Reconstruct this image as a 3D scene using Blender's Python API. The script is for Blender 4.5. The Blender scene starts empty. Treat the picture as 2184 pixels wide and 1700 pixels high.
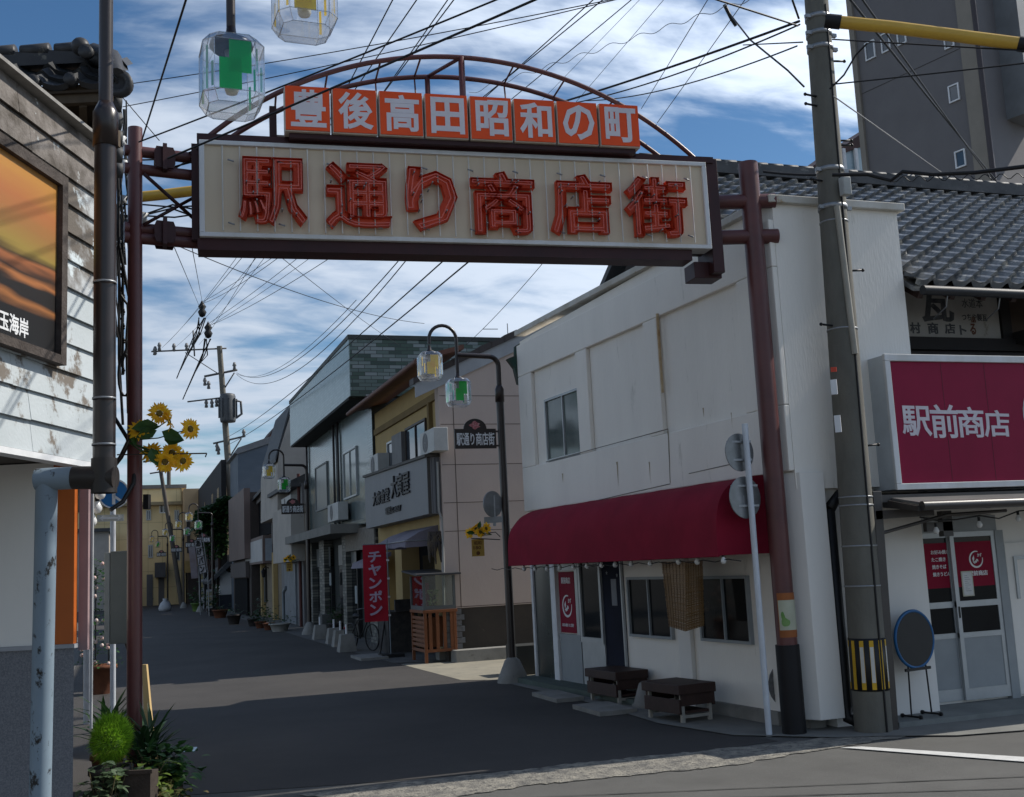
import bpy, math, random
from mathutils import Vector, Matrix
random.seed(7)
SC = bpy.context.scene
COL = SC.collection
V = Vector
# ------------------------------------------------------------ camera
W, H, CX, CY, FOC, EYE = 2184., 1700., 1092., 850., 2380., 1.9
RHO = math.atan(.049)
PITCH = math.radians(8.4258)
YAW = math.radians(19.1449)          # camera heading, right of the street axis (+Y)


def ray(u, v):
    """direction of the camera ray through a point of the 2184 x 1700 picture (world axes)"""
    x, y = u - CX, v - CY
    c, s = math.cos(RHO), math.sin(RHO)
    X, Yd = (x*c - y*s)/FOC, (x*s + y*c)/FOC
    fy = math.cos(PITCH) + Yd*math.sin(PITCH)
    z = math.sin(PITCH) - Yd*math.cos(PITCH)
    c, s = math.cos(YAW), math.sin(YAW)
    return V((X*c + fy*s, -X*s + fy*c, z))


EYEP = V((0, 0, EYE))
FWD = ray(CX, CY).normalized()


def gz(u, v, z=0.): r = ray(u, v); return EYEP + r*((z - EYE)/r.z)
def gx(u, v, x): r = ray(u, v); return EYEP + r*(x/r.x)
def gy(u, v, y): r = ray(u, v); return EYEP + r*(y/r.y)
def gd(u, v, d): r = ray(u, v); return EYEP + r*(d/r.dot(FWD))
def gp(u, v, p, n): r = ray(u, v); n = V(n); return EYEP + r*((V(p) - EYEP).dot(n)/r.dot(n))


cam = bpy.data.cameras.new('camera')
cam.sensor_width = 36
cam.lens = 36*FOC/W
cam.clip_start = .05
cam.clip_end = 3000
camo = bpy.data.objects.new('camera', cam)
COL.objects.link(camo)
_r = (ray(CX+1, CY) - ray(CX, CY)).normalized()
_u = _r.cross(FWD).normalized()
m = Matrix((( _r.x, _u.x, -FWD.x, 0), (_r.y, _u.y, -FWD.y, 0), (_r.z, _u.z, -FWD.z, EYE), (0, 0, 0, 1)))
camo.matrix_world = m
SC.camera = camo
# ------------------------------------------------------------ light
SUN = V((1.08, -.012, 1.)).normalized()
SUN_EL = math.asin(SUN.z)
SUN_AZ = math.atan2(SUN.x, SUN.y)
sl = bpy.data.lights.new('sun', 'SUN')
sl.energy = 5.0
sl.angle = math.radians(.5)
sl.color = (1, .94, .85)
so = bpy.data.objects.new('sun', sl)
so.rotation_euler = SUN.to_track_quat('Z', 'Y').to_euler()
COL.objects.link(so)
SC.view_settings.view_transform = 'Standard'
SC.view_settings.look = 'None'
SC.view_settings.exposure = 0.0
SC.view_settings.gamma = 1
SC.cycles.max_bounces = 8
SC.cycles.transparent_max_bounces = 24
SC.cycles.use_denoising = True

wd = bpy.data.worlds.new("World")
SC.world = wd
wd.use_nodes = True
nt = wd.node_tree
nt.nodes.clear()
N, L = nt.nodes.new, nt.links.new


def nn(t, **k):
    n = N(t)
    for a, b in k.items(): setattr(n, a, b)
    return n


out = nn('ShaderNodeOutputWorld')
sky = nn('ShaderNodeTexSky', sky_type='NISHITA')
sky.sun_disc = False
sky.sun_elevation = SUN_EL
sky.sun_rotation = SUN_AZ
sky.air_density = 1.0
sky.dust_density = .25
sky.ozone_density = 2.2
b1 = nn('ShaderNodeBackground'); b1.inputs[1].default_value = .10
b2 = nn('ShaderNodeBackground'); b2.inputs[0].default_value = (.60, .68, .80, 1); b2.inputs[1].default_value = .92

tc = nn('ShaderNodeTexCoord')
sx = nn('ShaderNodeSeparateXYZ'); L(tc.outputs['Generated'], sx.inputs[0])
ad = nn('ShaderNodeMath', operation='ADD'); ad.inputs[1].default_value = .22; L(sx.outputs[2], ad.inputs[0])
mx = nn('ShaderNodeMath', operation='MAXIMUM'); mx.inputs[1].default_value = .05; L(ad.outputs[0], mx.inputs[0])
cd = []
for k in (0, 1):
    d = nn('ShaderNodeMath', operation='DIVIDE'); L(sx.outputs[k], d.inputs[0]); L(mx.outputs[0], d.inputs[1]); cd.append(d)
cb = nn('ShaderNodeCombineXYZ'); L(cd[0].outputs[0], cb.inputs[0]); L(cd[1].outputs[0], cb.inputs[1])
mp = nn('ShaderNodeMapping'); mp.inputs['Rotation'].default_value = (0, 0, .5); mp.inputs['Scale'].default_value = (.8, 1.7, 1); mp.inputs['Location'].default_value = (3.1, 1.25, 0)
L(cb.outputs[0], mp.inputs[0])
n1 = nn('ShaderNodeTexNoise'); n1.inputs['Scale'].default_value = 1.7; n1.inputs['Detail'].default_value = 10; n1.inputs['Roughness'].default_value = .56; n1.inputs['Distortion'].default_value = .35
L(mp.outputs[0], n1.inputs['Vector'])
n2 = nn('ShaderNodeTexNoise'); n2.inputs['Scale'].default_value = 7.5; n2.inputs['Detail'].default_value = 6; n2.inputs['Distortion'].default_value = .8
L(mp.outputs[0], n2.inputs['Vector'])
ma = nn('ShaderNodeMath', operation='MULTIPLY_ADD'); ma.inputs[1].default_value = .24
L(n2.outputs[0], ma.inputs[0]); L(n1.outputs[0], ma.inputs[2])
rp = nn('ShaderNodeValToRGB'); rp.color_ramp.elements[0].position = .52; rp.color_ramp.elements[1].position = .76
rp.color_ramp.elements[1].color = (.95, .95, .95, 1)
rp.color_ramp.interpolation = 'EASE'
lo_ = nn('ShaderNodeMath', operation='MULTIPLY_ADD'); lo_.inputs[1].default_value = -.13; lo_.inputs[2].default_value = .045; L(sx.outputs[2], lo_.inputs[0])
ml_ = nn('ShaderNodeMath', operation='ADD'); L(ma.outputs[0], ml_.inputs[0]); L(lo_.outputs[0], ml_.inputs[1]); L(ml_.outputs[0], rp.inputs[0])
ms = nn('ShaderNodeMixShader')
hs = nn('ShaderNodeHueSaturation'); hs.inputs['Saturation'].default_value = 1.22; L(sky.outputs[0], hs.inputs['Color']); L(hs.outputs[0], b1.inputs[0])
# cloud brightness added towards and opposite the sun, out of view, to lift shaded walls
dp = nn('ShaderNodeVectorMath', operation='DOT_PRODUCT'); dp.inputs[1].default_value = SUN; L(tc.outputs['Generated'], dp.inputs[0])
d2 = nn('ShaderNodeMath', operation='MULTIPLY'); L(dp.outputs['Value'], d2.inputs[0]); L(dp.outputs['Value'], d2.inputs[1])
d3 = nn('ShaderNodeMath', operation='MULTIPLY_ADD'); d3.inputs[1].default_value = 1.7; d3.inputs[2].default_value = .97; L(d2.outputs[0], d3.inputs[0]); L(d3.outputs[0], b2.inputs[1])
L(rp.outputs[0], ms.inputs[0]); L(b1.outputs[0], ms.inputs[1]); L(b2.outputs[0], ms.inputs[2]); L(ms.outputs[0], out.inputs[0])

# ------------------------------------------------------------ materials
MATS = {}


def M(name, c1, c2=None, scale=3., rough=.75, metal=0., bump=0., bscale=40., spec=.3, c3=None, s3=None, t3=.6, stretch=(1, 1, 1), alpha=1., lo=.35, hi=.65, trans=0.):
    """procedural surface: two colours mixed by noise, an optional third one in patches, noise bump"""
    if name in MATS: return MATS[name]
    m = bpy.data.materials.new(name); m.use_nodes = True
    t = m.node_tree; p = t.nodes['Principled BSDF']; l = t.links.new
    p.inputs['Roughness'].default_value = rough
    p.inputs['Metallic'].default_value = metal
    p.inputs['Specular IOR Level'].default_value = spec
    c4 = lambda c: (*c, 1)
    c2 = c2 or tuple(x*.82 for x in c1)
    tx = t.nodes.new('ShaderNodeTexCoord'); mpn = t.nodes.new('ShaderNodeMapping'); mpn.inputs['Scale'].default_value = stretch
    l(tx.outputs['Object'], mpn.inputs[0])
    no = t.nodes.new('ShaderNodeTexNoise'); no.inputs['Scale'].default_value = scale; no.inputs['Detail'].default_value = 6; no.inputs['Roughness'].default_value = .65
    l(mpn.outputs[0], no.inputs['Vector'])
    r = t.nodes.new('ShaderNodeValToRGB'); r.color_ramp.elements[0].position = lo; r.color_ramp.elements[1].position = hi
    r.color_ramp.elements[0].color = c4(c1); r.color_ramp.elements[1].color = c4(c2)
    l(no.outputs[0], r.inputs[0]); col = r.outputs[0]
    if c3:
        n3 = t.nodes.new('ShaderNodeTexNoise'); n3.inputs['Scale'].default_value = s3 or scale*2.3; n3.inputs['Detail'].default_value = 8; n3.inputs['Roughness'].default_value = .7
        l(mpn.outputs[0], n3.inputs['Vector'])
        r3 = t.nodes.new('ShaderNodeValToRGB'); r3.color_ramp.elements[0].position = t3; r3.color_ramp.elements[1].position = min(1, t3+.06)
        l(n3.outputs[0], r3.inputs[0])
        mi = t.nodes.new('ShaderNodeMix'); mi.data_type = 'RGBA'; l(r3.outputs[0], mi.inputs[0]); l(col, mi.inputs[6]); mi.inputs[7].default_value = c4(c3)
        col = mi.outputs[2]
    l(col, p.inputs['Base Color'])
    if bump:
        bn = t.nodes.new('ShaderNodeTexNoise'); bn.inputs['Scale'].default_value = bscale; bn.inputs['Detail'].default_value = 4; l(mpn.outputs[0], bn.inputs['Vector'])
        bb = t.nodes.new('ShaderNodeBump'); bb.inputs['Strength'].default_value = bump; bb.inputs['Distance'].default_value = .02
        l(bn.outputs[0], bb.inputs['Height']); l(bb.outputs[0], p.inputs['Normal'])
    if trans:
        o = t.nodes['Material Output']; tr = t.nodes.new('ShaderNodeBsdfTranslucent'); l(col, tr.inputs[0]); mm = t.nodes.new('ShaderNodeMixShader'); mm.inputs[0].default_value = trans
        l(p.outputs[0], mm.inputs[1]); l(tr.outputs[0], mm.inputs[2]); l(mm.outputs[0], o.inputs[0])
    MATS[name] = m
    return m


def brickmat(name, cols, mortar, bw, bh, rough=.5, bump=.5, axis='xz', msize=.008, spec=.4):
    m = bpy.data.materials.new(name); m.use_nodes = True
    t = m.node_tree; p = t.nodes['Principled BSDF']; l = t.links.new
    tx = t.nodes.new('ShaderNodeTexCoord'); s = t.nodes.new('ShaderNodeSeparateXYZ'); cbn = t.nodes.new('ShaderNodeCombineXYZ')
    l(tx.outputs['Object'], s.inputs[0]); i = 'xyz'.index(axis[0]); j = 'xyz'.index(axis[1])
    l(s.outputs[i], cbn.inputs[0]); l(s.outputs[j], cbn.inputs[1])
    b = t.nodes.new('ShaderNodeTexBrick'); b.inputs['Scale'].default_value = 1; b.inputs['Brick Width'].default_value = bw; b.inputs['Row Height'].default_value = bh; b.inputs['Mortar Size'].default_value = msize
    b.inputs['Mortar'].default_value = (*mortar, 1); b.inputs['Color1'].default_value = (0, 0, 0, 1); b.inputs['Color2'].default_value = (1, 1, 1, 1)
    l(cbn.outputs[0], b.inputs['Vector'])
    r = t.nodes.new('ShaderNodeValToRGB'); r.color_ramp.interpolation = 'CONSTANT'
    while len(r.color_ramp.elements) < len(cols): r.color_ramp.elements.new(.5)
    for k, c in enumerate(cols): r.color_ramp.elements[k].position = k/len(cols); r.color_ramp.elements[k].color = (*c, 1)
    l(b.outputs['Color'], r.inputs[0])
    mi = t.nodes.new('ShaderNodeMix'); mi.data_type = 'RGBA'; l(b.outputs['Fac'], mi.inputs[0]); l(r.outputs[0], mi.inputs[6]); mi.inputs[7].default_value = (*mortar, 1)
    l(mi.outputs[2], p.inputs['Base Color']); p.inputs['Roughness'].default_value = rough; p.inputs['Specular IOR Level'].default_value = spec
    bb = t.nodes.new('ShaderNodeBump'); bb.inputs['Strength'].default_value = bump; bb.inputs['Distance'].default_value = .01; bb.invert = True
    l(b.outputs['Fac'], bb.inputs['Height']); l(bb.outputs[0], p.inputs['Normal'])
    MATS[name] = m
    return m


def clear(name, tint=(1, 1, 1), gloss=.12, rough=.04, milk=0.):
    """clear plastic or glass: see-through with a reflecting skin"""
    m = bpy.data.materials.new(name); m.use_nodes = True
    t = m.node_tree; t.nodes.remove(t.nodes['Principled BSDF']); l = t.links.new
    o = t.nodes['Material Output']
    a = t.nodes.new('ShaderNodeBsdfTransparent'); a.inputs[0].default_value = (*tint, 1)
    g = t.nodes.new('ShaderNodeBsdfGlossy'); g.inputs['Roughness'].default_value = rough
    lw = t.nodes.new('ShaderNodeLayerWeight'); lw.inputs[0].default_value = .35
    ml = t.nodes.new('ShaderNodeMath'); ml.operation = 'MULTIPLY_ADD'; ml.inputs[1].default_value = .75; ml.inputs[2].default_value = gloss; l(lw.outputs['Facing'], ml.inputs[0])
    ml.use_clamp = True
    x = t.nodes.new('ShaderNodeMixShader'); l(ml.outputs[0], x.inputs[0]); l(a.outputs[0], x.inputs[1]); l(g.outputs[0], x.inputs[2]); l(x.outputs[0], o.inputs[0])
    if milk:
        tl = t.nodes.new('ShaderNodeBsdfTranslucent'); tl.inputs[0].default_value = (.85, .88, .9, 1); x2 = t.nodes.new('ShaderNodeMixShader'); x2.inputs[0].default_value = milk
        l(x.outputs[0], x2.inputs[1]); l(tl.outputs[0], x2.inputs[2]); l(x2.outputs[0], o.inputs[0])
    MATS[name] = m
    return m


def film(name, c):
    """coloured see-through film"""
    m = bpy.data.materials.new(name); m.use_nodes = True
    t = m.node_tree; p = t.nodes['Principled BSDF']; l = t.links.new; o = t.nodes['Material Output']
    p.inputs['Base Color'].default_value = (*c, 1); p.inputs['Roughness'].default_value = .3
    a = t.nodes.new('ShaderNodeBsdfTransparent'); a.inputs[0].default_value = (*[min(1, x*1.6) for x in c], 1)
    tr = t.nodes.new('ShaderNodeBsdfTranslucent'); tr.inputs[0].default_value = (*c, 1)
    x = t.nodes.new('ShaderNodeMixShader'); x.inputs[0].default_value = .6; l(p.outputs[0], x.inputs[1]); l(tr.outputs[0], x.inputs[2])
    y = t.nodes.new('ShaderNodeMixShader'); y.inputs[0].default_value = .08; l(x.outputs[0], y.inputs[1]); l(a.outputs[0], y.inputs[2]); l(y.outputs[0], o.inputs[0])
    MATS[name] = m
    return m


# ------------------------------------------------------------ mesh builder
class B:
    def __init__(s): s.v = []; s.f = []; s.sm = []

    def face(s, pts, smooth=False):
        i = len(s.v); s.v += [V(p) for p in pts]; s.f.append(tuple(range(i, i+len(pts)))); s.sm.append(smooth); return s

    def mesh(s, vs, fs, smooth=False):
        i = len(s.v); s.v += [V(p) for p in vs]
        for f in fs: s.f.append(tuple(i+k for k in f)); s.sm.append(smooth)
        return s

    def box(s, x0, x1, y0, y1, z0, z1):
        return s.obox((x0, y0, z0), (x1-x0, 0, 0), (0, y1-y0, 0), (0, 0, z1-z0))

    def obox(s, o, a, b, c):
        o, a, b, c = V(o), V(a), V(b), V(c)
        vs = [o, o+a, o+a+b, o+b, o+c, o+a+c, o+a+b+c, o+b+c]
        fs = [(0, 3, 2, 1), (4, 5, 6, 7), (0, 1, 5, 4), (1, 2, 6, 5), (2, 3, 7, 6), (3, 0, 4, 7)]
        if a.cross(b).dot(c) < 0: fs = [f[::-1] for f in fs]
        return s.mesh(vs, fs)

    def prism(s, poly, ext):
        """polygon pushed along ext"""
        poly = [V(p) for p in poly]; ext = V(ext); n = len(poly)
        nrm = V((0, 0, 0))
        for i in range(n): nrm += poly[i].cross(poly[(i+1) % n])
        if nrm.dot(ext) > 0: poly = poly[::-1]
        vs = poly + [p+ext for p in poly]
        fs = [tuple(range(n)), tuple(range(2*n-1, n-1, -1))] + [(i, i+n, (i+1) % n+n, (i+1) % n) for i in range(n)]
        return s.mesh(vs, fs)

    def tube(s, pts, r, n=8, cap=True):
        pts = [V(p) for p in pts]; k = len(pts)
        rs = r if isinstance(r, (list, tuple)) else [r]*k
        up = None; vs = []
        for i in range(k):
            d = (pts[min(i+1, k-1)] - pts[max(i-1, 0)])
            if d.length < 1e-9: d = V((0, 0, 1))
            d.normalize()
            if up is None: up = V((0, 0, 1)) if abs(d.z) < .9 else V((1, 0, 0))
            a = d.cross(up).normalized(); b = a.cross(d).normalized(); up = b
            for j in range(n):
                t = 2*math.pi*j/n; vs.append(pts[i] + (a*math.cos(t) + b*math.sin(t))*rs[i])
        fs = [(i*n+j, i*n+(j+1) % n, (i+1)*n+(j+1) % n, (i+1)*n+j) for i in range(k-1) for j in range(n)]
        s.mesh(vs, fs, True)
        if cap:
            s.face(vs[:n][::-1]); s.face(vs[-n:])
        return s

    def cyl(s, p0, p1, r0, r1=None, n=16): return s.tube([p0, p1], [r0, r0 if r1 is None else r1], n)

    def lathe(s, c, prof, n=16, ax=None, smooth=True):
        """profile of (radius, height) about an axis through c"""
        c = V(c); ax = V(ax or (0, 0, 1)).normalized(); a = ax.orthogonal().normalized(); b = ax.cross(a)
        vs = [c + ax*h + (a*math.cos(2*math.pi*j/n) + b*math.sin(2*math.pi*j/n))*max(r, 1e-4) for r, h in prof for j in range(n)]
        k = len(prof)
        fs = [(i*n+j, i*n+(j+1) % n, (i+1)*n+(j+1) % n, (i+1)*n+j) for i in range(k-1) for j in range(n)]
        return s.mesh(vs, fs, smooth)

    def ball(s, c, r, n=10, sq=1.):
        return s.lathe(c, [(r*math.sin(math.pi*i/n), -r*sq*math.cos(math.pi*i/n)) for i in range(n+1)], n)


ORG = {}


def tag(o, label=None, cat=None, group=None, kind=None):
    if label: o['label'] = label
    if cat: o['category'] = cat
    if group: o['group'] = group
    if kind: o['kind'] = kind
    return o


def thing(name, label, cat, loc=(0, 0, 0), group=None):
    o = bpy.data.objects.new(name, None); o.empty_display_size = .2
    o.location = loc; COL.objects.link(o); ORG[o.name] = V(loc)
    return tag(o, label, cat, group)


SPLIT = set('pier arm_flange clip clamp_band pole_band step_bolt stain clamp door_paper window_screen pillar wall_trim number_plate arch_strut insulator crossarm cross_brace transformer_box downpipe paper_notice band_edge gutter_bracket strap rafter bracket window_bar joint siding_joint seam spokes display_greens leg'.split()) - {'spokes', 'display_greens', 'leg', 'joint', 'siding_joint'}


def islands(b):
    """the separate pieces of a builder, each as a builder of its own"""
    key = [tuple(round(c, 4) for c in p) for p in b.v]; par = {k: k for k in key}
    def fnd(k):
        while par[k] != k: par[k] = par[par[k]]; k = par[k]
        return k
    for f in b.f:
        for i in f[1:]: par[fnd(key[i])] = fnd(key[f[0]])
    grp = {}
    for f, sm in zip(b.f, b.sm): grp.setdefault(fnd(key[f[0]]), []).append((f, sm))
    out = []
    for fs in grp.values():
        n = B()
        for f, sm in fs: n.mesh([b.v[i] for i in f], [tuple(range(len(f)))], sm)
        # weld within the piece so that shading stays smooth
        pos = {}; vs = []; ff = []
        for f in n.f:
            g = []
            for i in f:
                k = tuple(round(c, 5) for c in n.v[i])
                if k not in pos: pos[k] = len(vs); vs.append(n.v[i])
                g.append(pos[k])
            ff.append(tuple(g))
        n.v, n.f = vs, ff; out.append(n)
    return out


def part(name, b, mat, parent=None, bevel=0., label=None):
    """one mesh object from a builder (world coordinates), child of parent when given"""
    if parent is not None and name in SPLIT:
        isl = islands(b)
        if 1 < len(isl) <= 60:
            SPLIT.discard(name)
            for q in isl: o = part(name, q, mat, parent, bevel, label)
            SPLIT.add(name)
            return o
    org = ORG[parent.name] if parent else (sum(b.v, V((0, 0, 0)))/max(1, len(b.v)))
    me = bpy.data.meshes.new(name)
    me.from_pydata([p-org for p in b.v], [], b.f)
    me.polygons.foreach_set('use_smooth', b.sm)
    me.materials.append(mat); me.update()
    o = bpy.data.objects.new(name, me); COL.objects.link(o)
    if parent: o.parent = parent
    else: o.location = org
    ORG[o.name] = org
    if bevel:
        md = o.modifiers.new('edge', 'BEVEL'); md.width = bevel; md.segments = 2; md.limit_method = 'ANGLE'; md.angle_limit = math.radians(50)
    if label: o['label'] = label
    return o


def solo(name, b, mat, label, cat, group=None, bevel=0.):
    return tag(part(name, b, mat, None, bevel), label, cat, group)


def struct(name, b, mat): return tag(part(name, b, mat), kind='structure')


def copy_tree(o, parent=None):
    c = o.copy(); COL.objects.link(c)
    if parent: c.parent = parent
    for ch in list(o.children): copy_tree(ch, c)
    return c


FONT = bpy.data.curves.new('glyphs', 'FONT')
FO = bpy.data.objects.new('glyphs', FONT); COL.objects.link(FO)


def glyphs(b, body, p, ux, uz, w, h, thick=.004, bold=0., shear=0., mode='BOTH', off=0.):
    """writing fitted into the rectangle p, ux*w, uz*h, standing out by thick"""
    FONT.body = body; FONT.size = 1; FONT.offset = off; FONT.extrude = .5; FONT.fill_mode = mode; FONT.bevel_depth = bold; FONT.resolution_u = 2; FONT.bevel_resolution = 0
    FO.data.update_tag(); bpy.context.view_layer.update()
    me = bpy.data.meshes.new_from_object(FO.evaluated_get(bpy.context.evaluated_depsgraph_get()))
    if not me.vertices: return b
    xs = [q.co.x for q in me.vertices]; ys = [q.co.y for q in me.vertices]
    x0, x1, y0, y1 = min(xs), max(xs), min(ys), max(ys)
    p, ux, uz = V(p), V(ux).normalized(), V(uz).normalized(); n = ux.cross(uz)
    vs = []
    for q in me.vertices:
        a = (q.co.x-x0)/max(1e-6, x1-x0); c = (q.co.y-y0)/max(1e-6, y1-y0)
        vs.append(p + ux*(a*w) + uz*(c*h + shear*a*w) + n*((q.co.z+.5)*thick))
    b.mesh(vs, [tuple(f.vertices) for f in me.polygons])
    bpy.data.meshes.remove(me)
    return b


def vglyphs(b, body, p, ux, uz, w, h, **k):
    """upright writing, one character under another; p is the lower left corner"""
    n = len(body); ch = h/n
    for i, c in enumerate(body):
        glyphs(b, c, V(p) + V(uz).normalized()*(h-(i+1)*ch + ch*.06), ux, uz, w, ch*.86, **k)
    return b


def tiled_roof(b, o, along, up, nrm, Lx, Ly, tw=.27, rh=.235, amp=.035, lift=.03):
    """rows of wavy pantiles; o is the eave corner, along the eave, up the slope"""
    o, along, up, nrm = V(o), V(along).normalized(), V(up).normalized(), V(nrm).normalized()
    nx = max(1, int(Lx/tw)); q = 8; rows = max(1, int(Ly/rh))
    def prof(t):
        t = t % 1.
        return amp*(math.sin(math.pi*(t-.68)/.32)*1.1 if t > .68 else -.75*math.sin(math.pi*t/.68)*.7)
    for r in range(rows):
        vs = []
        jit = [random.uniform(-.012, .012) for _ in range(nx+1)]
        for (s, hh) in ((0, -.012), (0, lift), (rh*1.06, .0)):
            for i in range(nx*q+1):
                t = i/q
                j = jit[int(t)] if hh else 0
                vs.append(o + along*(i*tw/q) + up*(r*rh + s + j) + nrm*(prof(t) + hh))
        m_ = nx*q+1
        fs = [(k*m_+i, k*m_+i+1, (k+1)*m_+i+1, (k+1)*m_+i) for k in (0, 1) for i in range(m_-1)]
        b.mesh(vs, fs, False)
    return b


def wire(pts, r, sag=0., n=24, name='overhead_wire', group='overhead wires', mat=None, label='thin black overhead wire strung across the sky above the street'):
    a, c = V(pts[0]), V(pts[1])
    P = [a.lerp(c, i/n) - V((0, 0, sag*4*(i/n)*(1-i/n))) for i in range(n+1)]
    return solo(name, B().tube(P, r, 5), mat or MATS['wire'], label, 'wire', group)


# the palette
M('wire', (.012, .013, .016), rough=.6)
MAROON = M('maroon_paint', (.105, .03, .028), (.075, .022, .022), 2.5, .42, spec=.5, c3=(.14, .06, .045), s3=9, t3=.68)
MAROON_D = M('maroon_dark', (.045, .013, .014), (.03, .01, .011), 2.5, .5)
BROWNBLK = M('brown_black_paint', (.022, .013, .011), (.014, .009, .008), 5, .32, spec=.55, c3=(.35, .33, .3), s3=38, t3=.765)
BLACK = M('black', (.012, .012, .013), rough=.5)
DARK = M('dark_void', (.010, .010, .011), rough=.9, spec=.1)
WHITEW = M('white_wall', (.80, .765, .70), (.745, .71, .65), 1.3, .85, bump=.22, bscale=38, c3=(.60, .575, .515), s3=3.4, t3=.63, stretch=(1, 1, .22))
WHITEW2 = M('white_wall_smooth', (.73, .705, .66), (.67, .65, .61), 1.1, .8, c3=(.56, .545, .49), s3=3.5, t3=.69, stretch=(1, 1, .3))
RUST = M('rust_streak', (.38, .23, .11), (.55, .45, .30), 4, .9)
ALU = M('aluminium', (.42, .44, .45), (.36, .38, .39), 3, .38, metal=.35, spec=.5)
ALU_D = M('aluminium_grey_panel', (.28, .30, .31), (.24, .26, .27), 2, .5)
GLASSD = M('dark_window_glass', (.008, .009, .010), (.013, .015, .016), 1.2, .06, spec=.18)
GLASSG = M('frosted_window_glass', (.10, .125, .115), (.06, .08, .075), 1.5, .18, spec=.6)
GLASSB = M('window_glass', (.05, .065, .08), (.03, .04, .05), 1.5, .05, spec=.9)
RED = M('wine_red_cloth', (.235, .012, .032), (.19, .010, .026), 2.2, .8, bump=.12, bscale=5, spec=.12)
REDS = M('wine_red_panel', (.245, .008, .042), (.21, .007, .036), 1.5, .5, spec=.15)
REDP = M('red_print', (.23, .008, .030), (.2, .007, .026), 2, .6, spec=.1)
WHITEP = M('white_paint', (.72, .73, .74), (.62, .63, .64), 5, .5)
WHITEFR = M('white_frame', (.62, .63, .64), (.52, .52, .50), 3, .45, c3=(.42, .25, .10), s3=2.2, t3=.66, stretch=(1, 1, .3))
CONC = M('concrete', (.27, .265, .245), (.19, .185, .17), 2.5, .9, bump=.3, bscale=90, c3=(.14, .135, .12), s3=5, t3=.62)
POLEC = M('pole_concrete', (.14, .135, .115), (.105, .10, .085), 4, .85, bump=.2, bscale=120, c3=(.20, .195, .17), s3=2.5, t3=.66, stretch=(1, 1, .35))
STEEL = M('galvanised', (.30, .31, .32), (.22, .23, .24), 12, .45, metal=.5, spec=.5)
KAWARA = M('roof_tile_grey', (.075, .078, .082), (.045, .048, .052), 3.2, .6, spec=.25, c3=(.14, .14, .135), s3=7, t3=.6)
WOODBR = M('stained_wood', (.17, .065, .03), (.11, .042, .02), 3, .6, stretch=(1, 1, .2), bump=.15, bscale=30)
WOODDK = M('dark_wood', (.05, .027, .022), (.033, .018, .015), 4, .55, bump=.15, bscale=30)
WOODPALE = M('pale_wood', (.55, .40, .19), (.42, .29, .13), 4, .7, stretch=(1, 1, .15))
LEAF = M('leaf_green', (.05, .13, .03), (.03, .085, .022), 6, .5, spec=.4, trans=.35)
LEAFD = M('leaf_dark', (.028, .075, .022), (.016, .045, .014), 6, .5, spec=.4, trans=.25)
LEAFY = M('kochia_green', (.38, .62, .05), (.26, .50, .035), 5, .6, trans=.5)
PETAL = M('sunflower_petal', (.90, .47, .02), (.88, .60, .03), 14, .6, trans=.45)
FLOWC = M('sunflower_disc', (.16, .12, .02), (.09, .055, .012), 40, .9, bump=.4)
TERRA = M('terracotta', (.16, .06, .03), (.10, .04, .022), 5, .8)
ORANGE = M('orange_board', (.42, .10, .015), (.36, .085, .013), 1.5, .5)
YELLOW = M('yellow_plastic', (.60, .37, .045), (.50, .30, .04), 3, .4, spec=.5)
# ------------------------------------------------------------ ground
ASPH_OLD = M('old_asphalt', (.120, .118, .110), (.094, .092, .086), 1.1, .9, bump=.55, bscale=150, c3=(.19, .185, .17), s3=95, t3=.66)
ASPH_NEW = M('street_asphalt', (.062, .057, .053), (.043, .040, .038), .42, .85, bump=.4, bscale=120, c3=(.092, .09, .088), s3=80, t3=.63)
ROUGHC = M('worn_concrete', (.30, .28, .235), (.115, .112, .105), 5, .95, bump=.9, bscale=45, c3=(.095, .092, .085), s3=14, t3=.53)
PAVEC = M('pavement_concrete', (.20, .20, .185), (.15, .15, .14), 1.6, .9, bump=.3, bscale=60, c3=(.085, .08, .075), s3=1.2, t3=.64)
LANEC = M('lane_concrete', (.29, .265, .205), (.22, .205, .165), 1.5, .9, bump=.3, bscale=50, c3=(.13, .12, .105), s3=3, t3=.62)


def sheet(name, pts, z, mat, kind='structure'):
    b = B().prism([(p[0], p[1], z) for p in pts], (0, 0, -.02) if False else (0, 0, -.003))
    return struct(name, b, mat)


def ragged(px_, amp=3.):
    o = []
    for i in range(len(px_)):
        a, c = px_[i], px_[(i+1) % len(px_)]
        k = max(1, int(math.hypot(c[0]-a[0], c[1]-a[1])/14))
        for j in range(k):
            t = j/k
            o.append((a[0]+(c[0]-a[0])*t + random.uniform(-amp, amp), a[1]+(c[1]-a[1])*t + random.uniform(-amp, amp)*.45))
    return [gz(*p) for p in o]


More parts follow.
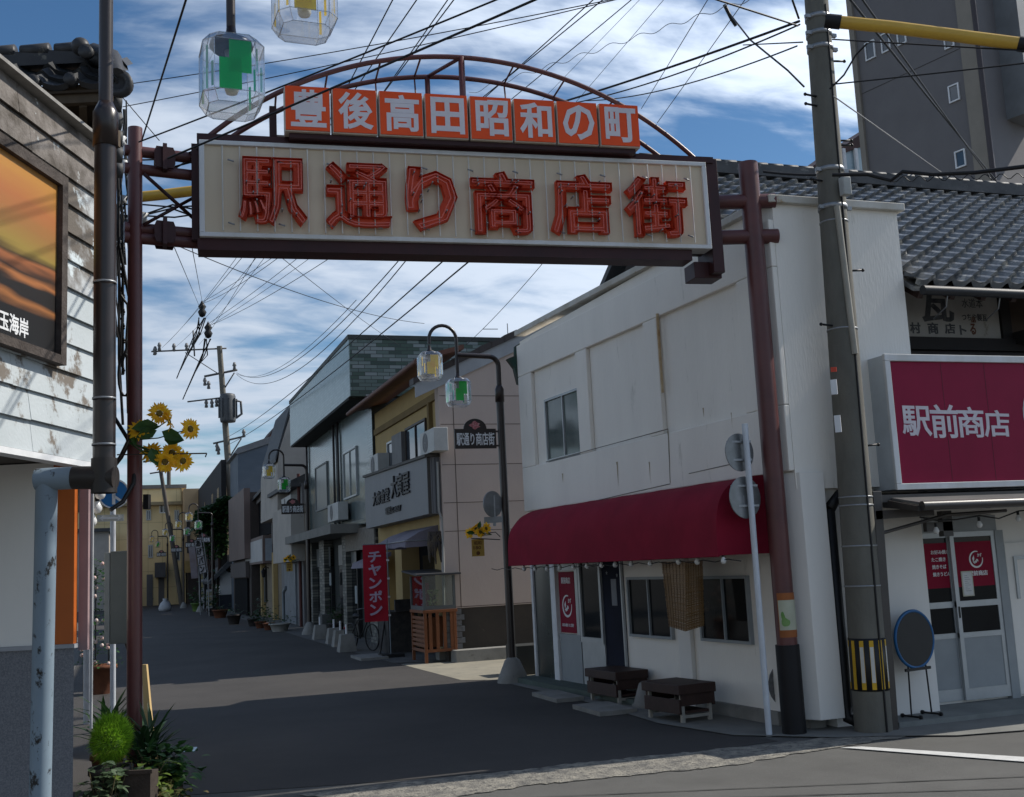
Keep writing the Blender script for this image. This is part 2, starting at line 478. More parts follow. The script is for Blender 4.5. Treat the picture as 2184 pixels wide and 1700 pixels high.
b = B(); g = 600
b.face([(-g, -g, 0), (g, -g, 0), (g, g, 0), (-g, g, 0)])
struct('ground', b, ASPH_OLD)
sheet('street', [(-3, 11.6), (.6, 10.75), (2.2, 10.38), (3.6, 10.2), (5.2, 10.1), (6.2, 10.2), (6.2, 17.6), (5.6, 18.2), (5.25, 23), (5.1, 30), (4.9, 60), (4.6, 90), (4, 140), (-14, 140), (-8, 90), (-2, 60), (-1.2, 30), (-1, 18)], .005, ASPH_NEW)
sheet('concrete_band', [(p.x, p.y) for p in ragged([(640, 1698), (850, 1672), (1050, 1650), (1280, 1624), (1500, 1603), (1640, 1590), (1780, 1573), (1875, 1562), (1948, 1568), (1925, 1573), (1835, 1587), (1700, 1609), (1560, 1634), (1400, 1650), (1150, 1674), (1000, 1695), (940, 1712)], 4)], .009, ROUGHC)
sheet('lane', [(5.3, 18.6), (6.3, 17.7), (14, 17.7), (14, 22.3), (6.1, 22.3), (5.2, 22.6)], .009, LANEC)
sheet('gutter', [(5.15, 23.0), (6.3, 22.35), (6.3, 30), (6, 60), (5.2, 90), (4.5, 90), (4.85, 60), (5.0, 30)], .013, M('gutter_concrete', (.13, .128, .12), (.095, .093, .088), 2.5, .9, bump=.4, bscale=40, c3=(.06, .058, .054), s3=2.2, t3=.6))
sheet('pavement', [(6.0, 10.75), (6.75, 10.0), (7.2, 9.78), (7.75, 9.4), (8.4, 9.28), (14, 9.0), (14, 11), (6.7, 11), (6.32, 17.7), (5.75, 17.6), (5.85, 14), (5.75, 12)], .017, PAVEC)
b = B(); b.prism([gz(*p, .013) for p in [(1793, 1594), (1838, 1592), (2260, 1619), (2260, 1630)]], (0, 0, -.003))
struct('road_marking', b, M('road_paint', (.62, .62, .60), (.5, .5, .48), 9, .8, c3=(.2, .2, .19), s3=30, t3=.68, bump=.3, bscale=150))
for k, (a, c) in enumerate([((900, 1712), (2200, 1657)), ((1250, 1712), (2200, 1682))]):
    b = B(); p, q = gz(*a), gz(*c); n_ = 30; d = (q-p).cross(V((0, 0, 1))).normalized()
    L1 = [p.lerp(q, i/n_) + d*random.uniform(.006, .016) + V((0, 0, .006)) for i in range(n_+1)]
    L2 = [p.lerp(q, i/n_) - d*random.uniform(.006, .016) + V((0, 0, .006)) for i in range(n_+1)]
    b.mesh(L1+L2, [(i, i+1, n_+2+i, n_+1+i) for i in range(n_)])
    struct('road_crack', b, M('tar', (.05, .05, .048), rough=.8))
# long thin covers and slabs along the right hand edge of the street
for (y0, y1, x0, x1) in [(13.0, 13.9, 5.45, 5.95), (14.6, 15.6, 5.5, 5.9), (24.2, 25.4, 4.7, 5.3)]:
    struct('gutter_slab', B().box(x0, x1, y0, y1, .0, .06), CONC)

# ------------------------------------------------------------ white corner shop building
WP = V((6.8, 10.4, 0)); WE = V((6.3, 17.6, 0)); WD = (WE-WP).normalized(); WN = V((-WD.y, WD.x, 0)); WL = (WE-WP).length


def ws(u, v, off=0.):
    p = gp(u, v, WP+WN*off, WN); return (p-WP).dot(WD), p.z


def wp(s, z, off=0.): return WP + WD*s + WN*off + V((0, 0, z))


def wbox(b, s0, s1, z0, z1, o0, o1): return b.obox(wp(s0, z0, o0), WD*(s1-s0), WN*(o1-o0), (0, 0, z1-z0))


def wrect(u0, u1, vt, vb, off=0.):
    """rectangle on the street wall from picture columns u0 (far), u1 (near), and the rows at its middle"""
    um = (u0+u1)/2; s0 = ws(u1, (vt+vb)/2, off)[0]; s1 = ws(u0, (vt+vb)/2, off)[0]
    return s0, s1, ws(um, vb, off)[1], ws(um, vt, off)[1]


bld = thing('shop_building', 'two storey white plastered corner shop with a long wine red awning over its street side', 'building', (6.8, 11, 0))
ZT0, ZT1 = 5.8, 5.64
b = B()
# body: upper storey; the ground floor is set back at the near corner
foot = [wp(0, 0), wp(WL, 0), V((8.47, 17.6, 0)), V((8.47, 10.4, 0))]
z0 = 2.55
lo = [p + V((0, 0, z0)) for p in foot]
hi = [p + V((0, 0, ZT1 if abs(p.y-17.6) < .01 else ZT0)) for p in foot]
n_ = len(foot)
b.mesh(lo+hi, [tuple(range(n_)), tuple(range(2*n_-1, n_-1, -1))] + [(i, i+n_, (i+1) % n_+n_, (i+1) % n_) for i in range(n_)])
S_END = ws(1659, 1400)[0]
b.prism([wp(S_END, 0), wp(WL, 0), V((8.46, 17.6, 0)), V((8.46, 11.35, 0)), V((7.2, 11.35, 0)), V((7.2, wp(S_END, 0).y+.02, 0))], (0, 0, 2.549))
part('wall', b, WHITEW, bld)
# raised bands round the three sunk panels of the upper wall
b = B(); t = .07
panels = [wrect(1143, 1240, 745, 990), wrect(1262, 1388, 690, 955), wrect(1412, 1590, 575, 910)]
panels = [(p[0], p[1]) for p in panels]
zt, zb = 5.02, 3.47
edges = sorted([0, WL] + [x for p in panels for x in p])
wbox(b, 0, WL, zt, 5.56, 0, t)
wbox(b, 0, WL, 2.75, zb, 0, t)
for i in range(0, len(edges)-1, 2): wbox(b, edges[i], edges[i+1], zb+.002, zt-.002, 0, t-.002)
part('wall_band', b, WHITEW, bld, .012)
b = B()
b.obox(wp(-.06, 5.74, -.12), WD*(WL+.1), WN*.2, (0, 0, .09)).obox((6.74, 10.33, 5.742), (1.8, 0, 0), (0, .2, 0), (0, 0, .09))
part('coping', b, M('coping', (.55, .54, .5), (.42, .39, .33), 3, .8, c3=(.33, .22, .11), s3=5, t3=.62), bld, .01)
# rain streaks and a rusty pipe
b = B(); s0, z1 = ws(1411, 630); wbox(b, s0-.012, s0+.012, 4.0, 5.05, t, t+.03); part('rusty_pipe', b, RUST, bld)
b = B()
for (u, v, h, w_) in [(1316, 985, .35, .03), (1385, 985, .3, .015), (1425, 920, .5, .02), (1200, 1010, .15, .03), (1560, 880, .2, .01), (1500, 870, .12, .02)]:
    s0, z1 = ws(u, v, t); pts = [(s0-w_, z1), (s0+w_*.9, z1)] + [(s0+w_*(.8-.9*k/6)*random.uniform(.3, 1), z1-h*k/6) for k in range(1, 7)] + [(s0-w_*(.2+.5*random.random()), z1-h*.6)]
    b.face([wp(a, c, t+.004) for a, c in pts][::-1])
part('stain', b, M('stain', (.42, .37, .28), (.34, .25, .14), 6, .9), bld)
# seams of the band below the panels
b = B()
for (u0, v0, u1, v1) in [(1165, 985, 1425, 915), (1425, 915, 1430, 1030), (1195, 1085, 1430, 1032), (1470, 1010, 1560, 990)]:
    s0, a = ws(u0, v0, t); s1, c = ws(u1, v1, t)
    b.tube([wp(s0, a, t+.002), wp(s1, c, t+.002)], .006, 4)
part('seam', b, M('seam_dirt', (.25, .24, .21), rough=.9), bld)


def window(parent, o, ux, uz, w, h, nrm, frame=ALU, glass=GLASSG, fw=.05, d=.05, split=True, name='window'):
    """sliding window: frame in bars, panes a sub-part behind them"""
    o, ux, uz, nrm = V(o), V(ux).normalized(), V(uz).normalized(), V(nrm).normalized()
    b = B()
    b.obox(o, ux*w, uz*fw, nrm*d).obox(o+uz*(h-fw), ux*w, uz*fw, nrm*d)
    b.obox(o+uz*fw, ux*fw, uz*(h-2*fw), nrm*d).obox(o+ux*(w-fw)+uz*fw, ux*fw, uz*(h-2*fw), nrm*d)
    if split: b.obox(o+ux*(w*.5-fw*.4)+uz*fw, ux*fw*.8, uz*(h-2*fw), nrm*(d*.9))
    f = part(name, b, frame, parent)
    g = B().obox(o+ux*fw+uz*fw, ux*(w-2*fw), uz*(h-2*fw), nrm*(d*.35))
    part('pane', g, glass, f)
    return f


r = wrect(1168, 1246, 838, 977, .0); window(bld, wp(r[1], r[2], .0), -WD, (0, 0, 1), r[1]-r[0], r[3]-r[2], WN, d=.045, fw=.035)
# ground floor openings under the awning
r = wrect(1345, 1436, 1230, 1360); window(bld, wp(r[1], r[2]), -WD, (0, 0, 1), r[1]-r[0], r[3]-r[2], WN, glass=GLASSD, fw=.034, frame=ALU_D)
r = wrect(1497, 1604, 1228, 1370); window(bld, wp(r[1], r[2]), -WD, (0, 0, 1), r[1]-r[0], r[3]-r[2], WN, glass=GLASSD, fw=.034, frame=ALU_D)
# glazed entrance: dark panel, post, red poster leaf, glass leaf, dark curtained doorway
ZB, ZD = .09, 1.86
def sU(u): return ws(u, 1320)[0]
b = B(); wbox(b, sU(1186), sU(1147), ZB, ZD, .0, .03); part('glass_panel', b, M('dull_glass', (.045, .055, .05), (.03, .035, .033), 2, .25, spec=.5), bld)
b = B(); wbox(b, sU(1197), sU(1187), .0, 2.0, 0, .08); wbox(b, sU(1147), sU(1143), 0, 2.0, 0, .06); part('door_post', b, WHITEP, bld, .005)
leaf = part('door', wbox(wbox(B(), sU(1242), sU(1198), ZB, .72, .0, .04), sU(1242), sU(1198), .72, .80, 0, .05), ALU_D, bld)
part('poster', wbox(B(), sU(1233), sU(1200), .82, 1.74, .01, .035), REDP, leaf)
b = B(); wbox(b, sU(1242), sU(1236), .8, ZD, 0, .05); wbox(b, sU(1242), sU(1198), 1.76, ZD, 0, .045); part('door_frame', b, ALU, leaf)
sP = sU(1231); pw = sU(1202)-sP
b = B(); glyphs(b, '駅前商店', wp(sP+pw*.86, 1.56, .036), -WD, (0, 0, 1), pw*.66, .10, .003, .02)
glyphs(b, 'お好み焼き たこ焼き', wp(sP+pw*.94, .91, .036), -WD, (0, 0, 1), pw*.84, .05, .003, .02)
part('poster_writing', b, WHITEP, leaf)


def logo(b, c, ux, uz, R, t=.003):
    """white ring open at the upper right, with two brushed leaves and two small letters"""
    c, ux, uz = V(c), V(ux).normalized(), V(uz).normalized(); n = ux.cross(uz)
    q = 44
    for i in range(q):
        a0, a1 = [math.radians(70 + 300*k/q) for k in (i, i+1)]
        w0, w1 = [R*(.1+.12*math.sin(math.pi*k/q)) for k in (i, i+1)]
        f = [c+(ux*math.cos(a0)+uz*math.sin(a0))*R, c+(ux*math.cos(a1)+uz*math.sin(a1))*R, c+(ux*math.cos(a1)+uz*math.sin(a1))*(R-w1), c+(ux*math.cos(a0)+uz*math.sin(a0))*(R-w0)]
        b.face([p+n*t for p in f])
    for (dx, dy, a, ln, wd_) in [(-.35, .1, 80, .8, .2), (-.05, -.3, 35, .75, .2), (.15, -.1, -40, .5, .16), (-.3, -.35, -20, .5, .15)]:
        a = math.radians(a); e = ux*math.cos(a)+uz*math.sin(a); k = n.cross(e)
        o = c + ux*dx*R + uz*dy*R
        b.face([o - e*ln*R/2 + n*t, o - k*wd_*R*.6 + n*t, o + e*ln*R/2 + n*t, o + k*wd_*R + n*t])
    glyphs(b, 'かず', c+ux*R*.25+uz*R*.28, ux, uz, R*.62, R*.42, t, .02)
    return b


part('poster_emblem', logo(B(), wp(sP+pw*.52, 1.22, .034), -WD, (0, 0, 1), .17), WHITEP, leaf)
leaf2 = part('door', wbox(wbox(wbox(wbox(B(), sU(1291), sU(1243), .09, .70, 0, .03), sU(1291), sU(1243), .70, .78, 0, .05), sU(1291), sU(1287), .78, ZD, 0, .05), sU(1247), sU(1243), .78, ZD, 0, .05), ALU, bld)
part('pane', wbox(B(), sU(1287), sU(1247), .78, ZD, 0, .02), GLASSD, leaf2)
b = B(); wbox(b, sU(1336), sU(1291), ZB, ZD+.12, 0, .012); dw = part('doorway', b, M('navy_cloth', (.010, .013, .028), (.007, .009, .018), 2, .9), bld)
b = B(); wbox(b, sU(1336), sU(1334), .09, ZD+.1, .0, .05); part('door_frame', b, ALU, dw)
b = B()
for (u, v) in [(1296, 1222), (1318, 1227)]:
    s0, z1 = ws(u, v); pts = []
    for k in range(10):
        a = math.pi/2 + k*math.pi/5; rr = .035 if k % 2 == 0 else .014
        pts.append(wp(s0-rr*math.cos(a), z1+rr*math.sin(a), .017))
    b.face(pts)
wbox(b, sU(1321), sU(1310), 1.25, 1.62, .013, .018)
part('door_paper', b, M('grey_paper', (.22, .23, .25), rough=.8), dw)
# corner post in the middle of the lower wall, plinth
b = B(); wbox(b, sU(1478), sU(1452), 0, 1.9, 0, .06); part('pilaster', b, WHITEW2, bld, .01)
b = B(); wbox(b, S_END+.01, sU(1336), 0, .16, .0, .05); part('plinth', b, CONC, bld)
b = B(); wbox(b, sU(1400), WL+.05, 0, .09, .0, .42); part('step', b, M('green_mat', (.10, .13, .115), (.08, .10, .09), 4, .95, bump=.5, bscale=90), bld)
# pilaster on the cross-road side, standing clear of the ground
b = B(); b.prism([(6.70, 10.62, .13), (6.83, 10.36, .13), (7.13, 10.36, .13), (7.13, 10.78, .13), (6.8, 10.9, .13)], (0, 0, 2.6)); part('pilaster', b, WHITEW2, bld, .006)
b = B(); b.box(6.86, 7.05, 10.6, 10.85, 0, .13); part('pilaster_foot', b, CONC, bld)
# recess wall, and a brown panel standing in for the recess shade
b = B(); b.box(6.75, 7.18, 11.28, 11.34, 0, 2.549); part('recess_wall', b, WHITEW2, bld)
b = B(); b.box(6.72, 6.99, 10.55, 10.60, 2.0, 2.56); part('recess_shade_panel', b, M('recess_shade_brown', (.07, .05, .05), rough=.8), bld)
# wall between the white building and the next shop (behind the concrete pole)
b = B(); b.box(7.1351, 8.469, 10.52, 10.75, 0, 2.549); part('side_wall', b, WHITEW2, bld)
b = B(); b.tube([(7.2, 10.42, 2.32), (7.2, 10.42, .25), (7.2, 10.42, .12), (7.3, 10.30, .06)], .062, 12).tube([(7.2, 10.42, 2.32), (7.36, 10.42, 2.5)], [.07, .05], 8); part('downpipe', b, BLACK, bld)

# rounded awning along the street side
AD = .82
def awn(s, k):
    # profile: from the wall at the top, rounding over to the hanging front edge
    a = k*math.pi/2
    return wp(s, 1.88 + .86*max(0, math.cos(a))**.55, AD*max(0, math.sin(a))**.62)
b = B(); s_a, s_b = .36, ws(1084, 1190, AD)[0];  q = 18; nS = 60
vs = []
for i in range(nS+1):
    s = s_a + (s_b-s_a)*i/nS
    e = max(0., (s-(s_b-.22))/.22)
    for k in range(q+1):
        p = awn(s, k/q)
        if e > 0:      # the far end curls in
            sh = 1-(1-math.sqrt(max(0, 1-e*e)))*.22*(1-k/q)
            p.z = 1.88 + (p.z-1.88)*sh
        sg = math.sin(math.pi*((s-s_a)/(s_b-s_a)*6 % 1))
        vs.append(p + V((0, 0, .006*math.sin(s*2.1)*k/q)) - WN*(.012*sg*math.sin(math.pi*k/q)) - V((0, 0, .010*sg*(1-k/q))))
b.mesh(vs, [(i*(q+1)+k, i*(q+1)+k+1, (i+1)*(q+1)+k+1, (i+1)*(q+1)+k) for i in range(nS) for k in range(q)], True)
for s, o in ((s_a, 0), (s_b, nS)):
    b.face([wp(s, 1.88, 0)] + vs[o*(q+1):(o+1)*(q+1)])
part('awning', b, RED, bld)
b = B(); b.tube([wp(s_a, 1.88, AD-.01), wp(s_b, 1.88, AD-.01)], .014, 6).tube([wp(s_a, 1.9, 0.02), wp(s_b, 1.9, .02)], .014, 6)
for k in range(7): s = s_a+.05+(s_b-s_a-.1)*k/6; b.tube([wp(s, 1.9, 0.02), wp(s, 1.89, AD-.02)], .012, 6)
part('awning_frame', b, RED, bld)
# string of bulbs under the awning edge
for i, (u, v) in enumerate([(1118, 1212), (1141, 1212), (1167, 1212), (1194, 1209), (1223, 1208), (1252, 1206), (1283, 1204), (1312, 1203), (1346, 1201), (1387, 1200), (1447, 1196), (1487, 1196), (1543, 1194)][::-1]):
    p = gp(u, v, WP+WN*(AD-.08), WN)
    if i == 0:
        b0 = thing('light_bulb', 'white bulb on the string hung under the wine red awning', 'bulb', (p.x, p.y, p.z), 'bulbs strung under the awning')
        part('globe', B().lathe(p, [(.0, -.045), (.02, -.04), (.031, -.02), (.031, -.005), (.022, .015), (.014, .03)], 10), M('bulb_white', (.7, .7, .68), rough=.25, spec=.6), b0)
        part('socket', B().cyl(p+V((0, 0, .03)), p+V((0, 0, .075)), .015, n=8), BLACK, b0)
    else:
        c = copy_tree(b0); c.location = p
pts = []
for i in range(15):
    s = WL-.1 - (WL-.4)*i/14; pts += [wp(s, 1.84, AD-.08), wp(s-(WL-.4)/28, 1.815, AD-.08)]
solo('bulb_cable', B().tube(pts, .006, 5), BLACK, 'black cable carrying the bulbs under the wine red awning', 'cable')
# bamboo blind, folded round a corner
b = B(); blind = thing('bamboo_blind', 'woven bamboo blind hanging from the wine red awning between two windows', 'blind', (6, 12, .9))
pa, pm, pb = gp(1412, 1198, WP+WN*.5, WN), gp(1462, 1198, WP+WN*.72, WN), gp(1499, 1195, WP+WN*.42, WN)
qa, qm, qb = gp(1428, 1336, WP+WN*.5, WN), gp(1463, 1347, WP+WN*.72, WN), gp(1502, 1335, WP+WN*.42, WN)
for (t0, t1, c0, c1) in ((pa, pm, qa, qm), (pm, pb, qm, qb)):
    for k in range(64):
        t = k/64; u2 = (k+.8)/64
        a, c = t0.lerp(c0, t), t1.lerp(c1, t); a2, c2 = t0.lerp(c0, u2), t1.lerp(c1, u2)
        ww = V((random.uniform(-.004, .004), random.uniform(-.004, .004), 0))
        b.prism([a+ww, c+ww, c2+ww, a2+ww], WN*.008)
part('slats', b, M('bamboo', (.27, .155, .06), (.15, .085, .035), 22, .7, stretch=(1, 1, 6), c3=(.45, .33, .17), s3=16, t3=.66), blind)
b = B()
for (t0, t1, c0, c1) in ((pa, pm, qa, qm), (pm, pb, qm, qb)):
    for k in range(7):
        f = (k+.5)/7; b.tube([t0.lerp(t1, f)+WN*.011, c0.lerp(c1, f)+WN*.011], .004, 4)
part('binding_cord', b, M('cord', (.09, .055, .025), rough=.8), blind)
# weathered horn-like gutter ornament on the far upper corner
b = B(); p = gp(1103, 770, WE, (1, 0, 0))
b.tube([p+V((.1, .05, .28)), p+V((.02, .0, .22)), p+V((.0, 0, .08)), p+V((.06, 0, 0))], [.05, .07, .06, .05], 8)
b.prism([gp(x, y, WE, (0, 1, 0)) for x, y in [(1083, 765), (1100, 758), (1113, 765), (1113, 820), (1106, 818), (1098, 785)]], (0, .12, 0))
part('gutter_head', b, M('verdigris', (.02, .06, .045), (.05, .04, .035), 6, .7), bld)

# ------------------------------------------------------------ benches, cone, posts in front of it
def bench(lbl, p, ang, L_=.95, D_=.5):
    t = thing('bench', lbl, 'bench', (0, 0, 0), 'brown benches in front of the white shop')
    b = B().box(-L_/2, L_/2, -D_/2, D_/2, .315, .425); part('seat', b, WOODDK, t, .008)
    b = B().box(-L_/2+.02, L_/2-.02, -D_/2+.012, -D_/2+.04, .17, .3149).box(-L_/2+.022, -L_/2+.05, -D_/2+.041, D_/2-.041, .19, .3149).box(L_/2-.05, L_/2-.022, -D_/2+.041, D_/2-.041, .19, .3149).box(-L_/2+.03, L_/2-.03, D_/2-.04, D_/2-.012, .10, .26).box(-L_/2+.03, L_/2-.03, -D_/2+.1, D_/2-.1, .10, .13); part('apron', b, WOODDK, t, .004)
    for sx in (-1, 1):
        for sy in (-1, 1): part('leg', B().box(sx*(L_/2-.06)-.02, sx*(L_/2-.06)+.02, sy*(D_/2-.07)-.02, sy*(D_/2-.07)+.02, 0, .3149), LEGM, t)
        part('stretcher', B().box(sx*(L_/2-.06)-.015, sx*(L_/2-.06)+.015, -D_/2+.09, D_/2-.09, .05, .085), LEGM, t)
    t.location = p; t.rotation_euler = (0, 0, ang)
    return t


LEGM = M('leg_grey', (.36, .34, .30), (.26, .25, .22), 9, .7)
bench('brown wooden bench with pale legs beside the white sign post, the nearer of two', (6.12, 12.18, .015), math.radians(98), .78, .52)
bench('brown wooden bench under the doorway end of the awning, the farther of two', (6.20, 14.15, .015), math.radians(96), .85, .5)
b = B(); p = gz(1380, 1510); b.lathe((p.x, p.y, 0.01), [(.19, 0), (.19, .04), (.17, .05), (.085, .30), (.07, .31), (.0, .31)], 18)
solo('concrete_footing', b, CONC, 'grey concrete footing cone standing between the two benches', 'footing')

# ------------------------------------------------------------ sign post with the backs of two round signs
sp = thing('road_sign_post', 'slim white post carrying the grey backs of two round road signs', 'sign', (6.29, 10.5, 0))
part('post', B().cyl((6.31, 10.54, 0), (6.26, 10.45, 3.27), .033, n=14), M('post_white', (.55, .59, .64), (.47, .5, .54), 4, .4), sp)
for (u, v, rr, sq) in ((1577, 965, .205, 0), (1589, 1061, .225, 1)):
    c = gy(u, v, 10.52); ax = V((.25, -1, 0)).normalized()
    b = B().lathe(c, [(0, -.006), (rr, -.006), (rr, .006), (0, .006)], 32, ax, False)
    d = part('sign_disc', b, M('sign_back', (.24, .25, .26), (.17, .18, .18), 5, .35, metal=.35), sp)
    b = B()
    for k in (-.45, .5): b.obox(c + V((-rr*.75, -.03, k*rr)), (rr*1.4, 0, 0), (0, .02, 0), (0, 0, .022))
    part('clamp', b, STEEL, d)
    if sq: part('plate', B().obox(c+V((-.15, -.012, -.12)), (.13, 0, 0), (0, .004, 0), (0, 0, .14)), M('sticker', (.42, .43, .44), rough=.5), d)
# ------------------------------------------------------------ entrance gate over the street
GP, GE = V((.64, 10.8, 0)), V((5.975, 10.37, 0))
GD = (GE-GP).normalized(); GN = V((GD.y, -GD.x, 0)); GL = (GE-GP).length
Z0, Z1 = 5.17, 6.15


def gpt(s, z, o=0.): return GP + GD*s + GN*o + V((0, 0, z))
def gs(u, v, o=0.):
    p = gp(u, v, GP+GN*o, GN); return (p-GP).dot(GD), p.z


def gbox(b, s0, s1, z0, z1, o0, o1): return b.obox(gpt(s0, z0, o0), GD*(s1-s0), GN*(o1-o0), (0, 0, z1-z0))


gate = thing('street_gate', 'maroon shopping street gate spanning the road with red neon characters on a cream board', 'gate', (3.4, 10.6, 0))
lp = V((.05, 10.95, 0)); rp_ = V((6.57, 10.47, 0))
rtop = gy(1595, 348, rp_.y)
b = B().tube([lp, lp+V((0, 0, 6.28))], .068, 20); part('pole', b, MAROON, gate)
b = B().tube([rp_, V((rtop.x, rp_.y, rtop.z))], .108, 24); part('pole', b, MAROON, gate)
rb = rtop.x
b = B().cyl(rp_+V((0, 0, 0)), rp_+V((.0, 0, .92)), .125, n=24); part('pole_sleeve', b, M('black_rubber', (.008, .008, .010), rough=.55), gate)
# cream board with its white frame, dark girder behind
b = B(); gbox(b, .03, GL-.03, Z0+.03, Z1-.03, -.20, -.012); part('sign_panel', b, M('cream_board', (.62, .52, .385), (.56, .47, .345), 1.2, .6, c3=(.36, .31, .24), s3=3, t3=.66, stretch=(1, 1, .3)), gate)
b = B()
gbox(b, 0, GL, Z0, Z0+.045, -.2, .02); gbox(b, 0, GL, Z1-.045, Z1, -.2, .02); gbox(b, 0, .05, Z0+.045, Z1-.045, -.2, .02); gbox(b, GL-.05, GL, Z0+.045, Z1-.045, -.2, .02)
part('sign_frame', b, WHITEFR, gate, .006)
b = B()
gbox(b, -.02, GL-.22, Z0-.12, Z0-.003, -.30, -.03); gbox(b, -.02, GL+.1, Z1+.003, Z1+.07, -.55, -.0); gbox(b, -.02, GL+.1, Z1-.1, Z1+.003, -.55, -.21)
gbox(b, -.075, -.003, Z0+.0, Z1+.0, -.40, -.1); gbox(b, -.02, GL, Z0-.0, Z0+.2, -.30, -.21)
part('girder', b, MAROON_D, gate)
b = B(); gbox(b, GL+.02, GL+.15, Z0-.25, Z1+.06, -.42, -.02); gbox(b, GL-.15, GL+.17, Z0-.28, Z0-.10, -.43, -.15); part('end_plate', b, MAROON_D, gate, .006)
# thin vertical glass rods across the board
b = B()
for k in range(31):
    s = .22 + (GL-.42)*k/30
    b.tube([gpt(s, Z0+.06, .03), gpt(s, Z1-.06, .03)], .0075, 5)
part('rib_pattern', b, M('rod_white', (.62, .60, .55), rough=.3, spec=.6), gate)
b = B()
for k in range(11):
    for zz in (Z0+.14, Z1-.2): s = .3 + (GL-.55)*k/10; b.tube([gpt(s-.03, zz, .03), gpt(s+.03, zz-.02, .035)], .009, 5)
part('clip', b, STEEL, gate)
# channel characters
NEON = M('neon_red_enamel', (.66, .075, .028), (.54, .055, .022), 3, .6, spec=.2)
NEONB = M('neon_red_back', (.78, .10, .035), (.60, .07, .026), 3, .5)
NTUBE = M('neon_tube', (.62, .10, .055), (.5, .07, .04), 8, .2, spec=.7)
for ch, (uc, ul, ur, vt, vb) in zip('駅通り商店街', [(0, 508, 655, 334, 478), (0, 695, 836, 345, 486), (0, 866, 977, 355, 490), (0, 1006, 1143, 364, 497), (0, 1176, 1309, 370, 500), (0, 1336, 1468, 376, 503)]):
    o = .10
    s0, zb = gs(ul, (vt+vb)/2, o); s1, _ = gs(ur, (vt+vb)/2, o)
    _, zb = gs((ul+ur)/2, vb, o); _, zt = gs((ul+ur)/2, vt, o)
    w_, h_ = s1-s0, zt-zb
    b = B(); glyphs(b, ch, gpt(s0, zb, .012), GD, (0, 0, 1), w_, h_, .012, .042)
    c = part('neon_character', b, NEONB, gate)
    b = B(); glyphs(b, ch, gpt(s0, zb, .012), GD, (0, 0, 1), w_, h_, .075, 0, mode='NONE', off=.036); part('channel_rim', b, NEON, c)
    b = B(); glyphs(b, ch, gpt(s0+w_*.03, zb+h_*.03, .065), GD, (0, 0, 1), w_*.94, h_*.94, .012, .006, mode='NONE', off=-.014); part('neon_tube', b, NTUBE, c)
    b = B(); random.seed(ord(ch))
    for k in range(9): s, z = s0+w_*random.uniform(.08, .92), zb+h_*random.uniform(.08, .92); b.tube([gpt(s, z, .02), gpt(s, z, .115)], .008, 5)
    part('tube_pin', b, STEEL, c)
# row of eight orange boxes
bw = None
O = .16
cs = [gs(*p, O) for p in [(656, 232), (754, 235), (853, 243), (953, 250), (1051, 253), (1145, 258), (1234, 262), (1322, 266)]]
s_first, s_last = cs[0][0], cs[-1][0]; zc = sum(c[1] for c in cs)/8
step = (s_last-s_first)/7; bwid = step*.955; bh = .475
ORBOX = M('orange_acrylic', (.80, .085, .013), (.74, .075, .011), 2, .45, spec=.25); BOXW = M('box_white', (.6, .57, .5), (.48, .44, .36), 3, .5)
for i, ch in enumerate('豊後高田昭和の町'):
    s = s_first + i*step; zz = zc + (0 if i else 0)
    b = B(); gbox(b, s-bwid/2, s+bwid/2, zz-bh/2, zz+bh/2, O-.20, O-.012)
    bx_ = part('letter_box', b, BOXW, gate, .008)
    b = B(); gbox(b, s-bwid/2+.008, s+bwid/2-.008, zz-bh/2+.012, zz+bh/2-.006, O-.013, O); part('box_face', b, ORBOX, bx_)
    b = B(); glyphs(b, ch, gpt(s-bwid*.37, zz-bh*.40, O), GD, (0, 0, 1), bwid*.78, bh*.82, .004, .026); part('character', b, M('letter_grey_white', (.66, .62, .64), (.6, .56, .58), 4, .5), bx_)
b = B(); gbox(b, s_first-bwid*.4, s_last+bwid*.4, zc-bh/2-.05, zc-bh/2-.003, O-.16, O-.05)
for k in range(9): s = s_first-.2 + (s_last-s_first+.4)*k/8; gbox(b, s-.02, s+.02, Z1+.071, zc-bh/2-.051, -.05, .0)
gbox(b, s_first-.36, s_first-.29, zc-.2, zc+.12, -.2, -.1); gbox(b, s_last+.05, s_last+.1, Z1+.071, zc-.1, -.2, -.1)
part('box_rack', b, MAROON_D, gate)
b = B()
for k in range(5): s = .75+.72*k; gbox(b, s, s+.42, Z1+.073, Z1+.17, -.4, -.2)
part('transformer_box', b, M('box_grey', (.3, .29, .27), (.2, .19, .18), 5, .5), gate)
# two arches one behind the other
sA = gs(960, 121, -.05); zA = sA[1]
def arch(o, dz=0.):
    P = []
    c = GL-.12; h = zA+dz-(Z1+.03); R = (c*c/4+h*h)/(2*h)
    a = math.asin(c/2/R)
    for k in range(41):
        t = -a + 2*a*k/40; P.append(gpt(.06+c/2+R*math.sin(t), Z1+.03 + R*math.cos(t)-(R-h), o))
    return P
A1, A2 = arch(-.05), arch(-.50, -.02)
part('arch', B().tube(A1, .026, 10), MAROON, gate); part('arch', B().tube(A2, .026, 10), MAROON, gate)
b = B()
for k in (6, 10, 14, 17, 24, 28, 32):
    b.tube([A1[k], A2[k]], .011, 6)
    q = A2[k]; b.tube([A2[k], GP + GD*((A2[k]-GP).dot(GD)) + GN*-.3 + V((0, 0, Z1+.05))], .009, 6)
b.tube([A1[20], gpt((A1[20]-GP).dot(GD), Z1+.05, -.05)], .035, 8).tube([A1[20], A2[18]], .02, 6).tube([A2[18], gpt((A2[18]-GP).dot(GD), Z1+.05, -.5)], .03, 8)
part('arch_strut', b, MAROON, gate)
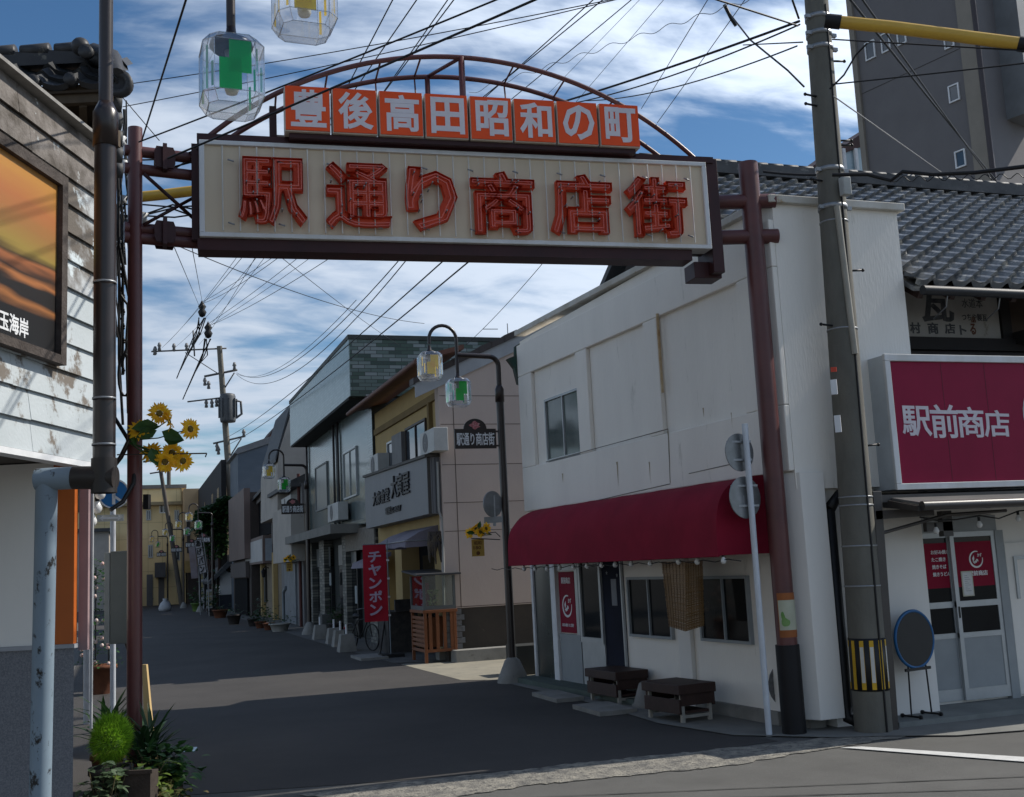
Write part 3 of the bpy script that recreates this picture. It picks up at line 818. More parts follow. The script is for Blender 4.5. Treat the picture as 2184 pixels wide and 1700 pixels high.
# arms to the poles
b = B()
for z in (Z1-.1, Z1-.28): b.tube([lp+V((-.1, 0, z)), gpt(-.02, z, -.25)], .055, 12)
part('arm', b, MAROON, gate)
b = B()
for z in (Z0+.10, Z0+.01): b.tube([lp+V((-.1, 0, z)), gpt(-.02, z, -.25)], .06, 12)
part('arm', b, MAROON, gate)
b = B()
for z in (Z1-.17, Z0+.06):
    m_ = lp.lerp(gpt(0, 0, -.25), .45) + V((0, 0, z)); ax = (gpt(0, 0, -.25)-lp).normalized()
    b.prism([m_ + ax*x + V((0, -.12, 0)) + V((0, 0, zz)) for x, zz in [(-.10, -.055), (-.08, -.105), (.08, -.105), (.10, -.055), (.10, .055), (.08, .105), (-.08, .105), (-.10, .055)]], (0, .03, 0)).obox(m_-ax*.02+V((0, -.15, -.13)), ax*.04, (0, .2, 0), (0, 0, .26))
    b.prism([m_ + ax*x + V((0, .12, 0)) + V((0, 0, zz)) for x, zz in [(-.10, -.055), (-.08, -.105), (.08, -.105), (.10, -.055), (.10, .055), (.08, .105), (-.08, .105), (-.10, .055)]], (0, .03, 0))
part('arm_flange', b, MAROON_D, gate)
b = B(); b.tube([lp+V((.08, -.06, Z1-.35)), gpt(-.05, Z0+.25, -.25)], .018, 6).tube([lp+V((.08, -.06, Z0+.12)), gpt(-.05, Z1-.5, -.25)], .018, 6); part('cross_brace', b, MAROON_D, gate)
for zz in (gs(1600, 420)[1], gs(1600, 496)[1]):
    a = gpt(GL+.02, zz, -.25); c = V((rtop.x*.94+rp_.x*.06, rp_.y, zz)); d = (c-a); d.z = 0; d.normalize()
    part('arm', B().tube([a, c+d*.27], .082, 18), MAROON, gate)
# poster wrapped round the right pole
def wrapband(zs, R, c, a0=200, a1=335, n=16):
    vs = []
    for z in zs:
        k = z/rtop.z; cc = rp_.lerp(V((rtop.x, rp_.y, 0)), k)
        for i in range(n+1): a = math.radians(a0+(a1-a0)*i/n); vs.append(cc + V((R*math.cos(a), R*math.sin(a), z)))
    m_ = n+1; b = B()
    return b.mesh(vs, [(r*m_+i, r*m_+i+1, (r+1)*m_+i+1, (r+1)*m_+i) for r in range(len(zs)-1) for i in range(n)], True)
def blob():
    b = B(); rows = [(1.115, 230, 246), (1.125, 222, 258), (1.15, 218, 264), (1.175, 219, 262), (1.19, 222, 250), (1.205, 219, 240), (1.235, 217, 236), (1.26, 220, 232), (1.268, 224, 228)]; vs = []
    for z, a0, a1 in rows:
        cc = rp_.lerp(V((rtop.x, rp_.y, 0)), z/rtop.z)
        for i in range(7): a = math.radians(a0+(a1-a0)*i/6); vs.append(cc+V((.1148*math.cos(a), .1148*math.sin(a), z)))
    return b.mesh(vs, [(r*7+i, r*7+i+1, r*7+i+8, r*7+i+7) for r in range(len(rows)-1) for i in range(6)], True)
po = thing('wrapped_poster', 'orange edged cream poster with a green shape wrapped round the maroon gate pole', 'poster', (6.57, 10.4, 1.2))
part('backing', wrapband([1.0, 1.46], .1115, 0), M('poster_orange', (.30, .10, .03), rough=.7), po)
part('sheet', wrapband([1.075, 1.385], .113, 0, 205, 330), M('poster_cream', (.42, .43, .33), (.36, .37, .28), 5, .7), po)
part('picture', blob(), M('poster_green', (.10, .22, .05), (.2, .32, .12), 9, .7), po)

# ------------------------------------------------------------ concrete utility pole at the corner
pc = V((7.30, 10.13, 0)); pt = gy(1741, 0, 10.13)
def pz(z): return pc.lerp(V((pt.x, 10.13, 0)), z/pt.z) + V((0, 0, z))
def pr(z): return .192 - .0075*z
up = thing('utility_pole', 'thick grey concrete utility pole with a yellow and black striped sleeve at its foot', 'utility pole', (7.3, 10.13, 0))
part('shaft', B().tube([pz(z) for z in (0, 2, 4, 6, 8, 11)], [pr(z) for z in (0, 2, 4, 6, 8, 11)], 28), POLEC, up)
zA_, zB_ = gy(1850, 1476, 10)[2], gy(1850, 1362, 10)[2]
def ring(b, z0, z1, e, n=28): return b.tube([pz(z0), pz(z0+.001), pz(z1-.001), pz(z1)], [pr(z0)-.01, pr(z0)+e, pr(z1)+e, pr(z1)-.01], n, False)
part('striped_sleeve', ring(B(), zA_, zB_, .006), BLACK, up)
b, b2 = B(), B()
for k in range(12):
    a0 = math.radians(187+30*k)
    for (bb, za, zb2, e, wdt) in ((b, zA_+.02, zB_-.02, .008, .115), (b2, zA_+.09, zB_-.085, .0095, .095)):
        if bb is b2 and k % 3 == 0: continue
        vs = []
        for z in (za, zb2):
            for a in (a0-wdt, a0+wdt): vs.append(V((pz(z).x, pz(z).y, z)) + V((math.cos(a), math.sin(a), 0))*(pr(z)+e))
        bb.face([vs[0], vs[1], vs[3], vs[2]])
part('stripe', b, M('stripe_yellow', (.55, .33, .02), rough=.5), up); part('stripe_white', b2, M('stripe_white', (.55, .54, .5), rough=.5), up)
b = B()
for v in (1255, 1168, 1062, 700, 470, 1080):
    z = gy(1800, v, 10.0)[2]; ring(b, z, z+.018, .006)
part('pole_band', b, STEEL, up)
b = B()
for v in (360, 440, 70, 100, 35):
    z = gy(1770, v, 10.0)[2]; ring(b, z, z+.05, .012)
    b.obox((pz(z).x+pr(z), 10.07, z), (.06, 0, 0), (0, .04, 0), (0, 0, .04)).obox((pz(z).x-pr(z)-.06, 10.07, z), (.06, 0, 0), (0, .04, 0), (0, 0, .04))
part('clamp_band', b, STEEL, up)
b = B(); z = gy(1758, 410, 9.9)[2]; x = pz(z).x
b.obox((x-.03, 9.86, z-.02), (.105, 0, 0), (0, .09, 0), (0, 0, .21)); part('terminal_box', b, M('box_light', (.36, .37, .35), rough=.5), up, .012)
b = B()
for k, v in enumerate((120, 220, 290, 380, 570, 690, 950, 200, 300)):
    z = gy(1760, v, 10.0)[2]; sgn = 1 if k % 2 == 0 else -1
    b.tube([pz(z)+V((sgn*pr(z)*.9, -.04, 0)), pz(z)+V((sgn*(pr(z)+.14), -.05, .01))], .012, 6).ball(pz(z)+V((sgn*(pr(z)+.14), -.05, .01)), .02, 6)
part('step_bolt', b, BLACK, up)
b = B(); q = [gy(1785, 440, 9.97), gy(1800, 560, 9.97), gy(1812, 660, 9.96), gy(1824, 755, 9.96)]; b.tube(q, .035, 10); part('conduit', b, M('conduit', (.33, .31, .26), rough=.5), up)
b = B(); b.tube([pz(z)+V((.02, -pr(z)-.004, 0)) for z in (.02, 2, 4, 6, 8)], .012, 5); part('ground_wire', b, BLACK, up)
b = B()
for (u, v, w_, h_) in ((1768, 828, .035, .16), (1776, 906, .035, .18)):
    c = gy(u, v, 10.0); b.obox(c+V((-w_/2-.0, -.06, -h_/2)), (w_*1.2, -.05, 0), (0.01, .01, 0), (0, 0, h_))
part('number_plate', b, WHITEP, up)
b = B(); c = gy(1767, 790, 10.0); b.obox(c+V((-.02, -.07, -.03)), (.05, -.03, 0), (0.01, .01, 0), (0, 0, .05)); part('red_tag', b, M('red_tag', (.5, .06, .03), rough=.5), up)

# ------------------------------------------------------------ shop on the right under the tiled roof
TY = 10.9
shop = thing('tiled_shop', 'old shop with a grey pantile roof, white plastered front and glazed sliding doors', 'building', (10, 11, 0))
b = B(); b.box(8.471, 15, TY, 14, .0, 2.55).box(8.471, 15, TY+.5, 14, 2.551, 5.0); part('wall', b, WHITEW2, shop)
b = B(); pL, pR = gy(2000, 1400, TY-.12), gy(1960, 1400, TY-.12)
q0, q1 = gy(1985, 1530, 10.66).x, gy(2003, 1529, 10.66).x
b.prism([(q0-.10, 10.93, 0), (q0, 10.66, 0), (q1, 10.66, 0), (q1, 10.93, 0)], (0, 0, 2.5)); part('pilaster', b, WHITEW2, shop, .008)
b = B().box(7.55, 8.30, 10.80, 10.95, 0, 2.549); part('side_wall', b, WHITEW2, shop)
# tiled roof
e0 = V((7.15, 10.25, 4.86)); upv = V((0, 3.9, 2.63)).normalized(); nr = V((0, -upv.z, upv.y))
RL = (V((0, 14.15, 7.49))-V((0, 10.25, 4.86))).length
b = B(); tiled_roof(b, e0+V((1.36, 0, 0)), (1, 0, 0), upv, nr, 7.0, RL, lift=.062, amp=.05)
b.obox(e0+nr*-.10+V((1.36, 0, 0)), (7.0, 0, 0), upv*RL, nr*.05)
tiled_roof(b, e0+V((.01, 0, 0))+upv*1.175, (1, 0, 0), upv, nr, 1.37, RL-1.175, lift=.062, amp=.05)
b.obox(e0+nr*-.10+V((.01, 0, 0))+upv*1.2, (1.35, 0, 0), upv*(RL-1.2), nr*.05)
roof = part('roof', b, M('roof_tile_wet', (.20, .205, .205), (.085, .09, .095), 5.5, .30, spec=.55, c3=(.34, .33, .30), s3=4.5, t3=.56), shop)
b = B(); rd = e0+upv*RL
for k in range(3): b.box(7.1+.02*k, 15.5, rd.y-.15+.03*k, rd.y+.15-.03*k, rd.z+.02+.07*k, rd.z+.085+.07*k)
for k in range(31): b.lathe((7.2+.27*k, rd.y, rd.z+.225), [(.0, -.13), (.055, -.13), (.06, .12), (0, .12)], 10, (1, 0, 0))
part('ridge', b, KAWARA, roof)
b = B(); b.prism([rd+V((.05, 0, -.0)), rd+V((.05, 4, -2.4)), rd+V((8, 4, -2.4)), rd+V((8, 0, 0))], (0, 0, -.12)); part('rear_slope', b, KAWARA, roof)
b = B(); b.prism([(7.3, 10.9, 5.0), (7.3, 14.15, 7.2), (7.3, 17.3, 5.0)], (7, 0, 0)); part('gable', b, M('gable_dark', (.03, .025, .022), rough=.9), shop)
b = B(); b.tube([e0+V((1.4, -.06, -.10)), e0+V((8.4, -.06, -.12))], .055, 10); part('gutter', b, M('gutter_black', (.02, .021, .024), rough=.55, spec=.4), shop)
b = B()
for k in range(6): x = 8.9+.75*k; b.tube([(x, 10.2, 4.72), (x+.05, 10.3, 4.6), (x+.02, 10.5, 4.5)], .008, 5)
part('gutter_bracket', b, STEEL, shop)
for k in range(10): pass
b = B()
for k in range(14): b.obox(e0+V((1.45+.45*k, 0, 0))+nr*-.19, (.07, 0, 0), upv*1.3, nr*.085)
part('rafter', b, WOODDK, shop)
# upper front: painted plaster panel and timbers
UY = 11.0
def ur(u0, u1, v0, v1, y): a, c = gy(u0, v1, y), gy(u1, v0, y); return a.x, c.x, a.z, c.z
b = B(); x0, x1, z0_, z1_ = ur(1930, 2122, 604, 722, UY); b.box(x0-.3, x1-.0, UY, UY+.05, z0_+.02, z1_+.15)
pp = part('painted_panel', b, M('old_plaster', (.34, .32, .29), (.27, .25, .22), 2, .9, c3=(.18, .15, .12), s3=3.2, t3=.63, stretch=(1, 1, .6)), shop)
b = B(); b.box(8.4, 15, UY-.06, UY+.04, z0_-.14, z0_+.015).box(8.4, 15, UY-.03, UY+.04, 4.97, 5.07).box(x1+.01, x1+.16, UY-.03, UY+.1, z0_+.02, 5.0).box(x1+.165, 15, UY-.35, UY+.1, z0_-.05, z0_+.1)
part('timber', b, M('timber_black', (.02, .017, .016), rough=.8), shop)
b = B().box(x1+.17, 15, UY+.06, UY+.1, z0_+.1, 5.0); part('dark_board', b, M('brown_board', (.08, .055, .04), (.06, .04, .03), 3, .8), shop)
b = B().box(8.471, 15, UY-.0, UY+.06, 3.6, z0_-.145); part('lower_board', b, M('lower_board', (.04, .036, .036), rough=.8), shop)
INK = M('faded_ink', (.035, .036, .04), (.09, .09, .09), 9, .9)
b = B()
def pw_(t, u0, u1, v0, v1, bold=.0, th=.003, **k):
    a0, a1, c0, c1 = ur(u0, u1, v0, v1, UY); glyphs(b, t, (a0, UY-.001, c0), (1, 0, 0), (0, 0, 1), a1-a0, c1-c0, th, bold, **k)
pw_('瓦', 1965, 2030, 622, 686, .03)
pw_('村', 1942, 1962, 688, 711, .03); pw_('商', 1980, 2000, 688, 712, .03); pw_('店', 2016, 2036, 690, 712, .03)
pw_('水道本', 2052, 2094, 638, 656); pw_('つちや製瓦', 2052, 2104, 670, 684, .02)
pw_('ト', 2048, 2060, 694, 714, .03)
part('lettering', b, INK, pp)
b = B(); pw_('る', 2070, 2080, 690, 714, .03); pw_('品', 2072, 2080, 676, 688, .03); part('lettering', b, M('faded_red_ink', (.12, .05, .03), rough=.9), pp)

# red sign box
SY = 10.12
rs = thing('shop_sign', 'large wine red sign board with white characters above the sliding doors', 'sign', (9, SY, 3.2))
sx0, sz0, sz1 = 7.87, 2.50, 3.98
b = B(); b.box(sx0, 12.4, SY+.012, SY+.42, sz0, sz1); part('box', b, M('sign_box', (.50, .54, .57), (.42, .45, .47), 2, .5), rs)
b = B(); b.box(sx0+.07, 12.33, SY-.002, SY+.010, sz0+.06, sz1-.07); part('panel', b, REDS, rs)
fr = B(); fr.box(sx0-.01, 12.4, SY-.03, SY+.01, sz1-.068, sz1+.01).box(sx0-.01, 12.4, SY-.03, SY+.01, sz0-.01, sz0+.058).box(sx0-.01, sx0+.06, SY-.03, SY+.01, sz0+.059, sz1-.069); part('frame', fr, WHITEFR, rs, .005)
b = B()
for (u0, u1, v0, v1, t) in [(1926, 1982, 865, 930, '駅'), (1988, 2040, 862, 934, '前'), (2045, 2095, 867, 933, '商'), (2101, 2150, 874, 932, '店')]:
    a, c = gy(u0, v1, SY), gy(u1, v0, SY); glyphs(b, t, (a.x, SY-.002, a.z), (1, 0, 0), (0, 0, 1), c.x-a.x, c.z-a.z, .004, .016, shear=-.02)
part('lettering', b, M('sign_letter', (.62, .58, .60), (.55, .5, .53), 5, .5), rs)
b = B(); c = gy(2252, 885, SY); logo(b, (c.x, SY-.002, c.z), (1, 0, 0), (0, 0, 1), .47, .004); b.lathe((c.x, SY-.006, c.z), [(.44, 0), (.48, 0)], 40, (0, -1, 0), False); part('emblem', b, WHITEP, rs)
b = B()
for x in (8.62, 9.22, 9.8): b.box(x, x+.004, SY-.0035, SY-.0021, sz0+.07, sz1-.08)
part('panel_joint', b, BLACK, rs)

# canopy with its post, arm and bulbs
cn = thing('door_canopy', 'brown metal canopy on a dark post over the sliding doors, below the wine red sign', 'canopy', (8, 10, 0))
METB = M('bronze_metal', (.045, .038, .034), (.03, .026, .024), 4, .4, spec=.5)
part('post', B().obox((7.42, 10.02, 0), (.11, 0, 0), (0, .11, 0), (0.07, 0, 2.48)), METB, cn, .006)
b = B(); b.prism([(7.75, 10.7, 2.49), (12, 10.7, 2.49), (12, 9.62, 2.30), (7.78, 9.62, 2.30)], (0, 0, .025)); part('roof_sheet', b, M('canopy_sheet', (.16, .15, .14), (.12, .115, .11), 3, .35, spec=.5), cn)
b = B(); b.tube([(7.76, 9.6, 2.29), (12, 9.6, 2.29)], .05, 10).box(7.5, 12, 10.08, 10.16, 2.36, 2.44)
for x in (7.72, 8.6, 9.5, 10.4): b.prism([(x, 10.6, 2.48), (x, 9.62, 2.29), (x, 9.62, 2.24), (x, 10.6, 2.36)], (.05, 0, 0))
b.obox((7.5, 10.02, 2.18), (.75, -.0, .02), (0, .09, 0), (0, 0, .09)).tube([(7.5, 10.05, 2.02), (8.4, 10.0, 2.2), (9.2, 10.0, 2.22)], .02, 6)
part('frame', b, METB, cn)
b = B(); b.obox((8.28, 10.2, 2.03), (.35, 0, 0), (0, .06, 0), (0, 0, .10)).obox((8.5, 10.2, 1.97), (.13, 0, 0), (0, .08, 0), (0, 0, .28)); part('bracket', b, METB, cn)
for i, (u, v) in enumerate([(1997, 1130), (2089, 1117), (2172, 1104)]):
    p = gy(u, v, 10.0); c = copy_tree(b0); c.location = p; c['label'] = 'white bulb hanging from the black cable under the brown door canopy'; c['group'] = 'bulbs under the door canopy'
b = B(); b.tube([gy(u, v, 10.0) for u, v in [(1962, 1103), (1997, 1110), (2040, 1108), (2089, 1100), (2130, 1106), (2172, 1090), (2230, 1085)]], .008, 5)
solo('bulb_cable', b, BLACK, 'black cable carrying bulbs under the brown door canopy', 'cable')

# sliding doors with the red curtain behind them
DY = TY
def dr(u, v): p = gy(u, v, DY); return p
dx0, dxm, dx1 = 8.52, 9.12, 9.75
dz0, dz1 = .10, 2.02
b = B().box(dx0-.05, dx1+.05, DY-.06, DY+.0, dz1+.001, dz1+.18).box(dx1+.001, dx1+.12, DY-.08, DY, 0, dz1); part('door_surround', b, ALU_D, shop)
for (a, c, yy) in ((dx0, dxm+.02, -.03), (dxm-.02, dx1, -.07)):
    b = B()
    fw = .055; y0, y1 = DY+yy, DY+yy+.035
    b.box(a, c, y0, y1, dz0, dz0+.13).box(a, c, y0, y1, dz1-.06, dz1).box(a, c, y0, y1, .80, .86).box(a, c, y0, y1, 1.15, 1.22)
    b.box(a, a+fw, y0+.001, y1-.001, dz0+.131, dz1-.061).box(c-fw, c, y0+.001, y1-.001, dz0+.131, dz1-.061)
    dl = part('sliding_door', b, ALU, shop)
    part('panel', B().box(a+fw, c-fw, y0+.008, y1-.004, dz0+.131, .799), ALU_D, dl)
    part('pane', B().box(a+fw, c-fw, y0+.012, y1-.004, .861, 1.149).box(a+fw, c-fw, y0+.012, y1-.004, 1.221, dz1-.061), GLASSD, dl)
    part('curtain', B().box(a+fw+.003, c-fw-.003, y0+.009, y0+.0115, 1.38, 1.90), REDP, dl)
b = B().box(dxm+.0, dxm+.02, DY-.076, DY-.0701, 1.03, 1.16); part('door_handle', b, BLACK, shop)
b = B()
for i, t in enumerate(('お好み焼き', 'たこ焼き', '焼きそば', '焼きうどん')):
    glyphs(b, t, (gy(1986, 1215, DY).x, DY-.0215, 1.77-.085*i), (1, 0, 0), (0, 0, 1), (.26, .2, .2, .25)[i], .05, .003, .02)
glyphs(b, '駅前商店', (dxm+.20, DY-.0615, 1.50), (1, 0, 0), (0, 0, 1), .28, .06, .003, .02)
logo(b, (dxm+.33, DY-.062, 1.69), (1, 0, 0), (0, 0, 1), .10)
part('curtain_lettering', b, WHITEP, shop)
b = B().box(dxm+.09, dxm+.25, DY-.07, DY-.0625, 1.27, 1.56); nt_ = part('notice', b, M('notice_cream', (.5, .49, .40), rough=.7), shop)
b = B().box(dxm+.105, dxm+.235, DY-.072, DY-.0701, 1.285, 1.545); part('notice_sheet', b, M('notice_paper', (.6, .61, .6), rough=.7), nt_)
b = B()
for k in range(9): b.box(dxm+.13, dxm+.21-.02*(k % 3), DY-.0735, DY-.0721, 1.33+.022*k, 1.335+.022*k)
part('notice_print', b, M('print_grey', (.25, .25, .27), rough=.8), nt_)
b = B().box(9.92, 12, DY-.03, DY, .1, 1.86); part('white_panel', b, WHITEW2, shop)
b = B().box(10.02, 10.06, DY-.05, DY-.031, 1.2, 1.7).box(10.061, 11, DY-.05, DY-.031, 1.66, 1.7); part('notice_frame', b, ALU, shop)
b = B().box(7.6, 14, 10.1, 10.9, .0, .07); part('door_step', b, M('step_slab', (.20, .21, .20), (.14, .15, .145), 1.6, .9, bump=.3, bscale=50, c3=(.1, .1, .1), s3=2, t3=.6), shop)

# round stand with a blue rim
hs = thing('round_stand', 'round black panel with a blue rim on thin legs beside the sliding doors', 'stand', (8.0, 10.35, 0))
c = gy(1950, 1363, 10.3); ax = V((.21, -.98, 0)).normalized(); side = V((.98, .21, 0))
part('disc', B().lathe(c, [(0, .012), (.285, .012), (.285, -.012), (0, -.012)], 40, ax, False), M('disc_black', (.014, .015, .016), (.02, .02, .02), 4, .55), hs)
P_ = [c + (side*math.cos(t*math.pi/24) + V((0, 0, 1))*math.sin(t*math.pi/24))*.30 for t in range(49)]
part('rim', B().tube(P_, .018, 8, False), M('rim_blue', (.01, .10, .26), (.008, .08, .2), 5, .35), hs)
for k in (-.14, .14): part('leg', B().tube([c+side*k+V((0, 0, -.27)), V((c.x, c.y, 0))+side*(k*1.15)+V((0, 0, .09))], .009, 6), BLACK, hs)
b = B()
for k in (-.16, .16): q = V((c.x, c.y, .09))+side*k; b.tube([q+ax*.14, q-ax*.14], .012, 6).lathe(q+ax*.12, [(0, -.012), (.022, -.012), (.022, .012), (0, .012)], 10, side).lathe(q-ax*.12, [(0, -.012), (.022, -.012), (.022, .012), (0, .012)], 10, side)
part('foot', b, BLACK, hs)
b = B().obox(c+side*-.2+V((0, 0, -.33)), side*.4, ax*.02, (0, 0, .03)); part('cross_bar', b, BLACK, hs)
# air conditioner units in the recess beside the maroon pole
def ac_unit(lbl, o, ux, w, d, h, grp='outdoor air conditioner units'):
    t = thing('air_conditioner', lbl, 'air conditioner', o, grp); o = V(o); ux = V(ux).normalized(); n = V((ux.y, -ux.x, 0))
    part('casing', B().obox(o, ux*w, -n*d, (0, 0, h)), M('ac_casing', (.46, .46, .44), (.38, .38, .36), 3, .5), t, .01)
    part('fan_grille', B().lathe(o+ux*w*.38+V((0, 0, h*.5))+n*.006, [(h*.42, -.004), (h*.42, .004), (h*.34, .004), (h*.34, -.002), (h*.22, .0), (h*.2, .004), (0.02, .004)], 20, n, False), M('ac_grille', (.12, .12, .12), (.2, .2, .2), 20, .6), t)
    return t
ac_unit('grey outdoor unit squeezed between the maroon gate pole and a white pilaster', (6.78, 11.1, .12), (1, 0, 0), .42, .16, .62)
ac_unit('grey outdoor unit between the white pilaster and the concrete utility pole', (7.18, 10.48, .12), (1, 0, 0), .5, .03, .55)

# ------------------------------------------------------------ apartment tower and the small house before it
apt = thing('apartment_tower', 'tall grey brown apartment tower with beige corner strips rising behind the tiled roof', 'building', (30, 32, 0))
K = gz(2112, 380, 15.0); wdv = V((-.25, .968, 0)); nv = V((-wdv.y, wdv.x, 0))
def ap(u, v, off=0.): return gp(u, v, K+nv*off, nv)
le = ap(1812, 0); Lw = (le-K).dot(wdv)
fr_ = V((.95, .31, 0)).normalized()
APT = M('apartment_render', (.165, .158, .16), (.145, .138, .14), .5, .85, bump=.15, bscale=30)
APB = M('apartment_beige', (.26, .235, .20), (.21, .19, .16), .6, .85)
Kg = V((K.x, K.y, 0))
b = B(); b.prism([Kg, Kg+wdv*Lw, Kg+wdv*Lw+fr_*14, Kg+fr_*14], (0, 0, 34)); part('wall', b, APT, apt)
b = B(); s0 = (ap(2052, 100)-K).dot(wdv); b.obox(Kg+wdv*-.12+nv*.0, wdv*(s0+.12), nv*.12, (0, 0, 34.1))
part('corner_strip', b, APB, apt)
s1 = (ap(1838, 200)-K).dot(wdv); b = B().obox(Kg+wdv*s1, wdv*(Lw-s1+.1), nv*.12, (0, 0, 34.1)); part('corner_strip', b, APB, apt)
b = B(); b.tube([Kg+nv*.1+wdv*-.2, Kg+nv*.1+wdv*-.2+V((0, 0, 34))], .1, 8); part('drainpipe', b, M('pipe_brown', (.06, .05, .055), rough=.5), apt)
b = B(); q = Kg+fr_*1.7; nf = V((fr_.y, -fr_.x, 0)); b.obox(q+V((0, 0, 17.6)), fr_*1.6, nf*.9, (0, 0, 20)); part('balcony_stack', b, M('balcony_grey', (.2, .215, .23), (.16, .17, .18), 1, .6), apt)
for (u0, u1, vt, vb) in [(1846, 1866, 88, 128), (1880, 1898, 70, 112), (1914, 1932, 58, 96), (2014, 2034, 66, 104), (2024, 2046, 180, 218), (2038, 2060, 320, 358)]:
    um = (u0+u1)/2
    a, c = ap(u1, (vt+vb)/2, .01), ap(u0, (vt+vb)/2, .01); w_ = (c-a).length; zb_, zt_ = ap(um, vb, .01).z, ap(um, vt, .01).z
    window(apt, V((c.x, c.y, zb_)), -wdv, (0, 0, 1), w_, zt_-zb_, nv, WHITEP, GLASSB, .055, .06, False)
b = B()
for z in (13.1, 20.3):
    b.tube([Kg+wdv*s0+nv*.012+V((0, 0, z)), Kg+wdv*s1+nv*.012+V((0, 0, z))], .009, 4)
part('joint', b, M('joint_dark', (.05, .045, .042), rough=.9), apt)
hse = thing('small_house', 'small house with brown sloping roof and pale blue glazed veranda below the tower', 'house', (23, 31, 0))
hy = 52.0
a, c = gy(1783, 320, hy), gy(1842, 268, hy)
b = B(); b.prism([gy(*p, hy) for p in [(1781, 325), (1835, 286), (1890, 246), (1890, 296), (1838, 312), (1784, 333)]], (0, 6, 0)); part('roof', b, M('roof_brown', (.06, .025, .022), (.045, .02, .018), 2, .6), hse)
p0, p1, p2, p3 = gy(1786, 400, hy+.1), gy(1880, 400, hy+.1), gy(1880, 299, hy+.1), gy(1786, 331, hy+.1)
b = B(); b.prism([V((p0.x, hy+.1, 0)), V((p1.x, hy+.1, 0)), p2, p3], (0, 5, 0)); part('wall', b, M('veranda_glass', (.33, .45, .50), (.28, .38, .43), .6, .25, spec=.6), hse)
b = B()
for u in (1786, 1806, 1832): q = gy(u, 400, hy); r2 = gy(u, 326 if u < 1800 else 318, hy); b.box(q.x-.09, q.x+.09, hy-.1, hy+.09, q.z-4, r2.z)
part('window_bar', b, WHITEP, hse)
# ------------------------------------------------------------ old weatherboarded building on the left
LC = gd(197, 985, 8.0); LC.z = 0
LD = V((math.sin(math.radians(24.14)), math.cos(math.radians(24.14)), 0)); LN = V((LD.y, -LD.x, 0))
def lw(u, v, off=0.): return gp(u, v, LC+LN*off, LN)
zs = lw(197, 985).z; ztp = lw(197, 305).z
lb = thing('timber_building', 'old corner building with peeling white weatherboards above a white wall on a granite base', 'building', (-1.5, 8, 0))
A0 = LC-LD*5
b = B(); b.prism([V((A0.x, A0.y, zs)), V((LC.x, LC.y, zs)), V((LC.x-.25, LC.y+6, zs)), V((-6, 14, zs))], (0, 0, ztp-zs)); part('upper_wall', b, M('board_backing', (.10, .09, .08), rough=.9), lb)
WB = M('weatherboard', (.44, .48, .50), (.38, .42, .435), 2.2, .7, c3=(.15, .13, .11), s3=2.6, t3=.555, stretch=(1, 1, 1), bump=.15, bscale=40)
# extra wear: grain and grime, greyer towards the top boards through a second patchy layer
WB2 = M('weatherboard_worn', (.40, .42, .43), (.115, .10, .085), 2.6, .85, c3=(.50, .56, .58), s3=4.2, t3=.57, bump=.3, bscale=50, lo=.38, hi=.56)
WB3 = M('weatherboard_bare', (.22, .20, .185), (.07, .06, .05), 5, .9, c3=(.5, .54, .55), s3=6, t3=.62, bump=.35, bscale=60)
nB = 12; bh_ = (ztp-zs-.0)/nB
random.seed(11)
for mat_, rows in ((WB, range(0, 6)), (WB2, range(6, 10)), (WB3, range(10, 12))):
    b = B()
    for r_ in rows:
        z = zs + r_*bh_; t0 = -5.0
        while t0 < 0:
            t1 = min(0, t0 + random.uniform(1.6, 2.6)); t1 = 0 if t1 > -.5 else t1
            e = random.uniform(-.004, .004); dz = random.uniform(-.004, .006)
            o = LC + LD*t0
            lo1, lo2 = .034+e, .028+e
            p = [o+LN*lo1+V((0, 0, z-.012+dz)), o+LD*(t1-t0-.004)+LN*lo1+V((0, 0, z-.012+dz*.3)), o+LD*(t1-t0-.004)+LN*.006+V((0, 0, z+bh_)), o+LN*.006+V((0, 0, z+bh_))]
            b.prism(p, LN*-.012)
            t0 = t1
    part('weatherboards', b, mat_, lb)
# end grain of the boards round the corner, trim, dark capping
b = B(); b.obox(LC+LD*-.004+LN*-.02+V((0, 0, zs-.03)), LD*.03, LN*.05, (0, 0, ztp-zs+.03))
part('corner_trim', b, WB2, lb)
b = B(); b.obox(LC-LD*5+LN*-.05+V((0, 0, ztp+.003)), LD*5.06, LN*.14, (0, 0, .025)); part('capping', b, M('capping_grey', (.30, .29, .27), (.18, .17, .16), 6, .6), lb)
b = B(); b.obox(LC-LD*5+LN*-.06+V((0, 0, zs-.055)), LD*5.05, LN*.105, (0, 0, .04)); part('eaves_trim', b, WHITEP, lb)
# framed sunset poster on the boards
pr_, pb_ = lw(118, 384), lw(112, 782)
st = (lw(114, 600)-LC).dot(LD); zf0 = pb_.z; zf1 = pr_.z
po2 = thing('framed_poster', 'large wood framed sunset poster with white characters on the weatherboards', 'poster', tuple(LC-LD*1.5+V((0, 0, 3))))
fw = .075
def lbx(b, s0, s1, z0, z1, o0, o1): return b.obox(LC+LD*s0+LN*o0+V((0, 0, z0)), LD*(s1-s0), LN*(o1-o0), (0, 0, z1-z0))
b = B(); lbx(b, st-fw, st, zf0, zf1, .035, .10); lbx(b, -4.5, st-fw, zf1-fw, zf1, .035, .099); lbx(b, -4.5, st-fw, zf0, zf0+fw*.8, .035, .099)
part('frame', b, M('frame_wood', (.075, .062, .055), (.04, .032, .028), 9, .85, bump=.4, bscale=60, c3=(.22, .2, .19), s3=30, t3=.68), po2)
b = B(); lbx(b, -4.45, st-fw, zf0+fw*.8, zf1-fw, .04, .06)
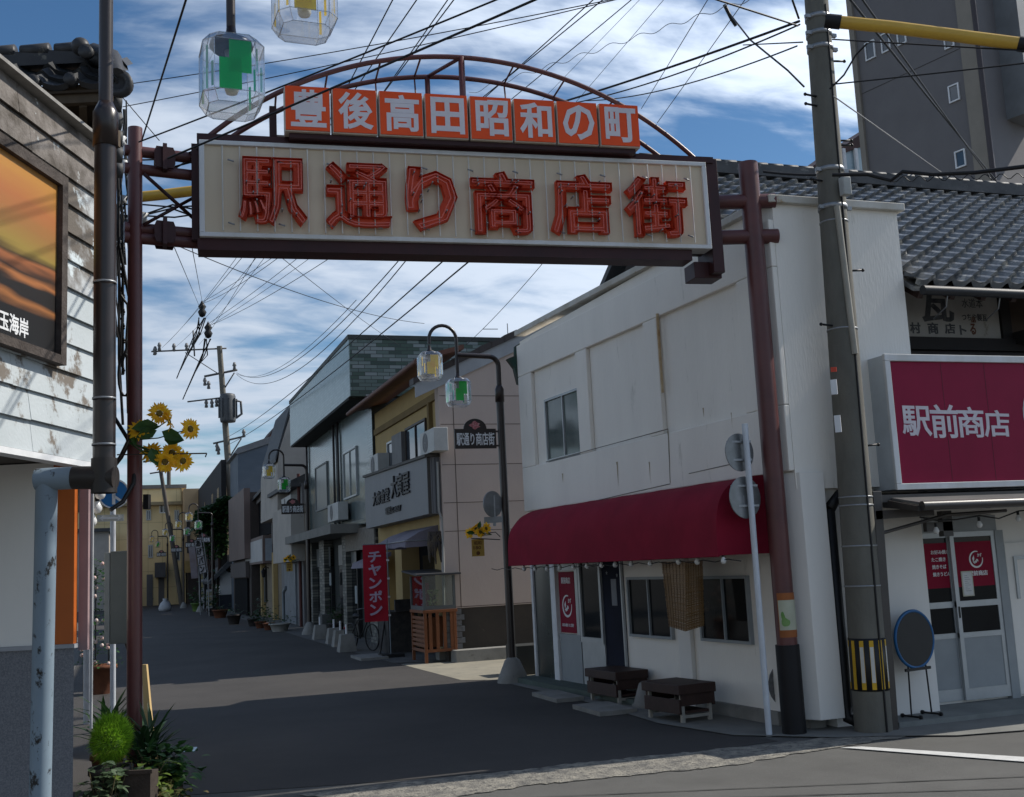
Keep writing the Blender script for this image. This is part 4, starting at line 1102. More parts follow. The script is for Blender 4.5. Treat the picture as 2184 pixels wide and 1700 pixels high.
pm_ = bpy.data.materials.new('sunset_print'); pm_.use_nodes = True; t_ = pm_.node_tree; P0 = t_.nodes['Principled BSDF']; P0.inputs['Roughness'].default_value = .35
txn = t_.nodes.new('ShaderNodeTexCoord'); sp_ = t_.nodes.new('ShaderNodeSeparateXYZ'); t_.links.new(txn.outputs['Object'], sp_.inputs[0])
mr = t_.nodes.new('ShaderNodeMapRange'); mr.inputs[1].default_value = zf0-3; mr.inputs[2].default_value = zf1-3; t_.links.new(sp_.outputs[2], mr.inputs[0])
nz = t_.nodes.new('ShaderNodeTexNoise'); nz.inputs['Scale'].default_value = 1.2; mpn = t_.nodes.new('ShaderNodeMapping'); mpn.inputs['Scale'].default_value = (1, 1, 9); t_.links.new(txn.outputs['Object'], mpn.inputs[0]); t_.links.new(mpn.outputs[0], nz.inputs['Vector'])
mm = t_.nodes.new('ShaderNodeMath'); mm.operation = 'MULTIPLY_ADD'; mm.inputs[1].default_value = .10; t_.links.new(nz.outputs[0], mm.inputs[0]); t_.links.new(mr.outputs[0], mm.inputs[2])
cr = t_.nodes.new('ShaderNodeValToRGB'); t_.links.new(mm.outputs[0], cr.inputs[0]); e_ = cr.color_ramp.elements
for pos, c in [(.0, (.012, .012, .012)), (.26, (.014, .013, .013)), (.30, (.30, .12, .04)), (.335, (.018, .016, .015)), (.40, (.02, .018, .017)), (.425, (.36, .14, .05)), (.455, (.03, .022, .018)), (.50, (.30, .11, .045)), (.53, (.06, .04, .02)), (.57, (.28, .20, .05)), (.68, (.30, .15, .05)), (.80, (.38, .14, .05)), (.93, (.44, .21, .05))]:
    q = e_.new(pos); q.color = (*c, 1)
e_.remove(e_[0]); e_.remove(e_[-1])
t_.links.new(cr.outputs[0], P0.inputs['Base Color'])
part('print', b, pm_, po2)
b = B(); c0, c1 = lw(-26, 700, .061), lw(60, 700, .061); z0_, z1_ = lw(40, 720, .061).z, lw(40, 688, .061).z
s0, s1 = (c0-LC).dot(LD), (c1-LC).dot(LD)
glyphs(b, '真玉海岸', LC+LD*s0+LN*.061+V((0, 0, z0_+.01)), LD, (0, 0, 1), s1-s0, .125, .003, .02); part('lettering', b, WHITEP, po2)
# ground floor: white wall, granite base, orange board, pink jamb
CR = V((math.cos(YAW), -math.sin(YAW), 0)); CB = V((math.sin(YAW), math.cos(YAW), 0))
LL = gd(157, 1500, 7.6); LL.z = 0
zg = gd(60, 1388, 7.6).z
b = B(); b.prism([LL-CR*5, LL, LL+V((-.35, 6, 0)), V((-6, 15, 0))], (0, 0, zg)); part('granite_base', b, M('granite', (.18, .185, .20), (.12, .125, .14), 90, .7, c3=(.30, .31, .33), s3=140, t3=.6, lo=.42, hi=.58), lb)
b = B(); b.prism([LL-CR*5+V((0, 0, zg+.03)), LL-CR*.145+V((0, 0, zg+.03)), LL+V((-.5, 6, zg+.03)), V((-6, 15, zg+.03))], (0, 0, zs-zg-.04)); part('lower_wall', b, WHITEW2, lb)
b = B(); b.obox(LL-CR*5-CB*.02+V((0, 0, zg+.001)), CR*5.01, CB*.1, (0, 0, .028)); part('ledge', b, M('ledge_grey', (.3, .31, .33), rough=.5), lb)
b = B(); b.obox(LL-CR*.150-CB*.012+V((0, 0, zg+.03)), CR*.150, CB*.06, (0, 0, zs-zg-.05)); part('orange_board', b, ORANGE, lb)
b = B(); b.obox(LL+CR*.004+CB*.06+V((0, 0, zg-.02)), CR*.065, CB*.1, (0, 0, zs-zg-.05)); part('pink_jamb', b, M('pink_jamb', (.30, .21, .21), (.24, .165, .17), 3, .6), lb)
b = B(); b.obox(LL+CR*.072+CB*.1+V((0, 0, .92)), CR*.014, CB*.02, (0, 0, zs-1.0)); part('door_rail', b, M('rail_grey', (.33, .34, .35), rough=.5), lb)
b = B(); q = gd(150, 985, 7.9); b.prism([q+V((-.12, 0, .06)), q+V((.16, 0, .06)), q+V((.14, 0, -.06)), q+V((-.02, 0, -.1))], CB*.25); part('corbel', b, WHITEP, lb)
# its tiled roof
rL, rR = gd(-40, 165, 8.7), gd(250, 178, 8.7)
rz = rR.z; rR = V((rR.x, rR.y, rz))
upr = (CB*.72 + V((0, 0, .69))).normalized(); nrr = CR.cross(upr)
b = B(); tiled_roof(b, rR-CR*4.05, CR, upr, nrr, 4.06, .47, tw=.29, rh=.15, amp=.055, lift=.035)
rt = part('roof', b, M('roof_tile_black', (.035, .037, .040), (.022, .024, .026), 4, .35, spec=.5, c3=(.10, .10, .095), s3=6, t3=.62), lb)
b = B()
for k in range(14): q = rR - CR*(.06+.29*k) - CB*.02 + V((0, 0, .035)); b.lathe(q, [(0, -.03), (.05, -.03), (.05, .04), (0, .04)], 12, -CB)
ro = rR + upr*.42
for k in range(3): b.obox(ro-CR*4+V((0, 0, .02+.055*k))+CB*(.03*k-.05), CR*(3.75-.05*k), CB*.2, (0, 0, .04))
for k in range(14): q = ro-CR*(.5+.28*k)+V((0, 0, .19))+CB*.05; b.lathe(q, [(0, -.13), (.05, -.13), (.06, .1), (0, .1)], 10, CR)
b.tube([ro-CR*.3+V((0, 0, .1)), ro-CR*.12-CB*.12+V((0, 0, .0)), rR-CB*.02+V((0, 0, .05))], [.1, .09, .07], 10)
b.ball(ro-CR*.36+V((0, 0, .12))-CB*.12, .075, 10).lathe(ro-CR*.28+V((0, 0, .03))-CB*.2, [(0, -.02), (.055, -.02), (.06, .03), (0, .03)], 12, -CB)
b.lathe(rR+V((.02, .02, 0)), [(0, -.03), (.10, -.03), (.11, .04), (.06, .045), (.05, .03), (0, .03)], 16, -CB)
part('roof_ridge', b, M('ridge_black', (.04, .04, .042), (.028, .028, .03), 5, .5, c3=(.13, .12, .1), s3=9, t3=.6), rt)
b = B()
for k in range(5): q = rR + V((-.02, .14+.30*k, -.10-.03*k)); b.lathe(q, [(0, -.03), (.07, -.03), (.07, .05), (0, .05)], 12, (1, .15, 0))
part('verge_tiles', b, KAWARA, rt)
b = B()
b.obox(rR-CR*4+V((0, 0, -.12))+CB*.05, CR*3.95, CB*.06, (0, 0, .15)).obox(rR-CR*4+V((0, 0, -.27))+CB*.5, CR*3.8, CB*.14, (0, 0, .14))
for k in range(9): q = rR-CR*(.3+.42*k)+V((0, .1, -.14)); b.obox(q, CR*.06, V((-.05, 2.2, -.45)), (0, 0, .06))
part('rafter', b, M('rafter_wood', (.10, .075, .05), (.06, .045, .03), 4, .8), rt)
b = B(); b.prism([rR-CR*4+CB*.02+V((0, 0, -.05)), rR-CR*.05+CB*.02+V((0, 0, -.05)), rR+V((-.3, 3, -.3)), rR-CR*4+CB*3+V((0, 0, -.05))], (0, 0, .02)); part('soffit', b, M('soffit_brown', (.05, .036, .024), rough=.9), rt)
b = B(); b.prism([rR-CR*4+CB*1.0+V((0, 0, -2)), rR-CR*.5+CB*1.0+V((0, 0, -2)), rR-CR*.5+V((-.9, 4, -2)), rR-CR*4+CB*4+V((0, 0, -2))], (0, 0, 1.9)); part('roof_wall', b, M('brown_wall', (.06, .045, .035), rough=.9), rt)
# ------------------------------------------------------------ street lamps with two clear lanterns
CLEAR = clear('clear_acrylic', (.97, .98, 1), .07, .05, .10)
EDGE = clear('acrylic_edge', (.80, .84, .88), .25, .1)
FG, FY = film('green_film', (.0, .58, .06)), film('yellow_film', (.95, .62, .01))
FT = film('teal_film', (.0, .30, .16))
BULBG = clear('bulb_glass', (.9, .9, .88), .3, .05)


def lantern(par, c, films, hgt=.45, w=.185, spin=0., faces=(1, 0)):
    c = V(c); ch = .062; cs_, sn_ = math.cos(spin), math.sin(spin)
    R_ = lambda p: V((p[0]*cs_-p[1]*sn_, p[0]*sn_+p[1]*cs_, p[2] if len(p) > 2 else 0))
    def ringp(r, k, z): return [c+R_((x, y, z)) for x, y in ((r, -r+k), (r, r-k), (r-k, r), (-r+k, r), (-r, r-k), (-r, -r+k), (-r+k, -r), (r-k, -r))]
    lv = [ringp(w*.80, ch*.8, -hgt/2), ringp(w, ch, -hgt/2+.065), ringp(w, ch, hgt/2-.06), ringp(w*.76, ch*.8, hgt/2)]
    b = B()
    for k in range(3):
        for i in range(8): j = (i+1) % 8; b.face([lv[k][i], lv[k][j], lv[k+1][j], lv[k+1][i]])
    b.face(lv[0][::-1]).face(lv[3])
    lt = part('lantern', b, CLEAR, par)
    b = B()
    for k in range(4):
        for i in range(8): b.tube([lv[k][i], lv[k][(i+1) % 8]], .0032, 4)
    for i in range(8): b.tube([lv[1][i], lv[2][i]], .003, 4).tube([lv[0][i], lv[1][i]], .003, 4).tube([lv[2][i], lv[3][i]], .003, 4)
    part('rim_edge', b, EDGE, lt)
    b, b2 = B(), B(); e = w*.965
    for k in range(4):
        a = math.radians(90*k)+spin; n = V((math.cos(a), math.sin(a), 0)); t = V((-n.y, n.x, 0))
        for bb, (x0, x1, z0, z1), o in () if k not in faces else ((b, (-.095, .04, -.16, .045), e), (b, (-.035, .10, -.045, .165), e-.004)):
            bb.face([c+n*o+t*x0+V((0, 0, z0)), c+n*o+t*x1+V((0, 0, z0)), c+n*o+t*x1+V((0, 0, z1)), c+n*o+t*x0+V((0, 0, z1))])
        a += math.pi/4; n = V((math.cos(a), math.sin(a), 0)); t = V((-n.y, n.x, 0)); o = w*1.13
        for x0, z0, z1 in ((-.02, -.02, .13), (.02, -.14, .02)):
            b2.face([c+n*o+t*(x0-.009)+V((0, 0, z0)), c+n*o+t*(x0+.009)+V((0, 0, z0)), c+n*o+t*(x0+.009)+V((0, 0, z1)), c+n*o+t*(x0-.009)+V((0, 0, z1))])
    part('colour_film', b, films[0], lt); part('film_strip', b2, films[1], lt)
    part('lamp_cap', B().lathe(c+V((0, 0, hgt/2)), [(.0, .13), (.026, .125), (.035, .05), (.13, .0), (.135, -.03), (.11, -.055), (.0, -.06)], 20), BROWNBLK, lt)
    part('bulb_holder', B().lathe(c, [(.0, .175), (.045, .17), (.03, .1), (.04, .03), (.05, 0), (.05, -.03), (.0, -.03)], 14), M('holder_grey', (.3, .3, .3), rough=.4), lt)
    part('bulb', B().lathe(c, [(.0, -.115), (.035, -.11), (.043, -.09), (.043, -.03)], 14), M('bulb_clear_white', (.6, .58, .5), rough=.2, spec=.6), lt)
    return lt


def lamp(lbl, collar=4.9, zl=4.80, plate=True, base=None, rise=.62, spin=0., dx=0., faces=(1, 0)):
    t = thing('street_lamp', lbl, 'street lamp', (0, 0, 0), 'two lantern street lamps along the street')
    za = zl+rise; X1, X2 = .72+dx, 1.19+dx
    pts = base or [(0, 0, 0), (0, 0, collar)]
    part('pole', B().tube(pts, .066, 16), BROWNBLK, t)
    b = B().lathe((0, 0, 0), [(.066, collar-.02), (.076, collar-.02), (.076, collar+.20), (.045, collar+.27), (.042, collar+.27)], 18)
    part('collar', b, BROWNBLK, t)
    arc = [(0, 0, collar+.2), (0, 0, za-.16)] + [(.16-.16*math.cos(a), 0, za-.16+.16*math.sin(a)) for a in [math.pi/2*k/6 for k in range(1, 7)]] + [(X1, 0, za+.02)]
    part('arm', B().tube(arc, .043, 12), BROWNBLK, t)
    gn = [(X1, 0, zl+.33), (X1, 0, za+.28)] + [(X1+.235-.235*math.cos(a), 0, za+.28+.235*math.sin(a)) for a in [math.pi*k/12 for k in range(1, 13)]] + [(X2, 0, zl+.82+dx*.5)]
    part('gooseneck', B().tube(gn, .029, 12), BROWNBLK, t)
    for x, z in ((.72, zl+.35), (1.19, zl+.35+.45)): pass
    lantern(t, (X1, 0, zl), (FG, FT), spin=spin, faces=faces); lantern(t, (X2, 0, zl+.44+dx*.5), (FY, FY), spin=spin, faces=faces)
    if base is None: part('footing', B().lathe((0, 0, 0), [(.26, 0), (.25, .06), (.12, .36), (.066, .40)], 18), CONC, t)
    if plate:
        b = B().box(.1, .82, -.012, .012, 3.82, 4.15).prism([(.46+.2*math.cos(a), -.012, 4.15+.17*math.sin(a)) for a in [math.pi*k/14 for k in range(15)]], (0, .024, 0)).box(.0, .1, -.01, .01, 3.85, 3.88).box(.0, .1, -.01, .01, 4.09, 4.12)
        pl = part('name_plate', b, BROWNBLK, t)
        b = B(); glyphs(b, '駅通り商店街', (.79, .0125, 3.87), (-1, 0, 0), (0, 0, 1), .66, .22, .003, .02); part('lettering', b, WHITEP, pl)
        part('emblem', B().prism([(.46+.085*math.cos(a)*(1+.25*math.cos(5*a)), .0125, 4.21+.06*math.sin(a)*(1+.2*math.cos(4*a))) for a in [2*math.pi*k/30 for k in range(30)]], (0, .004, 0)), M('emblem_red', (.35, .04, .05), (.5, .3, .3), 40, .5), pl)
    return t


# the lamp stands with its arm towards the street: turn it half round
LAMP1 = lamp('dark street lamp with two lanterns at the far end of the wine red awning', 4.62, 4.76)
LAMP1.location = (5.9, 17.62, 0); LAMP1.rotation_euler = (0, 0, math.pi)
L2 = copy_tree(LAMP1); L2.location = (5.42, 36.2, 0); L2['label'] = 'dark street lamp with two lanterns in front of the green tiled house'
for (u, v, d, lb_) in [(423, 1120, 59, 'distant two lantern street lamp before the dark creeper covered house'), (399, 1134, 66, 'distant two lantern street lamp beside the tan house, left of the banners'), (368, 1149, 77, 'distant two lantern street lamp next to the leaning wooden pole'), (337, 1160, 88, 'smallest two lantern street lamp in front of the yellow house')]:
    q = gd(u, v, d); c = copy_tree(LAMP1); c.location = (q.x+.72, q.y, q.z-4.76); c['label'] = lb_
    c.location.z = min(0, c.location.z) if abs(c.location.z) < .4 else 0
# near lamp on the left, its foot led round the corner in a bent pipe with peeling grey paint
pN = gd(222, 900, 6.72)
arm = math.radians(-22)
dn = V((math.cos(-arm), math.sin(-arm), 0))
e1 = gd(222, 1020, 6.72); e2 = gd(100, 1022, 6.72); e3 = gd(86, 1690, 6.7)
def tol(p): q = V(p) - V((pN.x, pN.y, 0)); c, s = math.cos(arm), math.sin(arm); return (q.x*c+q.y*s, -q.x*s+q.y*c, q.z)
NEAR = lamp('tall brown street lamp by the weatherboards with the two large lanterns overhead', 4.62, 5.0, False, [tol(e1), (0, 0, 4.64)], .95, math.radians(24), .085, (3,))
NEAR.location = (pN.x, pN.y, 0); NEAR.rotation_euler = (0, 0, arm)
PEEL = M('peeling_grey_paint', (.20, .26, .31), (.155, .20, .24), 1.5, .5, c3=(.02, .018, .016), s3=11, t3=.58, stretch=(1, 1, .6))
b = B(); b.tube([tol(V(e2)), tol(V(e3)), tol(V((e3.x, e3.y, 0)))], .063, 18).tube([tol(e2+CR*-.06), tol(e2), tol(e2+CR*.16)], .068, 18)
part('pipe', b, PEEL, NEAR)
b = B(); b.tube([tol(e2+CR*.16), tol(e1+CR*.07)], .07, 18).lathe(tol(e1), [(.075, -.09), (.075, .12)], 16); part('elbow', b, M('peeling_black_paint', (.02, .018, .017), (.03, .025, .022), 5, .4, c3=(.2, .25, .28), s3=9, t3=.66), NEAR)
b = B()
for z in (2.72, 3.0, 3.72): b.lathe((0, 0, z), [(.067, 0), (.070, 0), (.070, .012), (.067, .012)], 16)
part('band', b, STEEL, NEAR)

# ------------------------------------------------------------ beige house and the dining hall beside it
BY = 22.35
dh = thing('dining_hall', 'two storey eating house, beige gable side and ochre street front under a brown eave', 'building', (6.3, 24, 0))
BEIGE = M('beige_siding', (.46, .375, .325), (.42, .34, .295), .8, .8, bump=.1, bscale=20, stretch=(1, 1, .5))
OCHRE = M('ochre_wall', (.40, .29, .125), (.34, .245, .11), 1.2, .85, c3=(.2, .15, .08), s3=2.5, t3=.66)
FX = 6.22
xl = gy(949, 1200, BY).x
r0, r1 = gy(985, 772, BY), gy(1235, 657, BY); sl_ = (r1.z-r0.z)/(r1.x-r0.x)
def rz_(x): return r0.z + sl_*(x-r0.x)
b = B(); b.prism([(xl, BY, 1.06), (12.5, BY, 1.06), (12.5, BY, rz_(12.5)-.12), (xl, BY, rz_(xl)-.12)], (0, .3, 0)); part('gable_wall', b, BEIGE, dh)
b = B(); b.prism([(xl+.01, BY+.02, 0), (12.4, BY+.02, 0), (12.4, BY+.02, 1.059), (xl+.01, BY+.02, 1.059)], (0, .25, 0)); part('dado', b, M('dado_brown', (.055, .045, .036), (.04, .034, .028), 2, .85, c3=(.09, .075, .06), s3=3, t3=.62), dh)
b = B()
for k in range(7): b.box(xl-.02, xl+.30+.06*(k % 2), BY-.03, BY+.019, .25+.115*k, .355+.115*k)
part('quoin', b, M('slate_quoin', (.13, .135, .14), (.08, .085, .09), 6, .7, bump=.3), dh)
b = B(); b.box(xl+.05, 9, BY-.42, BY+.0, 0, .24); part('plinth', b, CONC, dh)
b = B()
for v in (1290, 1130, 1070, 990, 905, 845): z = gy(1060, v, BY).z; b.box(xl+.02, 12, BY-.004, BY+.0, z, z+.012)
for u in (971,): x = gy(u, 1000, BY).x; b.box(x, x+.015, BY-.0045, BY, 1.07, rz_(x)-.3)
part('siding_joint', b, M('joint_brown', (.10, .078, .065), rough=.9), dh)
b = B(); b.prism([(xl-.5, BY-.05, rz_(xl-.5)-.30), (12.5, BY-.05, rz_(12.5)-.30), (12.5, BY-.05, rz_(12.5)), (xl-.5, BY-.05, rz_(xl-.5))], (0, .06, 0)); part('barge_board', b, M('barge_grey', (.34, .35, .36), (.28, .29, .3), 2, .6), dh)
b = B()
for k in range(24):
    x = xl-.55+.29*k; b.obox((x, BY-.10, rz_(x)+.0), (.30, 0, .30*sl_), (0, .35, 0), (0, 0, .13+.02*(k % 2)))
part('verge_tiles', b, M('verge_brown', (.055, .045, .042), (.04, .034, .032), 3, .6), dh)
b = B(); tiled_roof(b, V((xl+.25, BY+.25, rz_(xl+.25)+.02)), (0, 1, 0), V((1, 0, sl_)), V((-sl_, 0, 1)), 6.7, 6.0); part('roof', b, KAWARA, dh)
# ochre street front
b = B(); b.box(FX, 12, BY+.301, 29.2, 2.6, 6.05).box(FX+.5, 12, BY+.301, 29.2, 0, 2.599)
for y0, y1 in ((22.66, 23.5), (26.6, 27.3), (28.6, 29.2)): b.box(FX, FX+.499, y0, y1, 0, 2.599)
part('street_wall', b, OCHRE, dh)
b = B(); b.prism([(5.60, 21.9, 6.10), (5.60, 29.6, 6.10), (6.6, 29.6, 6.38), (6.6, 21.9, 6.38)], (0, 0, .10)).tube([(5.58, 21.9, 6.1), (5.58, 29.6, 6.1)], .06, 8); part('eave', b, M('eave_brown', (.13, .055, .035), (.09, .04, .028), 2, .6), dh)
b = B(); b.box(FX-.06, FX-.001, 22.7, 29.1, 5.45, 5.6).box(FX-.09, FX-.001, 23.2, 23.35, 4.4, 5.449); part('wall_trim', b, M('trim_ochre', (.2, .14, .06), rough=.9), dh)
def frect(x, u0, u1, vt, vb):
    um = (u0+u1)/2; return gx(u1, (vt+vb)/2, x).y, gx(u0, (vt+vb)/2, x).y, gx(um, vb, x).z, gx(um, vt, x).z
def fwin(par, x, u0, u1, vt, vb, **k):
    y0, y1, z0, z1 = frect(x, u0, u1, vt, vb); return window(par, (x, y1, z0), (0, -1, 0), (0, 0, 1), y1-y0, z1-z0, (-1, 0, 0), **k)
fwin(dh, FX, 868, 912, 902, 985, frame=M('bronze_frame', (.05, .04, .035), rough=.5), glass=GLASSB)
fwin(dh, FX, 829, 845, 940, 1000, glass=GLASSB, split=False)
y0, y1, z0, z1 = frect(FX, 846, 867, 925, 1000); part('shutter_box', B().box(FX-.12, FX-.001, y0, y1, z0, z1), M('shutter_grey', (.15, .15, .15), (.12, .12, .12), 3, .6), dh)
# grey sign box
sb = thing('dining_sign', 'long grey sign box with dark raised characters on the ochre eating house', 'sign', (5.9, 25, 3.6))
s0, s1, z0, z1 = frect(5.85, 779, 908, 1000, 1110); s0 = 22.45
zt0, zt1 = gx(908, 975, 5.83).z, gx(779, 1018, 5.83).z; zb0, zb1 = gx(908, 1097, 5.83).z, gx(779, 1128, 5.83).z
b = B(); b.mesh([(5.85, s0, zb0), (5.85, s1, zb1), (5.85, s1, zt1), (5.85, s0, zt0), (FX-.001, s0, zb0), (FX-.001, s1, zb1), (FX-.001, s1, zt1), (FX-.001, s0, zt0)], [(0, 1, 2, 3), (4, 7, 6, 5), (0, 4, 5, 1), (3, 2, 6, 7), (0, 3, 7, 4), (1, 5, 6, 2)])
part('box', b, M('sign_zinc', (.17, .175, .185), (.145, .15, .16), 1.2, .5, stretch=(1, 1, .3)), sb)
b = B(); b.obox((5.80, s0-.04, zt0), (.42, 0, 0), (0, s1-s0+.08, zt1-zt0), (0, 0, .06)).box(5.86, 5.92, s0-.01, s0-.001, zb0, zt0)
part('trim', b, M('trim_dark', (.05, .045, .04), rough=.6), sb)
b = B()
for k in range(4): b.box(5.95+.07*k, 5.955+.07*k, s0-.004, s0-.0005, zb0+.02, zt0-.02)
part('side_joint', b, BLACK, sb)
zm = (zb0+zb1+zt0+zt1)/4; hS = (zt0-zb0)
yA = lambda u: gx(u, 1060, 5.85).y
b = B()
glyphs(b, '大衆食堂', (5.849, yA(797), zm-.12), (0, -1, 0), (0, 0, 1), yA(797)-yA(832), .34, .035, .012)
glyphs(b, '大寅屋', (5.849, yA(837), zm-.08), (0, -1, 0), (0, 0, 1), yA(837)-yA(876), .52, .04, .012)
glyphs(b, '電話22-2057', (5.849, yA(823), zm-.42), (0, -1, 0), (0, 0, 1), yA(823)-yA(856), .18, .03, .012)
part('lettering', b, M('letter_dark', (.02, .02, .024), rough=.5), sb)
b = B(); b.tube([gy(933, 985, 22.4), gy(936, 1090, 22.4), gy(944, 1110, 22.4), gy(946, 1200, 22.35), gy(948, 1390, 22.33)], .025, 8); part('drain_hose', b, M('hose_grey', (.33, .33, .31), rough=.5), dh)
def ac_at(lbl, x, u0, u1, vt, vb): y0, y1, z0, z1 = frect(x, u0, u1, vt, vb); return ac_unit(lbl, (x, y1, z0), (0, -1, 0), y1-y0, .3, z1-z0)
ac_at('pale outdoor unit at the near end of the grey sign box top', 5.9, 896, 926, 918, 968)
ac_at('pale outdoor unit at the far end of the grey sign box top', 5.9, 789, 806, 970, 1013)
# small cloth awning over the entrance
aw = thing('entrance_awning', 'small faded mauve cloth awning over the eating house entrance', 'awning', (5.8, 24.5, 2.5))
MAU = M('mauve_cloth', (.24, .22, .26), (.19, .175, .21), 3, .8, trans=.15)
b = B(); y0_, y1_ = gx(905, 1160, 5.9).y, gx(803, 1160, 5.5).y
zt_ = gx(880, 1128, 6.1).z; zb_ = gx(830, 1163, 5.5).z
n_ = 12
rows = []
for k in range(n_+1):
    f = k/n_; y = y0_ + (y1_-y0_)*f; bul = .04*math.sin(f*math.pi*3)
    rows += [V((FX-.002, y, zt_)), V((5.8, y, zb_+(zt_-zb_)*.62+bul*.5)), V((5.5, y, zb_+.05+bul*.2)), V((5.48, y, zb_-.10+.025*abs(math.sin(f*9))))]
b.mesh(rows, [(i*4+j, (i+1)*4+j, (i+1)*4+j+1, i*4+j+1) for i in range(n_) for j in range(3)], True)
for i in (0, n_): b.face([rows[i*4], rows[i*4+1], rows[i*4+2], rows[i*4+3], V((FX-.002, rows[i*4].y, zb_-.08))])
part('cloth', b, MAU, aw)
b = B(); b.tube([(5.49, y0_, zb_+.04), (5.49, y1_, zb_+.04)], .014, 6).tube([(FX, y0_, zb_+.04), (5.49, y0_, zb_+.04)], .014, 6); part('frame', b, STEEL, aw)
b = B(); y0_, y1_ = gx(783, 1195, 5.6).y, gx(752, 1195, 5.6).y
b.prism([(FX, y0_, 2.35), (5.6, y0_, 2.12), (5.55, y0_, 1.98), (5.6, y0_, 2.04), (FX, y0_, 2.25)], (0, y1_-y0_, 0))
solo('door_awning', b, MAU, 'mauve cloth awning half hidden behind the red vertical banner', 'awning')
b = B(); b.box(FX+.44, FX+.49, 23.5, 26.6, 0.02, 2.55); part('entrance', b, DARK, dh)
b = B(); b.box(FX+.42, FX+.439, 25.0, 26.2, .1, 2.2); part('door', b, GLASSD, dh)
# ornament hanging under the eave: antlers and dried things
b = B(); p = gy(925, 1160, 22.6)
for k in range(9): a = random.uniform(-.2, .2); b.tube([p+V((random.uniform(-.1, .2), 0, .25)), p+V((a, -.05, 0)), p+V((a*1.3+random.uniform(-.05, .05), -.03, -random.uniform(.1, .45)))], [.03, .045, .012], 6)
solo('hanging_ornament', b, M('driftwood', (.10, .08, .055), (.05, .045, .05), 9, .9), 'bundle of dried brown things hanging under the grey sign box by the corner', 'ornament')
# slatted orange stand with glass case
ct = thing('food_stand', 'orange slatted wooden stand carrying a dark framed glass case before the eating house', 'stand', (5.6, 23.3, 0))
cx0, cx1 = gz(912, 1412).x, gz(943, 1405).x; cx0, cx1, cy0, cy1 = 5.62, 6.30, 22.25, 23.35
b = B()
for x in (cx0, cx1-.06):
    for y in (cy0, cy1-.06): b.box(x, x+.06, y, y+.06, 0, 1.0)
b.box(cx0-.02, cx1+.02, cy0-.02, cy1+.02, 1.001, 1.06).box(cx0+.06, cx1-.06, cy0+.01, cy0+.05, .22, .28).box(cx0+.01, cx0+.05, cy0+.06, cy1-.06, .22, .28)
for k in range(7): b.box(cx0+.012, cx0+.04, cy0+.061, cy1-.061, .33+.09*k, .39+.09*k)
for k in range(4): b.box(cx0+.1+.15*k, cx0+.17+.15*k, cy0+.012, cy0+.04, .281, 1.0)
b.box(cx0+.065, cx1-.065, cy0+.3, cy1-.1, .3, .9)
part('slatted_base', b, M('orange_wood', (.21, .075, .028), (.15, .052, .02), 3, .55, stretch=(1, 1, .3)), ct, .004)
b = B()
for x in (cx0, cx1-.05):
    for y in (cy0, cy1-.05): b.box(x, x+.05, y, y+.05, 1.061, 1.74)
b.box(cx0+.05, cx1-.05, cy0, cy0+.05, 1.061, 1.14).box(cx0, cx0+.05, cy0+.05, cy1-.05, 1.061, 1.14)
part('case_frame', b, M('case_grey', (.10, .11, .11), rough=.5), ct)
b = B(); b.prism([(cx0-.15, cy0-.12, 1.75), (cx1+.1, cy0-.12, 1.75), (cx1+.1, cy1+.1, 1.84), (cx0-.15, cy1+.1, 1.84)], (0, 0, .035)); part('case_roof', b, M('case_roof', (.05, .05, .052), rough=.6), ct)
part('pane', B().box(cx0+.02, cx0+.025, cy0+.051, cy1-.051, 1.141, 1.74).box(cx0+.051, cx1-.051, cy0+.02, cy0+.025, 1.141, 1.74), clear('case_glass', (.85, .9, .88), .1), ct)
part('display', B().box(cx0+.1, cx0+.22, cy0+.35, cy1-.35, 1.1, 1.6), M('display_red', (.22, .03, .04), rough=.6), ct)
b = B(); random.seed(4)
for k in range(60): q = V((cx0+.25+random.uniform(-.1, .1), cy0+.2+random.uniform(-.08, .1), 1.15+random.uniform(0, .3))); b.ball(q, random.uniform(.01, .03), 4)
part('display_greens', b, M('salad', (.2, .26, .05), (.35, .33, .12), 20, .8), ct)
# red vertical banner
bn = thing('red_banner', 'red vertical banner with white characters on a pole before the eating house', 'banner', (5.35, 25, 0))
q0, q1 = gz(833, 1404, 0), 0
yb = 24.6; xb0, xb1 = gy(776, 1250, yb).x, gy(826, 1250, yb).x
zt_, zb_ = gy(800, 1162, yb).z, gy(800, 1326, yb).z
b = B(); n_ = 14; vs = []
for i in range(n_+1):
    for j in range(9):
        f, g_ = i/n_, j/8
        vs.append(V((xb0+(xb1-xb0)*g_+.03*(1-f)*0, yb + .03*math.sin(g_*4+f*3), zb_+(zt_-zb_)*f)))
b.mesh(vs, [(i*9+j, i*9+j+1, (i+1)*9+j+1, (i+1)*9+j) for i in range(n_) for j in range(8)], True)
BR = M('banner_red', (.42, .018, .035), (.36, .014, .03), 2, .8, trans=.3)
part('cloth', b, BR, bn)
b = B(); wB = xb1-xb0; hB = zt_-zb_
vglyphs(b, 'チャンポン', (xb0+wB*.2, yb-.045, zb_+hB*.07), (1, 0, .0), (0, 0, 1), wB*.55, hB*.86, thick=.004, bold=.03)
part('lettering', b, M('banner_white', (.5, .40, .52), rough=.8), bn)
b = B(); b.tube([(xb1+.04, yb+.02, 0), (xb1+.03, yb+.02, zt_+.1)], .014, 8).tube([(xb0, yb+.02, zt_+.01), (xb1+.05, yb+.02, zt_+.01)], .01, 6); part('pole', b, M('pole_bluegrey', (.2, .24, .27), rough=.4), bn)
b = B()
for k in range(4): b.box(xb1, xb1+.06, yb-.01, yb+.01, zb_+.1+.4*k, zb_+.14+.4*k)
part('strap', b, WHITEP, bn)
